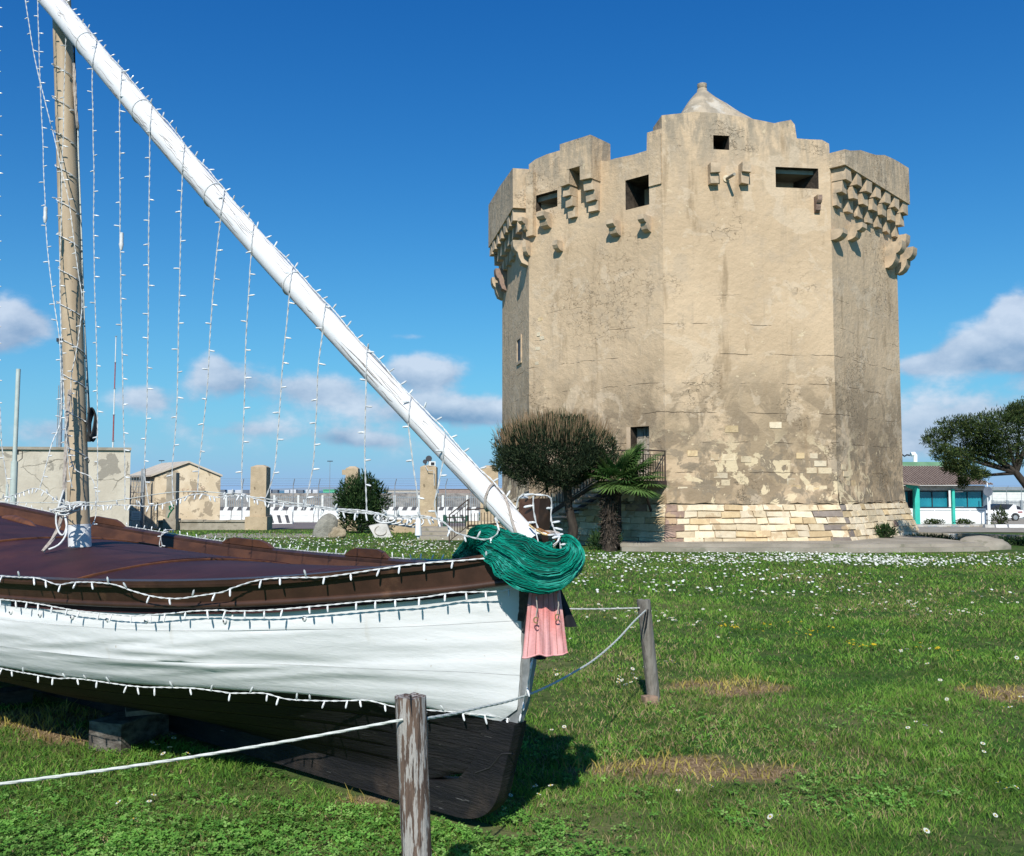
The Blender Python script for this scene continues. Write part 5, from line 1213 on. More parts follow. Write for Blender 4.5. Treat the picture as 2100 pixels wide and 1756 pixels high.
# ------------------------------------------------------------ boat
C0 = Vector((.113, 4.28, 0)); bd = Vector((-.778, .628, 0)); bn = Vector((-.628, -.778, 0))
ST = [0, .3, .6, 1, 1.5, 2, 2.5, 3, 4, 5, 6, 7, 8, 9, 9.6]
def tab(v): return lambda s: float(np.interp(s, ST, v))
def smooth_tab(v):
    # cubic through the table
    xs = np.array(ST); ys = np.array(v, float); m = np.gradient(ys, xs)
    def f(s):
        s = min(max(s, xs[0]), xs[-1]); i = min(len(xs)-2, max(0, int(np.searchsorted(xs, s)-1))); h = xs[i+1]-xs[i]; t = (s-xs[i])/h
        return float((2*t**3-3*t**2+1)*ys[i]+(t**3-2*t*t+t)*h*m[i]+(-2*t**3+3*t*t)*ys[i+1]+(t**3-t*t)*h*m[i+1])
    return f
b_sh = smooth_tab([.05, .22, .40, .60, .80, .96, 1.08, 1.17, 1.27, 1.28, 1.22, 1.08, .86, .5, .1])
z_sh = smooth_tab([1.325, 1.263, 1.224, 1.176, 1.14, 1.121, 1.110, 1.105, 1.117, 1.162, 1.231, 1.331, 1.459, 1.60, 1.70])
b_r2 = smooth_tab([.045, .19, .36, .55, .75, .91, 1.03, 1.12, 1.22, 1.23, 1.17, 1.03, .81, .46, .08])
z_r2 = smooth_tab([1.185, 1.134, 1.097, 1.057, 1.018, 1.0, .992, .988, .998, 1.04, 1.11, 1.21, 1.34, 1.48, 1.58])
b_wl = smooth_tab([.04, .125, .24, .41, .61, .78, .92, 1.02, 1.12, 1.14, 1.07, .92, .7, .38, .06])
z_wl = smooth_tab([.53, .555, .567, .588, .585, .572, .572, .575, .57, .58, .6, .64, .7, .78, .82])
def stem_s(z):   # where the planking meets the stem, by height
    return float(np.interp(z, [.16, .262, .357, .478, .6, .85, 1.12, 1.33], [.70, .384, .311, .255, .085, .062, .06, .035]))
def BP(s, b, z, side=1): return C0+bd*s+bn*(b*side)+Vector((0, 0, z))
def hull_pt(s, v, side=1, off=0):
    """v: 0 keel .. 1 waterline .. 2 lower edge of the rail"""
    if v >= 1:
        t = v-1; z = z_wl(s)+(z_r2(s)-z_wl(s))*t; b = b_wl(s)+(b_r2(s)-b_wl(s))*t+.045*math.sin(math.pi*t)*min(1, s/1.5)
        b += .012*noise.noise(Vector((s*1.1, t*2.2, 1)))*min(1, s)
        # bulging sheathing folds towards the bow
        w = noise.noise(Vector((s*.75-t*.6, t*6.5+s*.9, 4)))
        b += .085*max(0, .26-abs(w))*math.exp(-((t-.36)/.24)**2)*math.exp(-((s-1.5)/1.1)**2)
    else:
        th = v*math.pi/2; fl = min(1, s/3.0); zk = .165
        bb = b_wl(s); z = zk+(z_wl(s)-zk)*((1-math.cos(th))*fl*.5+v*(1-fl*.5)); b = .045+(bb-.045)*((math.sin(th))*fl*.5+v**1.15*(1-fl*.5))
    ss = s
    e = stem_s(z)
    ss = e+(s)*(9.5-e)/9.5 if s < 9.5 else s
    if s == 0: b = .035
    return BP(ss, max(.03, b)+off, z, side)
BT = thing('fishing_boat', (C0+bd*4.5).to_tuple(), 'old wooden sailing boat with white hull, black bottom and oxblood deck', 'boat')
SS = [0, .04, .1, .2, .3, .4, .5]+list(np.arange(.58, 4, .08))+list(np.arange(4.05, 9.51, .2))
def build_hull():
    mb = MB()
    for side in (1, -1):
        mb.grid([[hull_pt(s, v, side, -.012) for v in np.linspace(0, 2, 17)] for s in SS], flip=side < 0)
    obj('hull_core', mb, M_seam, BT, smooth=60)
    for side in (1, -1):
        # white strakes
        vs = np.array([1, 1.34, 1.72, 2.0])
        for k in range(3):
            v0, v1 = vs[k]+(.002 if k else 0), vs[k+1]-.0005; rows = []
            for s in SS:
                row = []
                for v in np.linspace(v0, v1, 14):
                    w = .006*noise.noise(Vector((s*1.6, v*9, k*3)))+.003*noise.noise(Vector((s*5, v*30, 1)))
                    row.append(hull_pt(s, v, side, w+.0006*((k*7) % 3)))
                # turned-in edges make a real seam
                row = [hull_pt(s, v0, side, -.006)]+row+[hull_pt(s, v1, side, -.006)]
                rows.append(row)
            obj('strake', MB().grid(rows, flip=side < 0), M_white, BT, smooth=60, label='white painted strake')
        vs = np.linspace(0, 1, 6)
        for k in range(5):
            v0, v1 = vs[k]+.004, vs[k+1]-.004; rows = []
            for s in SS:
                rows.append([hull_pt(s, v0, side, -.014)]+[hull_pt(s, v, side, .002*noise.noise(Vector((s*4, v*20, k)))) for v in np.linspace(v0, v1, 5)]+[hull_pt(s, v1, side, -.014)])
            obj('strake', MB().grid(rows, flip=side < 0), M_black, BT, smooth=60, label='black tarred strake')
    # keel and stem in one curved timber
    outer = [(0.0, 1.35), (.0, 1.1), (.02, .8), (.06, .62), (.098, .5), (.15, .37), (.195, .2), (.25, .12), (.32, .07), (.42, .045), (.8, .04), (9.3, .05), (9.5, .5), (9.55, 1.3)]
    inner = [(9.3, 1.3), (9.2, .5), (9.0, .2), (2.0, .17), (.75, .17), (.5, .2), (.40, .262), (.33, .357), (.29, .478), (.20, .6), (.16, .85), (.14, 1.12), (.14, 1.35)]
    up = [p for p in outer if p[1] >= .499 and p[0] < 1]; 
    def cr(p, k=4):
        q = []
        for i in range(len(p)-1):
            a, b, c, d = p[max(i-1, 0)], p[i], p[i+1], p[min(i+2, len(p)-1)]
            for j in range(k):
                t = j/k; q.append(tuple(.5*((2*b[m])+(c[m]-a[m])*t+(2*a[m]-5*b[m]+4*c[m]-d[m])*t*t+(3*b[m]-a[m]-3*c[m]+d[m])*t**3) for m in (0, 1)))
        return q+[p[-1]]
    low = cr([(.094, .53), (.11, .46), (.135, .38), (.16, .30), (.185, .21), (.225, .135), (.29, .08), (.38, .05), (.5, .042), (.8, .04)])+[(9.3, .05), (9.5, .5), (9.55, 1.3)]
    inn = [(9.3, 1.3), (9.2, .5), (9.0, .2), (2.0, .17), (.75, .17)]+cr([(.75, .17), (.5, .2), (.40, .262), (.33, .357), (.29, .478), (.25, .53)])[1:]
    poly = [BP(s, .045, z) for s, z in low+inn]
    obj('keel', MB().prism(poly, bn*-.09), M_black, BT, label='black keel and curved forefoot timber')
    M_stem = mat('stem_grey_paint', (.30, .31, .31), (.16, .17, .17), .8, 9)
    poly = [BP(s, .022, z) for s, z in [(.0, 1.33), (.0, 1.1), (.02, .8), (.06, .62), (.094, .532), (.20, .532), (.12, .7), (.1, .9), (.1, 1.33)]]
    obj('stem', MB().prism(poly, bn*-.044), M_stem, BT, label='weathered grey stem post edge')
    obj('stem_crack', MB().tube([BP(.10, .0465, .40), BP(.17, .0465, .385), BP(.24, .0465, .31), BP(.33, .0465, .27)], .004, 4), M_rubber, BT)
    # rabbet line grooves as slim dark battens
    # bulwark strip, rub rail, cap
    for side in (1, -1):
        rows = [[BP(max(s, .04), b_r2(s)+.006+(b_sh(s)-b_r2(s))*t+.012, z_r2(s)+(z_sh(s)-z_r2(s))*t, side) for t in (0, .33, .66, 1)] for s in SS]
        obj('bulwark', MB().grid(rows), M_brown, BT, smooth=60)
        obj('rub_rail', MB().tube([BP(max(s, .04), b_r2(s)+.022, z_r2(s)+.012, side) for s in SS], .017, 8), M_brown, BT, smooth=60)
        obj('cap_rail', MB().sheet([[BP(max(s, .04), b_sh(s)+.035, z_sh(s)+.0, side), BP(max(s, .04), b_sh(s)+.04, z_sh(s)+.014, side), BP(max(s, .04), b_sh(s)-.02, z_sh(s)+.02, side), BP(max(s, .04), max(0, b_sh(s)-.045), z_sh(s)+.006, side)] for s in SS], (0, 0, -.018)), M_brown, BT, smooth=50)
        obj('inner_bulwark', MB().grid([[BP(s, max(.01, b_sh(s)-.04), z_sh(s)-.002, side), BP(s, max(.01, b_sh(s)-.075), z_sh(s)-.15, side)] for s in SS[1:]]), M_brown2, BT, smooth=60)
    # raised wash boards on the far rail
    for (s0, s1) in ((1.95, 2.55), (3.6, 4.35), (5.9, 6.5)):
        n = 8; rows = []
        for side in (-1,):
            for k in range(n+1):
                s = s0+(s1-s0)*k/n; h = .055*min(1, k/1.5, (n-k)/1.5)
                rows.append([BP(s, b_sh(s)-.0, z_sh(s)+.018, side), BP(s, b_sh(s)-.0, z_sh(s)+.02+h, side)])
            obj('rail_pad', MB().sheet(rows, bn*.035), M_brown2, BT)
    # frames inside the far bulwark
    for s in np.arange(1.2, 8.5, .42):
        pass
    # deck panels
    def deckz(s, t): return z_sh(s)-.125+.155*(1-t*t)*min(1, s/1.3)
    segs = [(.15, 1.35), (1.36, 2.85), (2.86, 5.0), (5.01, 6.3), (6.31, 7.8), (7.81, 9.3)]
    for k, (s0, s1) in enumerate(segs):
        wn = 1.0 if s1 < 2.9 else .80; rows = []
        lift = .018 if k == 2 else 0
        for s in np.linspace(s0, s1, 12):
            rows.append([BP(s, (b_sh(s)-.05)*t*(wn if t > 0 else 1), deckz(s, t)+lift+.004*noise.noise(Vector((s*2, t*2, 0)))) for t in np.linspace(-1, 1, 15)])
        obj('deck_panel', MB().sheet(rows, (0, 0, -.03)), M_deck, BT, smooth=30)
        # rusty edge strip
        e = [BP(s1, (b_sh(s1)-.05)*t*(wn if t > 0 else 1), deckz(s1, t)+lift+.005) for t in np.linspace(-1, 1, 15)]
        if k in (1, 2): obj('panel_edge', MB().tube(e, .009, 5), M_deckedge, BT)
        if wn < 1: obj('panel_edge', MB().tube([BP(s, (b_sh(s)-.05)*wn, deckz(s, 1)+lift-.004) for s in np.linspace(s0, s1, 12)], .011, 5), M_deckedge, BT)
    rows = [[BP(s, (b_sh(s)-.12)*t, z_sh(s)-.2, 1) for t in (.55, .75, 1)] for s in np.linspace(2.4, 9, 16)]
    obj('side_deck', MB().sheet(rows, (0, 0, -.02)), M_block, BT)
    for k in range(5): obj('deck_plank', MB().sheet([[BP(s, (b_sh(s)-.14)-.05*k, z_sh(s)-.185, 1), BP(s, (b_sh(s)-.14)-.05*k-.042, z_sh(s)-.185, 1)] for s in np.linspace(2.6, 8.8, 16)], (0, 0, -.014)), M_block, BT)
    # small bolts along the white topsides
    nm = mesh_of('bolt_head', MB().lathe((0, 0, 0), [(.013, -.004), (.013, .003), (.008, .006)], 10), M_white); nd = mesh_of('bolt_hole', MB().lathe((0, 0, 0), [(.0055, 0), (.005, .0075)], 8), M_rubber)
    for s in (.95, 1.35, 1.8, 2.05, 2.3, 2.55, 2.8):
        p = hull_pt(s, 1.83, 1, .004); q = bn.to_track_quat('Z', 'Y').to_euler()
        inst('bolt_head', nm, BT, p, q); inst('bolt_hole', nd, BT, p+bn*.001, q)
    # stem head block
    a0, a1, w0 = -.055, .075, .046
    def q(s, b, z): return C0+bd*s+bn*b+Vector((0, 0, z))
    obj('stem_head', MB().hexa([q(a1+.0, w0, 1.36), q(a0+.03, w0, 1.30), q(a0+.03, -w0, 1.30), q(a1, -w0, 1.36)], [q(a1-.01, w0, 1.555), q(a0, w0, 1.56), q(a0, -w0, 1.56), q(a1-.01, -w0, 1.555)]), M_brown, BT)
    obj('stem_neck', MB().hexa([q(.09, .045, 1.0), q(.0, .045, 1.0), q(.0, -.045, 1.0), q(.09, -.045, 1.0)], [q(.085, .04, 1.36), q(-.02, .04, 1.33), q(-.02, -.04, 1.33), q(.085, -.04, 1.36)]), M_block, BT)
    # dark timber wedge on the far bulwark at left (cleat board)
    obj('cleat', MB().tube([P(8, 1064, 9.2), P(30, 1066, 9.1), P(58, 1075, 8.9), P(75, 1086, 8.75)], [.03, .045, .04, .02], 8), M_deckedge, BT, smooth=50)
build_hull()

# mast
mc = BP(4.3, 0, 0); zb = 1.13; MT = Vector((mc.x, mc.y, 0))
top = P(124, -60, mc.y+.02)
def mast_pt(z): t = (z-zb)/(top.z-zb); return Vector((MT.x+(top.x-MT.x)*t, MT.y+(top.y-MT.y)*t, z))
zr = P(167, 1075, mc.y).z
obj('mast', MB().tube([mast_pt(z) for z in (zr, 2, 3, 4, 5, 5.9)], [.076, .077, .076, .074, .070, .067], 20), M_mast, BT, smooth=40)
obj('mast_foot', MB().tube([mast_pt(zb-.05), mast_pt(zr-.002)], [.081, .080], 20), M_white, BT, smooth=40, label='white painted foot of the mast')
obj('mast_collar', MB().tube([mast_pt(zb)+Vector((math.cos(a)*.10, math.sin(a)*.10, .012+.01*math.sin(3*a))) for a in np.linspace(0, 2*math.pi, 22)], .02, 6), M_white, BT, smooth=60)
# yard
YA = P(1093, 1112, 4.20); YB_ = P(122, 22, mc.y-.17)
ydir = (YB_-YA).normalized(); YL_ = (YB_-YA).length
def yard_pt(t): return YA.lerp(YB_, t)+Vector((0, 0, -.07*math.sin(math.pi*min(1, max(0, t)))))
YD = thing('lateen_yard', YA.to_tuple(), 'long white cracked wooden yard slanting from the bow up to the mast', 'spar')
def yard_r(t): return .046+.034*min(1, max(0, t)*1.25)**.8
ts = np.linspace(0, 1.16, 30)
obj('spar', MB().tube([yard_pt(t) for t in ts], [yard_r(t)*(1+.02*noise.noise(Vector((t*9, 0, 0)))) for t in ts], 20), M_spar, YD, smooth=50)
obj('spar_end', MB().tube([yard_pt(0)-ydir*.004, yard_pt(0)-ydir*.012], [.044, .034], 18), M_rubber, YD)
def around(t, a, off=0):    # point on the yard surface, angle a: 0 faces the camera
    c = yard_pt(t); f = (CAMP-c); f = (f-ydir*f.dot(ydir)).normalized(); g_ = ydir.cross(f)
    return c+(f*math.cos(a)+g_*math.sin(a))*(yard_r(t)+off)
rr = random.Random(11); mb = MB()
for k in range(120):     # drying cracks, real grooves' dark edges standing a hair proud
    t0 = rr.uniform(.0, .98); a = rr.uniform(-1.3, 1.3); ln = rr.uniform(.012, .055)*(1.4 if t0 < .3 else 1)
    pts = [around(t0+ln*i/5, a+.05*math.sin(i*1.7+k), .0002) for i in range(6)]
    mb.tube(pts, [.0004, .0012, .0016, .0014, .0010, .0003], 4)
obj('drying_cracks', mb, M_crack, YD, kind='stuff')
obj('bare_patch', MB().prism([around(.115, .15, -.002), around(.105, .35, -.002), (around(.13, .5, -.002)), around(.15, .3, -.002), around(.148, .05, -.002)], (around(.12, .2, .0015)-around(.12, .2, 0))), M_post2, YD)
for t in (.38, .55, .735, .905):
    obj('lashing_band', MB().tube([around(t+.003*math.sin(a), a, .003) for a in np.linspace(0, 2*math.pi, 24)], .005, 6), M_spar, YD, smooth=50)

# ropes: rope loops holding the yard
def rope(name, pts, r, m, label, cat='rope', group=None, twist=True, parent=None):
    pts = [Vector(p) for p in pts]
    # resample along a smooth curve
    out = []
    n = len(pts)
    for i in range(n-1):
        p0, p1, p2, p3 = pts[max(i-1, 0)], pts[i], pts[i+1], pts[min(i+2, n-1)]; k = max(3, int((p2-p1).length/(.03 if twist else .05)))
        k = min(k, 60)
        for j in range(k):
            t = j/k; out.append(.5*((2*p1)+(p2-p0)*t+(2*p0-5*p1+4*p2-p3)*t*t+(3*p1-p0-3*p2+p3)*t**3))
    out.append(pts[-1])
    mb = MB()
    if twist:
        for ph in (0, 2.1, 4.2):
            q = []
            L_ = 0
            for i, p in enumerate(out):
                d = (out[min(i+1, len(out)-1)]-out[max(i-1, 0)]).normalized(); u = d.cross(Vector((.3, .2, 1))).normalized(); w = d.cross(u)
                if i: L_ += (out[i]-out[i-1]).length
                a = L_/(r*5.0)+ph
                if (out[min(1, len(out)-1)]-out[0]).length > r*2.5: a = i*1.05+ph
                q.append(p+(u*math.cos(a)+w*math.sin(a))*r*.45)
            mb.tube(q, r*.62, 5)
    else: mb.tube(out, r, 7)
    if parent: return obj(name, mb, m, parent, smooth=60)
    return tag(obj(name, mb, m, smooth=60), label, cat, group)
for (t, lab) in ((.055, 'grey rope lashing round the yard, upper loop'), (.033, 'grey rope lashing round the yard near its end')):
    rope('rope_loop', [around(t+(.02*(a-.5) if t < .05 else 0.006*math.sin(a)), a, .007) for a in np.linspace(-2.6, 2.7, 15)], .0065, M_oldrope, lab)
sh = lambda s, b, z: C0+bd*s+bn*b+Vector((0, 0, z))
rope('lashing_rope', [around(.055, 1.6, .01), sh(.09, -.02, 1.42), sh(0, .05, 1.41), P(1140, 1092, 4.15), P(1148, 1100, 4.12)], .0075, M_oldrope, 'frayed grey lashing between the yard and the stem')
rope('lashing_rope', [P(1104, 1085, 4.2), P(1120, 1092, 4.15), P(1135, 1101, 4.12), P(1145, 1108, 4.1)], .007, M_brownrope, 'ochre brown lashing rope beside the bead string')
rope('rope', [P(1097, 1085, 4.12), P(1103, 1108, 4.1), P(1106, 1128, 4.1)], .003, M_wire, 'thin pale cord hanging over the yard end', twist=False)
rope('rope', [P(1106, 1120, 4.13), P(1122, 1127, 4.1), P(1136, 1121, 4.08), P(1147, 1108, 4.06)], .004, M_oldrope, 'thin grey cord looping over the green net', twist=False)
t = thing('bead_string', P(1120, 1086, 4.14).to_tuple(), 'string of pale and amber wooden beads below the stem head', 'bead string')
bm_ = mesh_of('bead', blobrock((0, 0, 0), (.0055, .0055, .0055), 1, 1, 0), mat('bead_gold', (.62, .48, .28), (.5, .34, .14), .4, rnd=.3), 60)
bp_ = [P(1086, 1077, 4.17), P(1093, 1083, 4.15), P(1103, 1089, 4.14), P(1115, 1096, 4.13), P(1128, 1098, 4.12), P(1141, 1099, 4.11), P(1148, 1106, 4.1)]
for i in range(26):
    f = i/25*(len(bp_)-1); k = min(int(f), len(bp_)-2); inst('bead', bm_, t, bp_[k].lerp(bp_[k+1], f-k))
# halyards along the mast
rope('halyard', [P(146, 60, 7.05), P(150, 150, 7.0), P(156, 225, 6.98), P(160, 262, 6.97), P(157, 240, 6.93), P(152, 130, 6.95)], .011, M_oldrope, 'looped grey halyard hanging behind the yard by the mast head')
rope('halyard', [P(160, 255, 6.97), P(161, 318, 6.98), P(166, 450, 7.0), P(172, 629, 7.02), P(180, 850, 7.02)], .006, M_rope, 'thin pale halyard running down the right side of the mast', twist=False)
rope('halyard', [P(152, 90, 7.03), P(160, 350, 7.03), P(170, 600, 7.04), P(183, 840, 7.03)], .006, M_rubber, 'black line running down behind the mast', twist=False)
mb = MB()
cc = P(189, 871, 6.98)
for k in range(8):
    a0 = k*.35; mb.tube([cc+Vector((math.cos(a)*(.012+.002*k), .025*math.sin(a+a0), math.sin(a)*(.085+.006*k))) for a in np.linspace(0, 2*math.pi, 18)], .006, 5)
mb.tube([cc+Vector((-.02, 0, .13)), cc+Vector((-.02, 0, -.13))], .014, 6)
tag(obj('rope_coil', mb, M_rubber, smooth=60), 'black rope coil tied on a cleat at the right of the mast', 'rope coil')
rope('mooring_rope', [P(143, 800, 6.85), P(138, 860, 6.8), P(134, 950, 6.75), P(130, 1020, 6.72), P(124, 1070, 6.68), P(108, 1105, 6.62), P(88, 1131, 6.55)], .013, M_oldrope, 'thick twisted rope falling from the mast to the deck')
rope('rope_tail', [P(131, 1005, 6.7), P(115, 1060, 6.66), P(121, 1092, 6.64), P(131, 1096, 6.64), P(137, 1075, 6.66), P(131, 1050, 6.7)], .007, M_wire, 'thin white rope loop hanging beside the thick mast rope', twist=False)
rope('rope_tail', [P(131, 1050, 6.7), P(137, 1080, 6.66), P(134, 1100, 6.63), P(120, 1118, 6.6), P(100, 1127, 6.58)], .0075, M_wire, 'white rope tail trailing onto the purple deck', twist=False)
mb = MB(); rr = random.Random(2)
kc = P(133, 1043, 6.68)
for k in range(9):
    a = rr.uniform(0, 6.28); rx, rz, dx = rr.uniform(.04, .11), rr.uniform(.015, .05), rr.uniform(-.01, .09)
    mb.tube([kc+Vector((dx+rx*math.cos(b), .03*math.sin(b+a), rr.uniform(-.004, .004)+rz*math.sin(b+a*.3)+.0)) for b in np.linspace(0, 5.4, 14)], .0055, 5)
tag(obj('rope_knot', mb, M_wire, smooth=60), 'tangled knot of white cord on the mast above the deck', 'knot')

# ------------------------------------------------------------ light strings
bulb_mb = MB().tube([(0, 0, 0), (0, 0, .007), (0, 0, .009), (0, 0, .030), (0, 0, .036)], [.003, .0034, .0050, .0045, .002], 6)
bulb_me = mesh_of('bulb', bulb_mb, M_bulb, 50)
def resample(pts, step):
    pts = [Vector(p) for p in pts]; out = []; n = len(pts)
    for i in range(n-1):
        p0, p1, p2, p3 = pts[max(i-1, 0)], pts[i], pts[i+1], pts[min(i+2, n-1)]; k = max(2, int((p2-p1).length/step))
        for j in range(k):
            t = j/k; out.append(.5*((2*p1)+(p2-p0)*t+(2*p0-5*p1+4*p2-p3)*t*t+(3*p1-p0-3*p2+p3)*t**3))
    out.append(pts[-1]); return out
def light_string(pts, label, group=None, space=.165, r=.0029, bdir=None, seed=0, sock=None, wob=.006, mult=1, bs=1.0, skip=()):
    rr = random.Random(seed+100); q = resample(pts, .022); L_ = 0; o = q[0]
    t = thing('light_string', tuple(o), label, 'light string', group)
    mb = MB(); 
    for ph in (0, math.pi):
        w = []; L_ = 0
        for i, p in enumerate(q):
            d = (q[min(i+1, len(q)-1)]-q[max(i-1, 0)]).normalized(); u = d.cross(Vector((.21, .9, .1))).normalized(); v = d.cross(u)
            if i: L_ += (q[i]-q[i-1]).length
            a = L_*62+ph; n1 = noise.noise(Vector((L_*3, seed*3.3, 0))); n2 = noise.noise(Vector((L_*9, seed*3.3, 5)))
            e = min(1, i/6, (len(q)-1-i)/6)
            w.append(p+(u*math.cos(a)+v*math.sin(a))*r*.8+u*wob*(n1+.4*n2)*e+v*wob*.6*n2*e)
        mb.tube(w, r*.78, 4)
    obj('wire', mb, M_wire, t, smooth=60)
    Lt = 0; nxt = space*rr.uniform(.2, .8); sgn = 1
    for i in range(1, len(q)):
        Lt += (q[i]-q[i-1]).length
        if Lt >= nxt:
            nxt += space*rr.uniform(.75, 1.25)
            d = (q[i]-q[i-1]).normalized()
            if bdir is None:
                sgn = rr.choice((-1, 1)); dv = Vector((sgn, rr.uniform(-.5, .5), rr.uniform(-.25, .2)))
            elif callable(bdir): dv = bdir(rr)
            else: dv = Vector(bdir)+Vector((rr.uniform(-.35, .35), rr.uniform(-.3, .3), rr.uniform(-.3, .3)))
            dv.normalize(); n1 = noise.noise(Vector((Lt*3, seed*3.3, 0)))
            u = d.cross(Vector((.21, .9, .1))).normalized()
            e = min(1, i/6, (len(q)-1-i)/6)
            inst('bulb', bulb_me, t, q[i]+u*wob*n1*e, dv.to_track_quat('Z', 'Y').to_euler(), (bs, bs, bs*rr.uniform(.85, 1.1)))
    if sock:
        p = sock; obj('connector', MB().tube([p+Vector((0, 0, .05)), p+Vector((0, 0, .045)), p+Vector((0, 0, -.02)), p+Vector((0, 0, -.03)), p+Vector((0, 0, -.07))], [.006, .013, .013, .016, .008], 10), M_wire, t, smooth=50)
    return t
def projx(p): d = p-CAMP; return CX+FPX*d.dot(RT)/d.dot(FW)
# distance at a pixel column in the vertical plane under the yard
iA, iB = 1/YA.y, 1/YB_.y
def yY(px): f = (px-1093)/(122-1093); return 1/(iA+(iB-iA)*f)
def tpx(px):
    # yard parameter at pixel column
    f = (px-1093)/(122-1093); y = 1/(iA+(iB-iA)*f); return (y-YA.y)/(YB_.y-YA.y)
hang = [((197, 71), [(190, 200), (192, 350), (193, 551), (197, 676), (199, 801), (200, 909), (200, 1000), (201, 1031)]),
        ((249, 139), [(246, 230), (246, 400), (247, 551), (250, 711), (252, 837), (256, 960), (256, 1031)]),
        ((311, 198), [(308, 300), (306, 430), (305, 551), (303, 694), (301, 819), (297, 945), (296, 975), (305, 1034)]),
        ((378, 277), [(374, 350), (371, 450), (369, 551), (365, 730), (362, 855), (353, 956), (355, 1024)]),
        ((459, 371), [(452, 450), (441, 551), (430, 694), (423, 819), (410, 945), (405, 1009)]),
        ((520, 434), [(515, 490), (512, 551), (505, 694), (500, 837), (495, 956), (496, 1013)]),
        ((599, 519), [(593, 545), (591, 568), (582, 712), (573, 837), (563, 959), (543, 1027)]),
        ((667, 599), [(661, 610), (658, 650), (652, 766), (647, 891), (641, 963), (624, 1042)]),
        ((752, 700), [(750, 740), (750, 826), (748, 905), (750, 983), (752, 1051)]),
        ((842, 815), [(839, 845), (840, 878), (847, 944), (855, 1009), (861, 1059)]),
        ((912, 905), [(908, 930), (903, 957), (899, 996), (891, 1036), (899, 1070)])]
ords = ['leftmost curtain light string, nearest the mast', 'curtain light string with a thick plug, second from the mast', 'curtain light string, third from the mast, over the hut chimney side', 'curtain light string, fourth from the mast, falling before the hut', 'curtain light string, fifth from the mast, above the hut gable right half', 'curtain light string left of the tall ochre pillar', 'curtain light string bending in to the tall ochre pillar', 'curtain light string between the ochre pillar and the oleander', 'curtain light string falling before the oleander bush', 'curtain light string falling before the spotlight pillar', 'shortest curtain light string, nearest the lower end of the yard']
for i, (tp, pts) in enumerate(hang):
    t = tpx(tp[0]); Yh = yard_pt(t).y
    # top: over the upper side of the yard then down its near face
    def at_px(px, ang, off):
        lo, hi = -.05, 1.2
        for _ in range(40):
            m_ = (lo+hi)/2
            if projx(around(m_, ang, off)) > px: lo = m_
            else: hi = m_
        return around(lo, ang, off)
    x0 = pts[0][0]; x1 = tp[0]*.5+x0*.5
    sg = 1 if around(t, .9, 0).z < around(t, -.9, 0).z else -1
    a = [at_px(tp[0], -1.35*sg, .004), at_px(tp[0], -.8*sg, .006), at_px(x1, -.1*sg, .007), at_px(x0, .6*sg, .007), at_px(x0, 1.1*sg, .007)]
    Yc = a[-1].y
    # choose which side of the yard faces down-left
    Yc = a[-1].y
    body = [P(x, y, Yc-.01) for x, y in pts]; body = [p for p in body if p.z < a[-1].z-.08]
    sk = None
    if i == 1: sk = P(249, 492, Yc-.01)
    light_string(a+body, ords[i], 'curtain of light strings hanging from the yard', .155, seed=i, sock=sk)
# string running along the upper edge of the yard
yu = ydir.cross((CAMP-yard_pt(.5)).normalized()).normalized(); sgn_ = 1 if yu.z > 0 else -1
aa = [t for t in np.linspace(.03, 1.1, 60)]
def upper(t, k): 
    best = max((around(t, a, .006) for a in (1.15, -1.15)), key=lambda p: p.z); return best+Vector((0, 0, .004*math.sin(k*1.3)))
light_string([upper(t, k) for k, t in enumerate(aa)], 'light string running along the upper edge of the yard with many bulbs', None, .105, seed=61, bdir=lambda r: Vector((r.uniform(.1, .9), r.uniform(-.6, .3), r.uniform(.1, .7))), wob=.01)
# horizontal carrier string
car_ = [(0, 1024), (40, 1012), (77, 1002), (133, 1034), (193, 1036), (258, 1036), (305, 1038), (358, 1027), (405, 1013), (448, 1020), (491, 1016), (538, 1027), (591, 1038), (624, 1038), (708, 1050), (750, 1052), (800, 1058), (830, 1062), (870, 1062), (905, 1068), (930, 1090), (960, 1100), (995, 1106), (1015, 1100), (1023, 1085), (1015, 1062)]
light_string([P(x, y, yY(x)-.12) for x, y in car_], 'white light string swagging across from the left edge to the yard foot', None, .075, seed=30, bdir=lambda r: Vector((r.uniform(-.5, .5), -.3, r.choice((-1, -1, -1, .7)))), bs=1.05)
light_string([P(x, y-3+3*math.sin(x*.05), yY(x)-.10) for x, y in car_[9:21]], 'second white light string twisted with the first over the lawn view', None, .14, seed=31, bdir=(0, -.3, -1))
rope('stay_wire', [P(-20, 1030, yY(0)-.1), P(200, 1030, yY(200)-.1), P(400, 1008, yY(400)-.1), P(700, 1046, yY(700)-.1), P(900, 1064, yY(900)-.1)], .003, M_rope, 'thin taut grey wire carrying the swagged lights', 'wire', twist=False)
# plug hanging from the carrier
pc = P(858, 1062, yY(858)-.12)
t = thing('power_plug', tuple(pc), 'white power connector hanging from the swagged light string', 'plug')
obj('plug_body', MB().tube([pc, pc+Vector((0, 0, -.01)), pc+Vector((0, 0, -.05)), pc+Vector((0, 0, -.085))], [.008, .013, .015, .017], 10), M_panel, t, smooth=50)
obj('plug_tip', MB().tube([pc+Vector((0, 0, -.085)), pc+Vector((0, 0, -.10))], [.008, .006], 8), M_panel, t)
rr = random.Random(6); mb = MB()
for k in range(5):
    c = P(790+k*14, 1062, yY(800)-.13); mb.tube([c+Vector((.055*math.cos(a), .01*math.sin(a*2), .026*math.sin(a)-.005*k)) for a in np.linspace(2.6, 6.8, 12)], .0045, 5)
tag(obj('wire_tangle', mb, M_wire, smooth=60), 'tangled white wire loops in the middle of the swagged lights', 'wire')
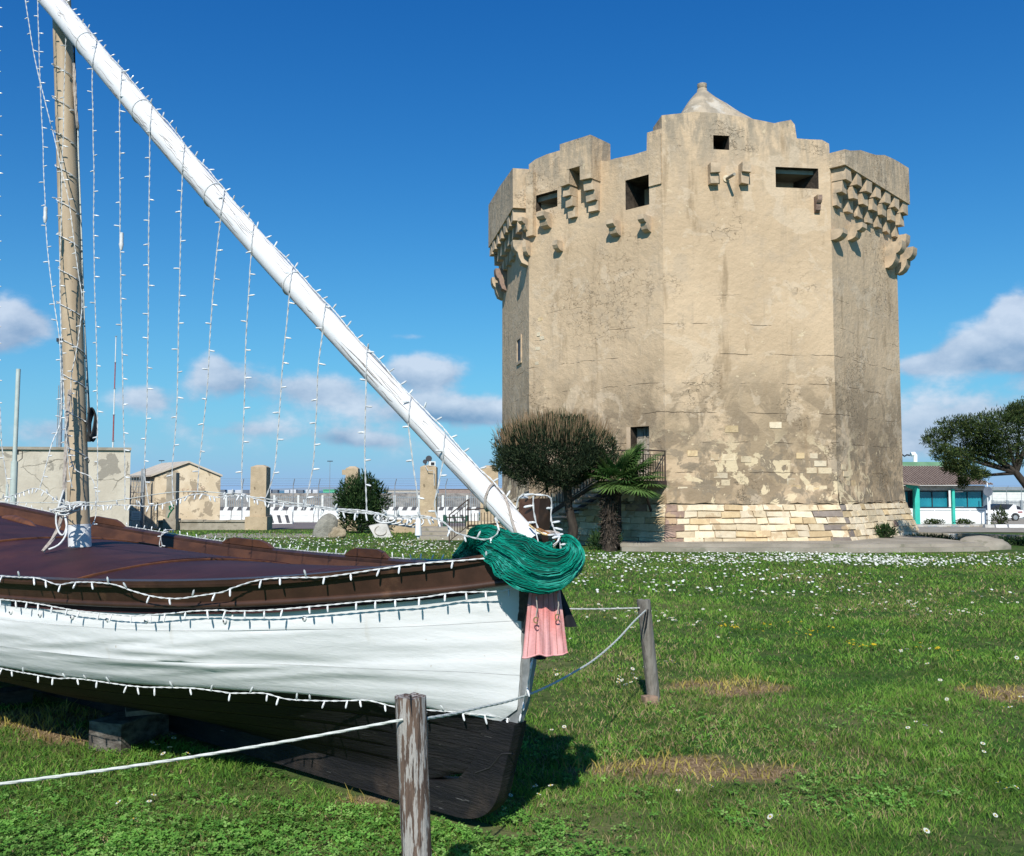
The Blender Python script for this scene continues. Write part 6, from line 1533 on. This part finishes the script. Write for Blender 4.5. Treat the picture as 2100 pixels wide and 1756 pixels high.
# strings left of the mast
light_string([P(49, -20, 6.9), P(66, 90, 6.88), P(82, 169, 6.85), P(103, 250, 6.83), P(124, 337, 6.82), P(139, 404, 6.82), P(150, 480, 6.82), P(161, 562, 6.85), P(168, 620, 6.86), P(160, 700, 6.85), P(146, 780, 6.85), P(150, 860, 6.86)], 'light string slanting from top left onto the mast', 'light strings left of the mast', .15, seed=40)
light_string([P(77, -20, 6.7), P(80, 100, 6.7), P(84, 206, 6.7), P(92, 412, 6.7), P(99, 524, 6.7), P(112, 629, 6.7), P(122, 700, 6.7), P(125, 766, 6.7), P(124, 860, 6.7), P(107, 910, 6.65), P(95, 955, 6.62), P(82, 1000, 6.6)], 'long light string hanging left of the mast with a plug', 'light strings left of the mast', .15, seed=41, sock=P(93, 438, 6.7))
light_string([P(137, 22, 6.75), P(135, 80, 6.72), P(130, 250, 6.72), P(126, 400, 6.72), P(123, 560, 6.72), P(126, 700, 6.72), P(133, 850, 6.72), P(141, 960, 6.74), P(148, 1000, 6.75)], 'light string dropping down the left face of the mast', 'light strings left of the mast', .17, seed=42)
light_string([P(0, 835, 6.4), P(3, 909, 6.4), P(10, 960, 6.4), P(18, 1013, 6.4), P(22, 1022, 6.4)], 'light string at the far left edge of the picture', 'light strings left of the mast', .12, seed=43)
light_string([P(-6, -10, 6.6), P(-6, 120, 6.6), P(-5, 300, 6.6), P(-7, 600, 6.6), P(-5, 840, 6.4)], 'light string hanging just outside the left edge with bulbs showing', 'light strings left of the mast', .16, seed=47, bdir=(1, 0, 0))
# spiral round the mast
sp = []
for k in range(24*12):
    a = k/24*2*math.pi; z = 4.95-(4.95-1.75)*k/(24*12); c = mast_pt(z); sp.append(c+Vector((math.cos(a+2.)*.083, math.sin(a+2.)*.083, 0)))
light_string(sp[::2], 'light string wound in a spiral round the mast', None, .15, seed=44, wob=.001, bdir=lambda r: Vector((r.uniform(-1, 1), -.8, r.uniform(-.4, .3))))
light_string([P(133, 830, 6.8), P(139, 900, 6.82), P(152, 960, 6.85), P(190, 985, 6.86), P(196, 1060, 6.86), P(175, 1090, 6.8), P(142, 1122, 6.75)], 'loose light string end looping down the mast foot', None, .12, seed=45, bs=1.1)
light_string([P(354, 1087, 7.9), P(338, 1088, 7.85), P(330, 1100, 7.8), P(327, 1120, 7.8), P(332, 1119, 7.8), P(330, 1100, 7.78), P(345, 1090, 7.8)], 'short tangle of light string hung on the far rail', None, .1, seed=46)

# hull strings: near side
near = [(s, BP(s, b_sh(s)+.05, z_sh(s)), BP(s, b_r2(s)+.04, z_r2(s)), hull_pt(s, 1.0, 1, .02)) for s in np.linspace(.02, 4.5, 80)]
def projx(p): d = p-CAMP; return CX+FPX*d.dot(RT)/d.dot(FW)
def nearY(px, k):
    xs = [projx(n[k+1]) for n in near]; ys = [n[k+1].y for n in near]; return float(np.interp(px, xs[::-1], ys[::-1]))
s1 = [(x*.2687, 1022.5+.2687*y) for x, y in [(-60, 588), (0, 590), (150, 600), (300, 610), (440, 655), (580, 640), (850, 655), (1000, 700), (1170, 745), (1350, 765), (1500, 748), (1700, 715)]]+[(471.9+.2687*x, 1022.5+.2687*y) for x, y in [(0, 690), (200, 625), (380, 606), (550, 605), (720, 600), (1000, 560), (1400, 500), (1700, 480), (2049, 450)]]
light_string([P(x, y, nearY(x, 0)) for x, y in s1], 'light string draped along the near brown gunwale', 'light strings along the hull', .125, seed=50, bdir=lambda r: Vector((r.uniform(-.4, .4), -.4, r.choice((-1, -1, .9)))), bs=1.1)
s2 = [(x*.2687, 1022.5+.2687*y) for x, y in [(-60, 765), (0, 770), (250, 800), (560, 855), (940, 890), (1200, 885), (1500, 855), (1700, 850)]]+[(471.9+.2687*x, 1022.5+.2687*y) for x, y in [(0, 860), (330, 850), (640, 820), (1000, 790), (1400, 765), (1700, 720), (1800, 715)]]+[(985, 1214), (1030, 1213), (1055, 1204), (1076, 1196)]
light_string([P(x, y, nearY(x, 1)) for x, y in s2], 'light string pinned along the top of the white planking', 'light strings along the hull', .11, seed=51, bdir=lambda r: Vector((r.uniform(-.3, .3), -.3, -1)), bs=1.1)
s3 = [(x*.2687, 1022.5+.2687*y) for x, y in [(-60, 1290), (0, 1295), (160, 1330), (420, 1370), (550, 1370), (840, 1410), (1080, 1435), (1450, 1450), (1700, 1475)]]+[(471.9+.2687*x, 1022.5+.2687*y) for x, y in [(0, 1485), (250, 1485), (450, 1530), (850, 1545), (1050, 1545), (1260, 1590), (1600, 1620), (1900, 1650)]]+[(1040, 1474), (1062, 1483)]
s3p = [P(x, y, nearY(x, 2)) for x, y in s3]+[P(1074, 1440, 4.27), P(1081, 1410, 4.24), P(1088, 1380, 4.22), P(1093, 1345, 4.2)]
light_string(s3p, 'light string along the waterline edge and up the stem', 'light strings along the hull', .10, seed=52, bdir=lambda r: Vector((r.uniform(-.4, .4), -.3, r.choice((-1, -1, -1, .6)))), bs=1.1)
light_string([BP(s, b_sh(s)+.035, z_sh(s)+.02, -1) for s in np.linspace(.7, 8.2, 40)], 'light string lying on the far gunwale', 'light strings along the hull', .13, seed=53, bdir=lambda r: Vector((r.uniform(-.4, .4), .2, .8)))
# wires over the stem head
light_string([P(1020, 1070, 4.25), P(1000, 1020, 4.4), P(950, 965, 4.55), P(925, 935, 4.65), P(912, 910, 4.72)], 'light string lying along the lower yard underside', None, .12, seed=54, bs=1.1)
light_string([sh(.08, .055, 1.43), sh(.07, .055, 1.535), sh(.04, .05, 1.575), sh(-.03, .03, 1.575), sh(-.06, -.03, 1.56), sh(-.07, -.02, 1.46), P(1146, 1105, 4.08), P(1150, 1125, 4.06)], 'light string wrapped over the brown stem head', None, .07, seed=55, bs=1.15, wob=.003)
light_string([sh(-.02, .05, 1.57), sh(-.03, .06, 1.50), sh(-.06, .05, 1.41), P(1148, 1100, 4.05), P(1135, 1118, 4.05)], 'loose light string hanging in front of the stem head', None, .06, seed=56, bs=1.15, wob=.003)

# ------------------------------------------------------------ net and cloths on the bow
def net():
    sp = [P(930, 1146, 4.62), P(955, 1128, 4.55), P(990, 1108, 4.42), P(1025, 1120, 4.28), P(1060, 1140, 4.16), P(1100, 1163, 4.06), P(1140, 1168, 4.02), P(1166, 1150, 4.08), P(1168, 1125, 4.18), P(1150, 1118, 4.3)]
    rr_ = [(.012, .012), (.035, .03), (.06, .05), (.062, .055), (.085, .075), (.105, .085), (.105, .085), (.06, .075), (.04, .05), (.02, .03)]
    pts = resample(sp, .02); n = len(pts); t = thing('green_net', tuple(sp[4]), 'bundled emerald green fishing net draped over the bow', 'net')
    def frame(i):
        d = (pts[min(i+1, n-1)]-pts[max(i-1, 0)]).normalized(); f = (CAMP-pts[i]); f = (f-d*f.dot(d)).normalized(); return d, f, d.cross(f)
    def R2(i):
        k = i/(n-1)*(len(rr_)-1); j = min(int(k), len(rr_)-2); f = k-j; f = f*f*(3-2*f)
        return rr_[j][0]*(1-f)+rr_[j+1][0]*f, rr_[j][1]*(1-f)+rr_[j+1][1]*f
    def sp_(i, a, off=0):
        d, f, g_ = frame(i); r1, r2 = R2(i); lump = 1+.34*noise.noise(Vector((i*.07, math.cos(a)*1.6, math.sin(a)*1.6)))+.08*math.sin(a*7+i*.11)+.10*noise.noise(Vector((i*.25, math.cos(a)*4, math.sin(a)*4)))
        return pts[i]+(g_*math.cos(a)*r1+f*math.sin(a)*r2)*(lump)*(1+off/max(r1, .02))
    rows = [[sp_(i, 2*math.pi*k/40) for k in range(41)] for i in range(n)]
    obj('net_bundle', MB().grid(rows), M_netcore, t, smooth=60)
    V = []; mb = MB(); r3 = random.Random(4)
    for k in range(150):
        a0 = 2*math.pi*k/150+r3.uniform(-.03, .03); ph = r3.uniform(0, 6); fr = r3.uniform(.28, .4)
        i0 = r3.randint(0, 10); i1 = n-1-r3.randint(0, 10)
        dr_ = r3.uniform(-.012, .012)*(2.2 if k % 5 == 0 else 1)
        q = [sp_(i, a0+.06*math.sin(i*fr*1.6+ph)+dr_*i+.10*noise.noise(Vector((i*.12, k*.7, 0))), .002+.010*abs(noise.noise(Vector((i*.2, k, 3))))) for i in range(i0, i1, 1)]
        mb.tube(q, .0015, 3)
    for k in range(900):     # cross twines: the knots and diamonds of the mesh
        i = r3.randint(2, n-4); a = r3.uniform(0, 6.28); mb.tube([sp_(i, a, .003), sp_(min(n-1, i+2), a+.09, .007)], .0016, 3)
    obj('net_twine', mb, M_net, t, kind='stuff')
    # fringe of single twines at the right end
    mb = MB()
    for k in range(16):
        a = P(1158+r3.uniform(-10, 12), 1118+r3.uniform(-2, 8), 4.1); b = P(1168+r3.uniform(-22, 14), 1150+r3.uniform(-8, 10), 4.06); mb.tube([a, a.lerp(b, .5)+Vector((r3.uniform(-.01, .02), 0, 0)), b], .0018, 3)
    obj('net_fringe', mb, M_net, t, kind='stuff')
net()
M_seamp = mat('seam_thread', (.30, .13, .11), (.22, .1, .09), .9, 20)
def cloth(name, poly_top, poly_bot, Yt, Yb_, folds, amp, m, label, cat, seams=None, nx=49, ny=24, wave=0.0, parent=None):
    rows = []
    for j in range(ny+1):
        v = j/ny; row = []
        for i in range(nx+1):
            u = i/nx; x = (poly_top[0]*(1-u)+poly_top[2]*u)*(1-v)+(poly_bot[0]*(1-u)+poly_bot[2]*u)*v; y = (poly_top[1]*(1-u)+poly_top[3]*u)*(1-v)+(poly_bot[1]*(1-u)+poly_bot[3]*u)*v
            p = P(x, y+wave*math.sin(u*9+1)*v, Yt*(1-v)+Yb_*v)
            nz_ = noise.noise(Vector((u*3.1, v*1.2, folds)))+.5*noise.noise(Vector((u*7, v*3, folds+4)))
            p.y += -amp*(.35+.65*v)*(math.sin(u*folds*2*math.pi+1.6*nz_)+1.5*nz_)-.035*math.sin(math.pi*u)*(.4+.6*v)
            row.append(p)
        rows.append(row)
    t = thing(name, tuple(rows[0][0]), label, cat)
    obj('fabric', MB().sheet(rows, (0, .003, 0)), m, t, smooth=60)
    if seams:
        for k in seams: i = int(k*nx); obj('seam', MB().tube([rows[j][i]+Vector((0, -.0018, 0)) for j in range(ny+1)], .0010, 4), M_seamp, t)
        obj('hem', MB().tube([rows[ny][i] for i in range(nx+1)], .004, 5), m, t)
    return t, rows
ct, crow = cloth('pink_cloth', (1086, 1205, 1148, 1205), (1071, 1346, 1164, 1338), 4.10, 4.06, 2.3, .016, M_pink, 'faded pink seamed cloth hanging below the net on the bow', 'cloth', (.12, .3, .46, .62, .78, .93), wave=1.5)
for (x, y) in ((1099, 1272), (1143, 1266)):
    c = P(x, y, 4.02); obj('hook_ring', MB().tube([c+Vector((.009*math.cos(a), 0, .012*math.sin(a))) for a in np.linspace(.3, 5.6, 12)], .003, 5), mat('brass', (.45, .32, .14), rough=.4, metal=.6), ct, smooth=60)
    obj('drawcord', MB().tube([c+Vector((0, 0, .012)), c+Vector((.006, .003, .05)), c+Vector((.002, .01, .10))], .0025, 4), M_oldrope, ct)
cloth('black_cloth', (1086, 1206, 1100, 1206), (1072, 1296, 1088, 1290), 4.16, 4.16, 1, .004, M_blackc, 'black cloth flap hanging left behind the pink cloth', 'cloth', nx=10)
cloth('black_cloth', (1140, 1206, 1150, 1206), (1150, 1283, 1184, 1285), 4.14, 4.16, 1, .005, M_blackc, 'black cloth flap sticking out right of the pink cloth', 'cloth', nx=10)
cloth('black_cloth', (1084, 1340, 1128, 1342), (1092, 1349, 1118, 1352), 4.14, 4.14, 1, .003, M_blackc, 'black cloth edge showing under the pink cloth hem', 'cloth', nx=10, ny=4)

# ------------------------------------------------------------ chocks under the boat
g = G(252, 1524); a = Vector((g.x, g.y, 0)); ax = Vector((.80, .60, 0)).normalized(); sd_ = Vector((-.6, .8, 0))
def beam(c, ax, ln, w, h, z0, m, mb=None):
    s = Vector((-ax.y, ax.x, 0)); mb = mb or MB(); q = [c-s*w/2, c+ax*ln-s*w/2, c+ax*ln+s*w/2, c+s*w/2]
    return mb.hexa([p+Vector((0, 0, z0)) for p in q], [p+Vector((0, 0, z0+h)) for p in q])
t = thing('wooden_chock', tuple(a), 'square dark timber chock under the boat at left', 'chock')
M_ch = mat('grey_chock_wood', (.20, .18, .155), (.07, .06, .052), .92, 9, 7, stretch=(1, 1, 2), bump=1, bscale=16, bdist=.02)
obj('beam', beam(a+Vector((-.02, -.22, 0)), Vector((.35, .94, 0)).normalized(), 1.15, .25, .20, -.02, M_block), M_ch, t)
obj('packing_board', beam(a+Vector((.02, -.02, 0)), Vector((.9, .4, 0)).normalized(), .22, .15, .03, .184, M_block), M_deckedge if False else mat('pale_board', (.36, .27, .2), (.22, .16, .12), .9, 12), t)
obj('post', MB().box((a.x+.14, a.y+.25, .24), (.10, .10, .14)), M_block, t)
g = G(-25, 1450); tag(obj('wooden_chock', beam(Vector((g.x, g.y, 0)), Vector((.8, .6, 0)), .28, .2, .12, -.01, M_block), M_block), 'weathered timber chock end at the left edge under the boat', 'chock')

# ------------------------------------------------------------ rope fence posts
def post(name, top, bot, d, m, label, seed, notch=False):
    t = thing(name, tuple(bot), label, 'post'); rows = []; n = 22
    for j in range(13):
        v = j/12; c = bot.lerp(top, v); row = []
        for k in range(n+1):
            a = 2*math.pi*k/n; r = d/2*(1+.07*noise.noise(Vector((math.cos(a)*2, math.sin(a)*2, v*1.5+seed)))+.05*noise.noise(Vector((math.cos(a)*7, math.sin(a)*7, v+seed))))
            row.append(c+Vector((math.cos(a)*r, math.sin(a)*r, (.012*noise.noise(Vector((math.cos(a)*2, math.sin(a)*2, seed+9))) if j == 12 else 0))))
        rows.append(row)
    mb = MB().grid(rows); mb.add([rows[-1][k] for k in range(n)]+[top+Vector((0, 0, -.004))], [(k, (k+1) % n, n) for k in range(n)])
    obj('post_body', mb, m, t, smooth=50); return t
b1 = Vector((P(866, 1900, 3.2).x, 3.2, 0)); t1_ = Vector((P(841, 1428, 3.2).x, 3.2, P(841, 1428, 3.2).z))
ps1 = post('wooden_post', t1_, b1-Vector((0, 0, .05)), .102, M_post1, 'near wooden post with flaking white and brown paint', 1)
pc1 = P(838, 1480, 3.15)
mb = MB(); 
obj('split', MB().tube([P(842, 1426, 3.1465), P(843, 1445, 3.146), P(845, 1470, 3.147)], [.004, .003, .001], 4), M_rubber, ps1)
g2_ = G(1342, 1440); t2_ = P(1320, 1230, 6.95)
ps2 = post('wooden_post', t2_, Vector((g2_.x, g2_.y, -.04)), .098, M_post2, 'grey weathered post leaning left on the lawn', 5)
obj('split', MB().tube([P(1329, 1250, 6.893), P(1325, 1280, 6.91), P(1320, 1300, 6.925)], [.006, .006, .002], 4), M_rubber, ps2)
obj('foot_block', MB().box((g2_.x-.05, g2_.y-.09, .03), (.10, .08, .07), .3), mat('broken_wood', (.36, .24, .17), (.2, .15, .1), .9, 20), ps2)
# hidden third post behind the hull
p3 = Vector((P(700, 1200, 9.0).x, 9.0, 0)); post('wooden_post', p3+Vector((0, 0, .78)), p3, .09, M_post2, 'grey post standing behind the hull holding the far rope', 8)
pL = P(-420, 1668, 2.85)
rp = [P(-300, 1650, 2.75), P(0, 1608, 2.86), P(300, 1567, 2.97), P(600, 1518, 3.07), P(826, 1476, 3.147)]
rope('fence_rope', rp, .0052, M_rope, 'white braided rope running left from the near post', 'rope', 'ropes of the fence')
def seg(x, a=(868, 3.2), b=(1326, 6.93)):
    f = (x-a[0])/(b[0]-a[0]); return 1/((1-f)/a[1]+f/b[1])
rope('fence_rope', [P(x, y, seg(x)-.0) for x, y in ((872, 1474), (930, 1464), (990, 1450), (1050, 1436), (1110, 1414), (1170, 1383), (1220, 1352), (1265, 1313), (1300, 1275), (1324, 1252))], .0058, M_rope, 'sagging grey-white rope between the near post and leaning post', 'rope', 'ropes of the fence')
rope('fence_rope', [P(1312, 1247, 6.93), P(1180, 1249, 7.4), P(1000, 1243, 8.0), P(850, 1228, 8.5), p3+Vector((0, 0, .68))], .006, M_rope, 'thin pale rope from the leaning post passing behind the bow', 'rope', 'ropes of the fence')

# ------------------------------------------------------------ lawn plants
def in_view(x, y, pad=1.06): return np.abs(x) < (.5526*y*pad+.25)
def hull_cut(x, y):
    # under the boat there is only a thin, shaded growth
    s = (x-C0.x)*bd.x+(y-C0.y)*bd.y; n_ = (x-C0.x)*bn.x+(y-C0.y)*bn.y
    return (s > .1) & (s < 9.5) & (np.abs(n_) < .07)
def nfield(x, y, sc_, seed): return np.array([noise.noise(Vector((a*sc_, b*sc_, seed))) for a, b in zip(x, y)])
def grass():
    parts = []
    m_g = [leafm('grass_green', (.22, .42, .065), .4), leafm('grass_dark', (.10, .24, .04), .35), leafm('grass_olive', (.30, .35, .10), .3), leafm('grass_straw', (.46, .35, .20), .25), leafm('grass_gold', (.50, .42, .11), .3)]
    V = []; Tt = []; MI = []; base = 0
    for (y0, y1, n, h, w) in ((3.3, 5.2, 88000, .030, .0042), (5.2, 8.5, 115000, .033, .006), (8.5, 14, 90000, .036, .010), (14, 25, 75000, .042, .018), (25, 42, 26000, .05, .03)):
        u = RNG.random(n); y = y0+(y1-y0)*u; x = (RNG.random(n)*2-1)*(.5526*y*1.08+.3)
        if y0 >= 25: ok = (x < -.08*y) & (x > -.52*y)
        else: ok = ~((y > 23.3) & (x > .1*y))
        ok &= ~hull_cut(x, y); x, y = x[ok], y[ok]; n = len(x)
        f1 = nfield(x, y, 1.3, 1.); f2 = nfield(x, y, .45, 5.); f3 = nfield(x, y, 5.5, 9.)
        dry = dry_mask(x, y) if y0 < 9 else np.zeros(n)
        keep = RNG.random(n) < np.clip(1.0+f1*.8+f3*.8-.0, .25, 1); keep |= dry > .3
        keep &= ~((dry > .2) & (RNG.random(n) < .45))
        x, y, f1, f2, f3, dry = x[keep], y[keep], f1[keep], f2[keep], f3[keep], dry[keep]; n = len(x)
        r = RNG.random(n); mi = np.where(r < .46+.5*f1-.55*f3, 0, np.where(r < .86, 1, 2))
        brn = np.clip((f2+f3*.5)*1.2-.10, 0, .4); rr_ = RNG.random(n); mi = np.where(rr_ < brn, np.where(RNG.random(n) < .55, 2, 3), mi); mi = np.where(RNG.random(n) < .03, 3, mi)
        dr = dry > RNG.random(n)*.8+.1; mi = np.where(dr, np.where(RNG.random(n) < .24, 4, 3), mi)
        hh = h*RNG.uniform(.5, 1.5, n)*(1+.5*np.clip(f1, -1, 1))*np.where(mi == 4, 1.7, 1)*np.where(dr & (mi == 3), .6, 1)
        ww = w*RNG.uniform(.7, 1.3, n)*np.where(mi == 4, 1.4, 1); a = RNG.uniform(0, 2*np.pi, n); lean = RNG.uniform(.3, 1.5, n)*hh
        z = np.array([gz(v) for v in y])+np.where(y < 24, .03*np.array([noise.noise(Vector((p*.5, q*.5, 0))) for p, q in zip(x, y)]), 0)-.004
        dx, dy = np.cos(a), np.sin(a); b_ = RNG.uniform(0, 2*np.pi, n); sx, sy = np.cos(b_), np.sin(b_)
        p0 = np.stack([x-sx*ww/2, y-sy*ww/2, z], 1); p1 = np.stack([x+sx*ww/2, y+sy*ww/2, z], 1)
        m0 = np.stack([x+dx*lean*.35-sx*ww*.4, y+dy*lean*.35-sy*ww*.4, z+hh*.6], 1); m1 = np.stack([x+dx*lean*.35+sx*ww*.4, y+dy*lean*.35+sy*ww*.4, z+hh*.6], 1)
        tp = np.stack([x+dx*lean, y+dy*lean, z+hh], 1)
        vv = np.stack([p0, p1, m0, m1, tp], 1).reshape(-1, 3); k = np.arange(n)[:, None]*5+base
        tt = np.concatenate([k+[0, 1, 3], k+[0, 3, 2], k+[2, 3, 4]], 1).reshape(-1, 3)
        V.append(vv); Tt.append(tt); MI.append(np.repeat(mi, 3)); base += n*5
    me = fastmesh('grass', np.concatenate(V), np.concatenate(Tt), m_g, np.concatenate(MI)); o = bpy.data.objects.new('grass', me); COL.objects.link(o)
    tag(o, 'short mown grass blades, green with straw-brown patches', None, None, 'stuff')
    # clover: three rounded leaflets on a stalk
    V = []; Tt = []; MI = []; base = 0
    cl = [leafm('clover_green', (.21, .46, .085), .4), leafm('clover_dark', (.11, .28, .05), .35), leafm('clover_lime', (.34, .58, .15), .4)]
    for (y0, y1, n, sz) in ((3.2, 5.0, 26000, .0135), (5.0, 7.0, 14000, .0135), (7., 10., 6000, .016)):
        y = RNG.uniform(y0, y1, n); x = (RNG.random(n)*2-1)*(.5526*y*1.08+.3)
        f1 = nfield(x, y, 1.1, 22.); f2 = nfield(x, y, 4., 27.); px = CX+FPX*x/y
        left = np.clip((1330-px)/300, 0, 1)*np.clip((5.6-y)/1.2, 0, 1)
        pr = np.clip(left*.8+f1*1.1+f2*.6-.02, 0, 1)*np.where(y < 7, 1, .55); dry = dry_mask(x, y)
        ok = (RNG.random(n) < pr) & ~hull_cut(x, y) & (dry < .25); x, y = x[ok], y[ok]; n = len(x)
        z = .03*np.array([noise.noise(Vector((p*.5, q*.5, 0))) for p, q in zip(x, y)])+RNG.uniform(.008, .045, n); a0 = RNG.uniform(0, 6.28, n); s = sz*RNG.uniform(.6, 1.35, n)
        mi = RNG.choice(3, n, p=[.5, .28, .22]); tx, ty = RNG.uniform(-.45, .45, n), RNG.uniform(-.45, .45, n)
        for l in range(3):
            a = a0+l*2.094; pts = []
            for (rr_, da) in ((0, 0), (.75, -.62), (1.2, -.34), (1.08, 0), (1.2, .34), (.75, .62)):
                dx = np.cos(a+da)*s*rr_; dy = np.sin(a+da)*s*rr_; pts.append(np.stack([x+dx, y+dy, z+dx*tx+dy*ty+(.18*s if abs(da) > .3 else 0)], 1))
            vv = np.stack(pts, 1).reshape(-1, 3); k = np.arange(n)[:, None]*6+base
            tt = np.concatenate([k+[0, 1, 2], k+[0, 2, 3], k+[0, 3, 4], k+[0, 4, 5]], 1).reshape(-1, 3); V.append(vv); Tt.append(tt); MI.append(np.repeat(mi, 4)); base += n*6
    me = fastmesh('clover', np.concatenate(V), np.concatenate(Tt), cl, np.concatenate(MI)); o = bpy.data.objects.new('clover', me); COL.objects.link(o)
    tag(o, 'bright green clover leaves spreading through the near lawn', None, None, 'stuff')
grass()
def daisies():
    def dmesh(np_, r, h, stem=True):
        mb = MB(); 
        for k in range(np_):
            a = 2*math.pi*k/np_; w = math.pi/np_*.85
            mb.add([(math.cos(a)*r*.2, math.sin(a)*r*.2, h), (math.cos(a-w)*r*.75, math.sin(a-w)*r*.75, h+.002), (math.cos(a)*r, math.sin(a)*r, h+.001), (math.cos(a+w)*r*.75, math.sin(a+w)*r*.75, h+.002)], [(0, 1, 2, 3)], 0)
        mb.lathe((0, 0, h), [(r*.30, .0), (r*.24, .004), (r*.1, .006)], 7, 1)
        mb.add([(-.001, 0, 0), (.001, 0, 0), (.001, 0, h), (-.001, 0, h)], [(0, 1, 2, 3)], 2)
        return mb
    centre = mat('daisy_centre', (.50, .36, .03), rough=.8); stem = leafm('daisy_stem', (.08, .15, .04))
    me = mesh_of('daisy', dmesh(11, .0135, .056), [M_petal, centre, stem])
    pts = []
    def add(px, py, sx=0, sy=0):
        g = G(px+random.gauss(0, sx), py+random.gauss(0, sy)); pts.append((g.x, g.y))
    for (x, y) in [(1020, 548), (1180, 532), (1077, 585), (1157, 598), (1150, 625), (1245, 628), (862, 968), (1035, 935), (1022, 970), (940, 1125)]: add(x*.2996, 1376.4+.2996*y)
    for (x, y) in [(1575, 898), (1640, 910), (1605, 945), (1472, 990), (1870, 838), (1852, 852), (1840, 880), (1822, 917), (1948, 873), (1940, 463), (2030, 432), (1947, 65), (1985, 75), (1650, 1010)]: add(550.6+x*.2996, 1376.4+.2996*y)
    for (x, y) in [(320, 735), (345, 745), (380, 722), (431, 706), (412, 760), (447, 762), (376, 782), (345, 783), (410, 800), (430, 812), (453, 790), (490, 762), (470, 775), (435, 740), (535, 657), (655, 655), (640, 665), (688, 660), (680, 680), (515, 693), (617, 680), (15, 738), (95, 520), (942, 503), (1018, 518), (1018, 495), (452, 460), (467, 463), (418, 437), (431, 357), (637, 411), (876, 1410), (1298, 1588), (830, 405), (765, 427), (720, 1440)]: add(1140.5+x*.3506, 1140.5+.3506*y)
    for (x, y) in [(900, 1675), (1308, 1567), (1378, 1412), (1420, 1420), (1443, 1460), (1256, 1186), (1250, 1140), (920, 1045), (988, 1048), (835, 1052), (876, 1010), (1360, 930), (1445, 940), (1493, 878), (1063, 862), (1012, 768), (1173, 724), (953, 678), (740, 592), (795, 582), (795, 600), (823, 594), (902, 562), (970, 576), (670, 499), (711, 423), (1380, 642), (1445, 627), (1028, 1457), (67, 1588)]: add(1573+x*.3506, 1140.5+.3506*y)
    cl = [(1290, 1225, 70, 8, 22), (1235, 1255, 40, 10, 26), (1330, 1268, 40, 8, 18), (1210, 1195, 45, 6, 22), (1350, 1205, 60, 6, 22), (1480, 1225, 60, 8, 20), (1590, 1222, 45, 8, 24), (1740, 1215, 50, 8, 24), (1400, 1275, 40, 8, 16), (1460, 1290, 40, 5, 10), (1860, 1245, 50, 10, 30), (1900, 1262, 60, 8, 22), (1690, 1262, 40, 8, 16), (2000, 1232, 60, 8, 14), (2080, 1240, 30, 8, 8), (1560, 1180, 120, 8, 46), (1300, 1172, 90, 6, 60), (1980, 1262, 30, 6, 8), (1650, 1190, 120, 7, 30)]
    for (x, y, sx, sy, n) in cl:
        for _ in range(n): add(x, y, sx, sy)
    near_ = pts; far = []
    def addf(px, py, sx, sy, n):
        for _ in range(n):
            g = G(px+random.gauss(0, sx), max(1103, py+random.gauss(0, sy))); far.append((g.x, g.y))
    addf(1250, 1146, 60, 6, 170); addf(1420, 1152, 90, 6, 260); addf(1700, 1149, 110, 5, 620); addf(1880, 1156, 90, 5, 330); addf(2050, 1150, 60, 7, 140); addf(1560, 1140, 120, 4, 180)
    addf(660, 1116, 110, 8, 260); addf(860, 1122, 60, 8, 260); addf(560, 1112, 70, 5, 80)
    allp = [(x, y) for x, y in near_+far if y < 40 and not (y > 23.4 and x > .09*y)]
    allp.sort(key=lambda p: p[1]); first, rest = allp[:300], allp[300:]
    gname = 'daisies scattered over the lawn'
    for (x, y) in first:
        s = random.uniform(.9, 1.3)*(1 if y < 6.5 else 1.25)
        z = .03*noise.noise(Vector((x*.5, y*.5, 0)))
        inst('daisy', me, None, (x, y, z), (random.uniform(.05, .8), random.uniform(-.3, .3), random.uniform(0, 6.28)), (s, s, s), label='small white daisy with yellow centre growing in the near lawn', cat='daisy', group=gname)
    V = []; T_ = []; MI = []; b = 0
    for (x, y) in rest:
        r = .0185*random.uniform(.75, 1.2)*(1 if y < 14 else 1.25); z = gz(y)+.055; tl = random.uniform(-.2, .6)
        V.append((x, y, z+.004))
        for k in range(6): a = k*math.pi/3; V.append((x+r*math.cos(a), y+r*math.sin(a), z+r*math.sin(a)*tl))
        for k in range(6): T_.append((b, b+1+k, b+1+(k+1) % 6)); MI.append(0)
        b += 7
    o = bpy.data.objects.new('daisy_field', fastmesh('daisy_field', V, T_, [M_petal], MI)); COL.objects.link(o); tag(o, 'far drifts of white daisies across the lawn', None, 'daisies scattered over the lawn', 'stuff')
    # yellow flowers
    ym = mesh_of('yellow_flower', dmesh(5, .016, .06), [M_yel, M_yel, stem])
    for (x, y, s, n) in ((1748, 1331, 8, 9), (1783, 1336, 8, 8), (1675, 1310, 12, 7), (1640, 1290, 8, 2), (1705, 1296, 4, 2), (1245, 1277, 1, 1), (1480, 1292, 8, 5), (1512, 1296, 6, 5), (1577, 1292, 6, 3), (1555, 1303, 8, 3), (1880, 1340, 8, 3), (1920, 1342, 4, 2), (1965, 1350, 10, 2), (2095, 1370, 5, 4), (1640, 1310, 5, 2), (1960, 1160, 30, 8)):
        for _ in range(n):
            g = G(x+random.gauss(0, s), y+random.gauss(0, s*.35)); q = random.uniform(.9, 1.3)
            inst('yellow_flower', ym, None, (g.x, g.y, 0), (random.uniform(.0, .7), random.uniform(-.3, .3), random.uniform(0, 6.28)), (q, q, q), label='small yellow wild flower among the daisies on the right lawn', cat='flower', group='yellow flowers on the right lawn')
daisies()
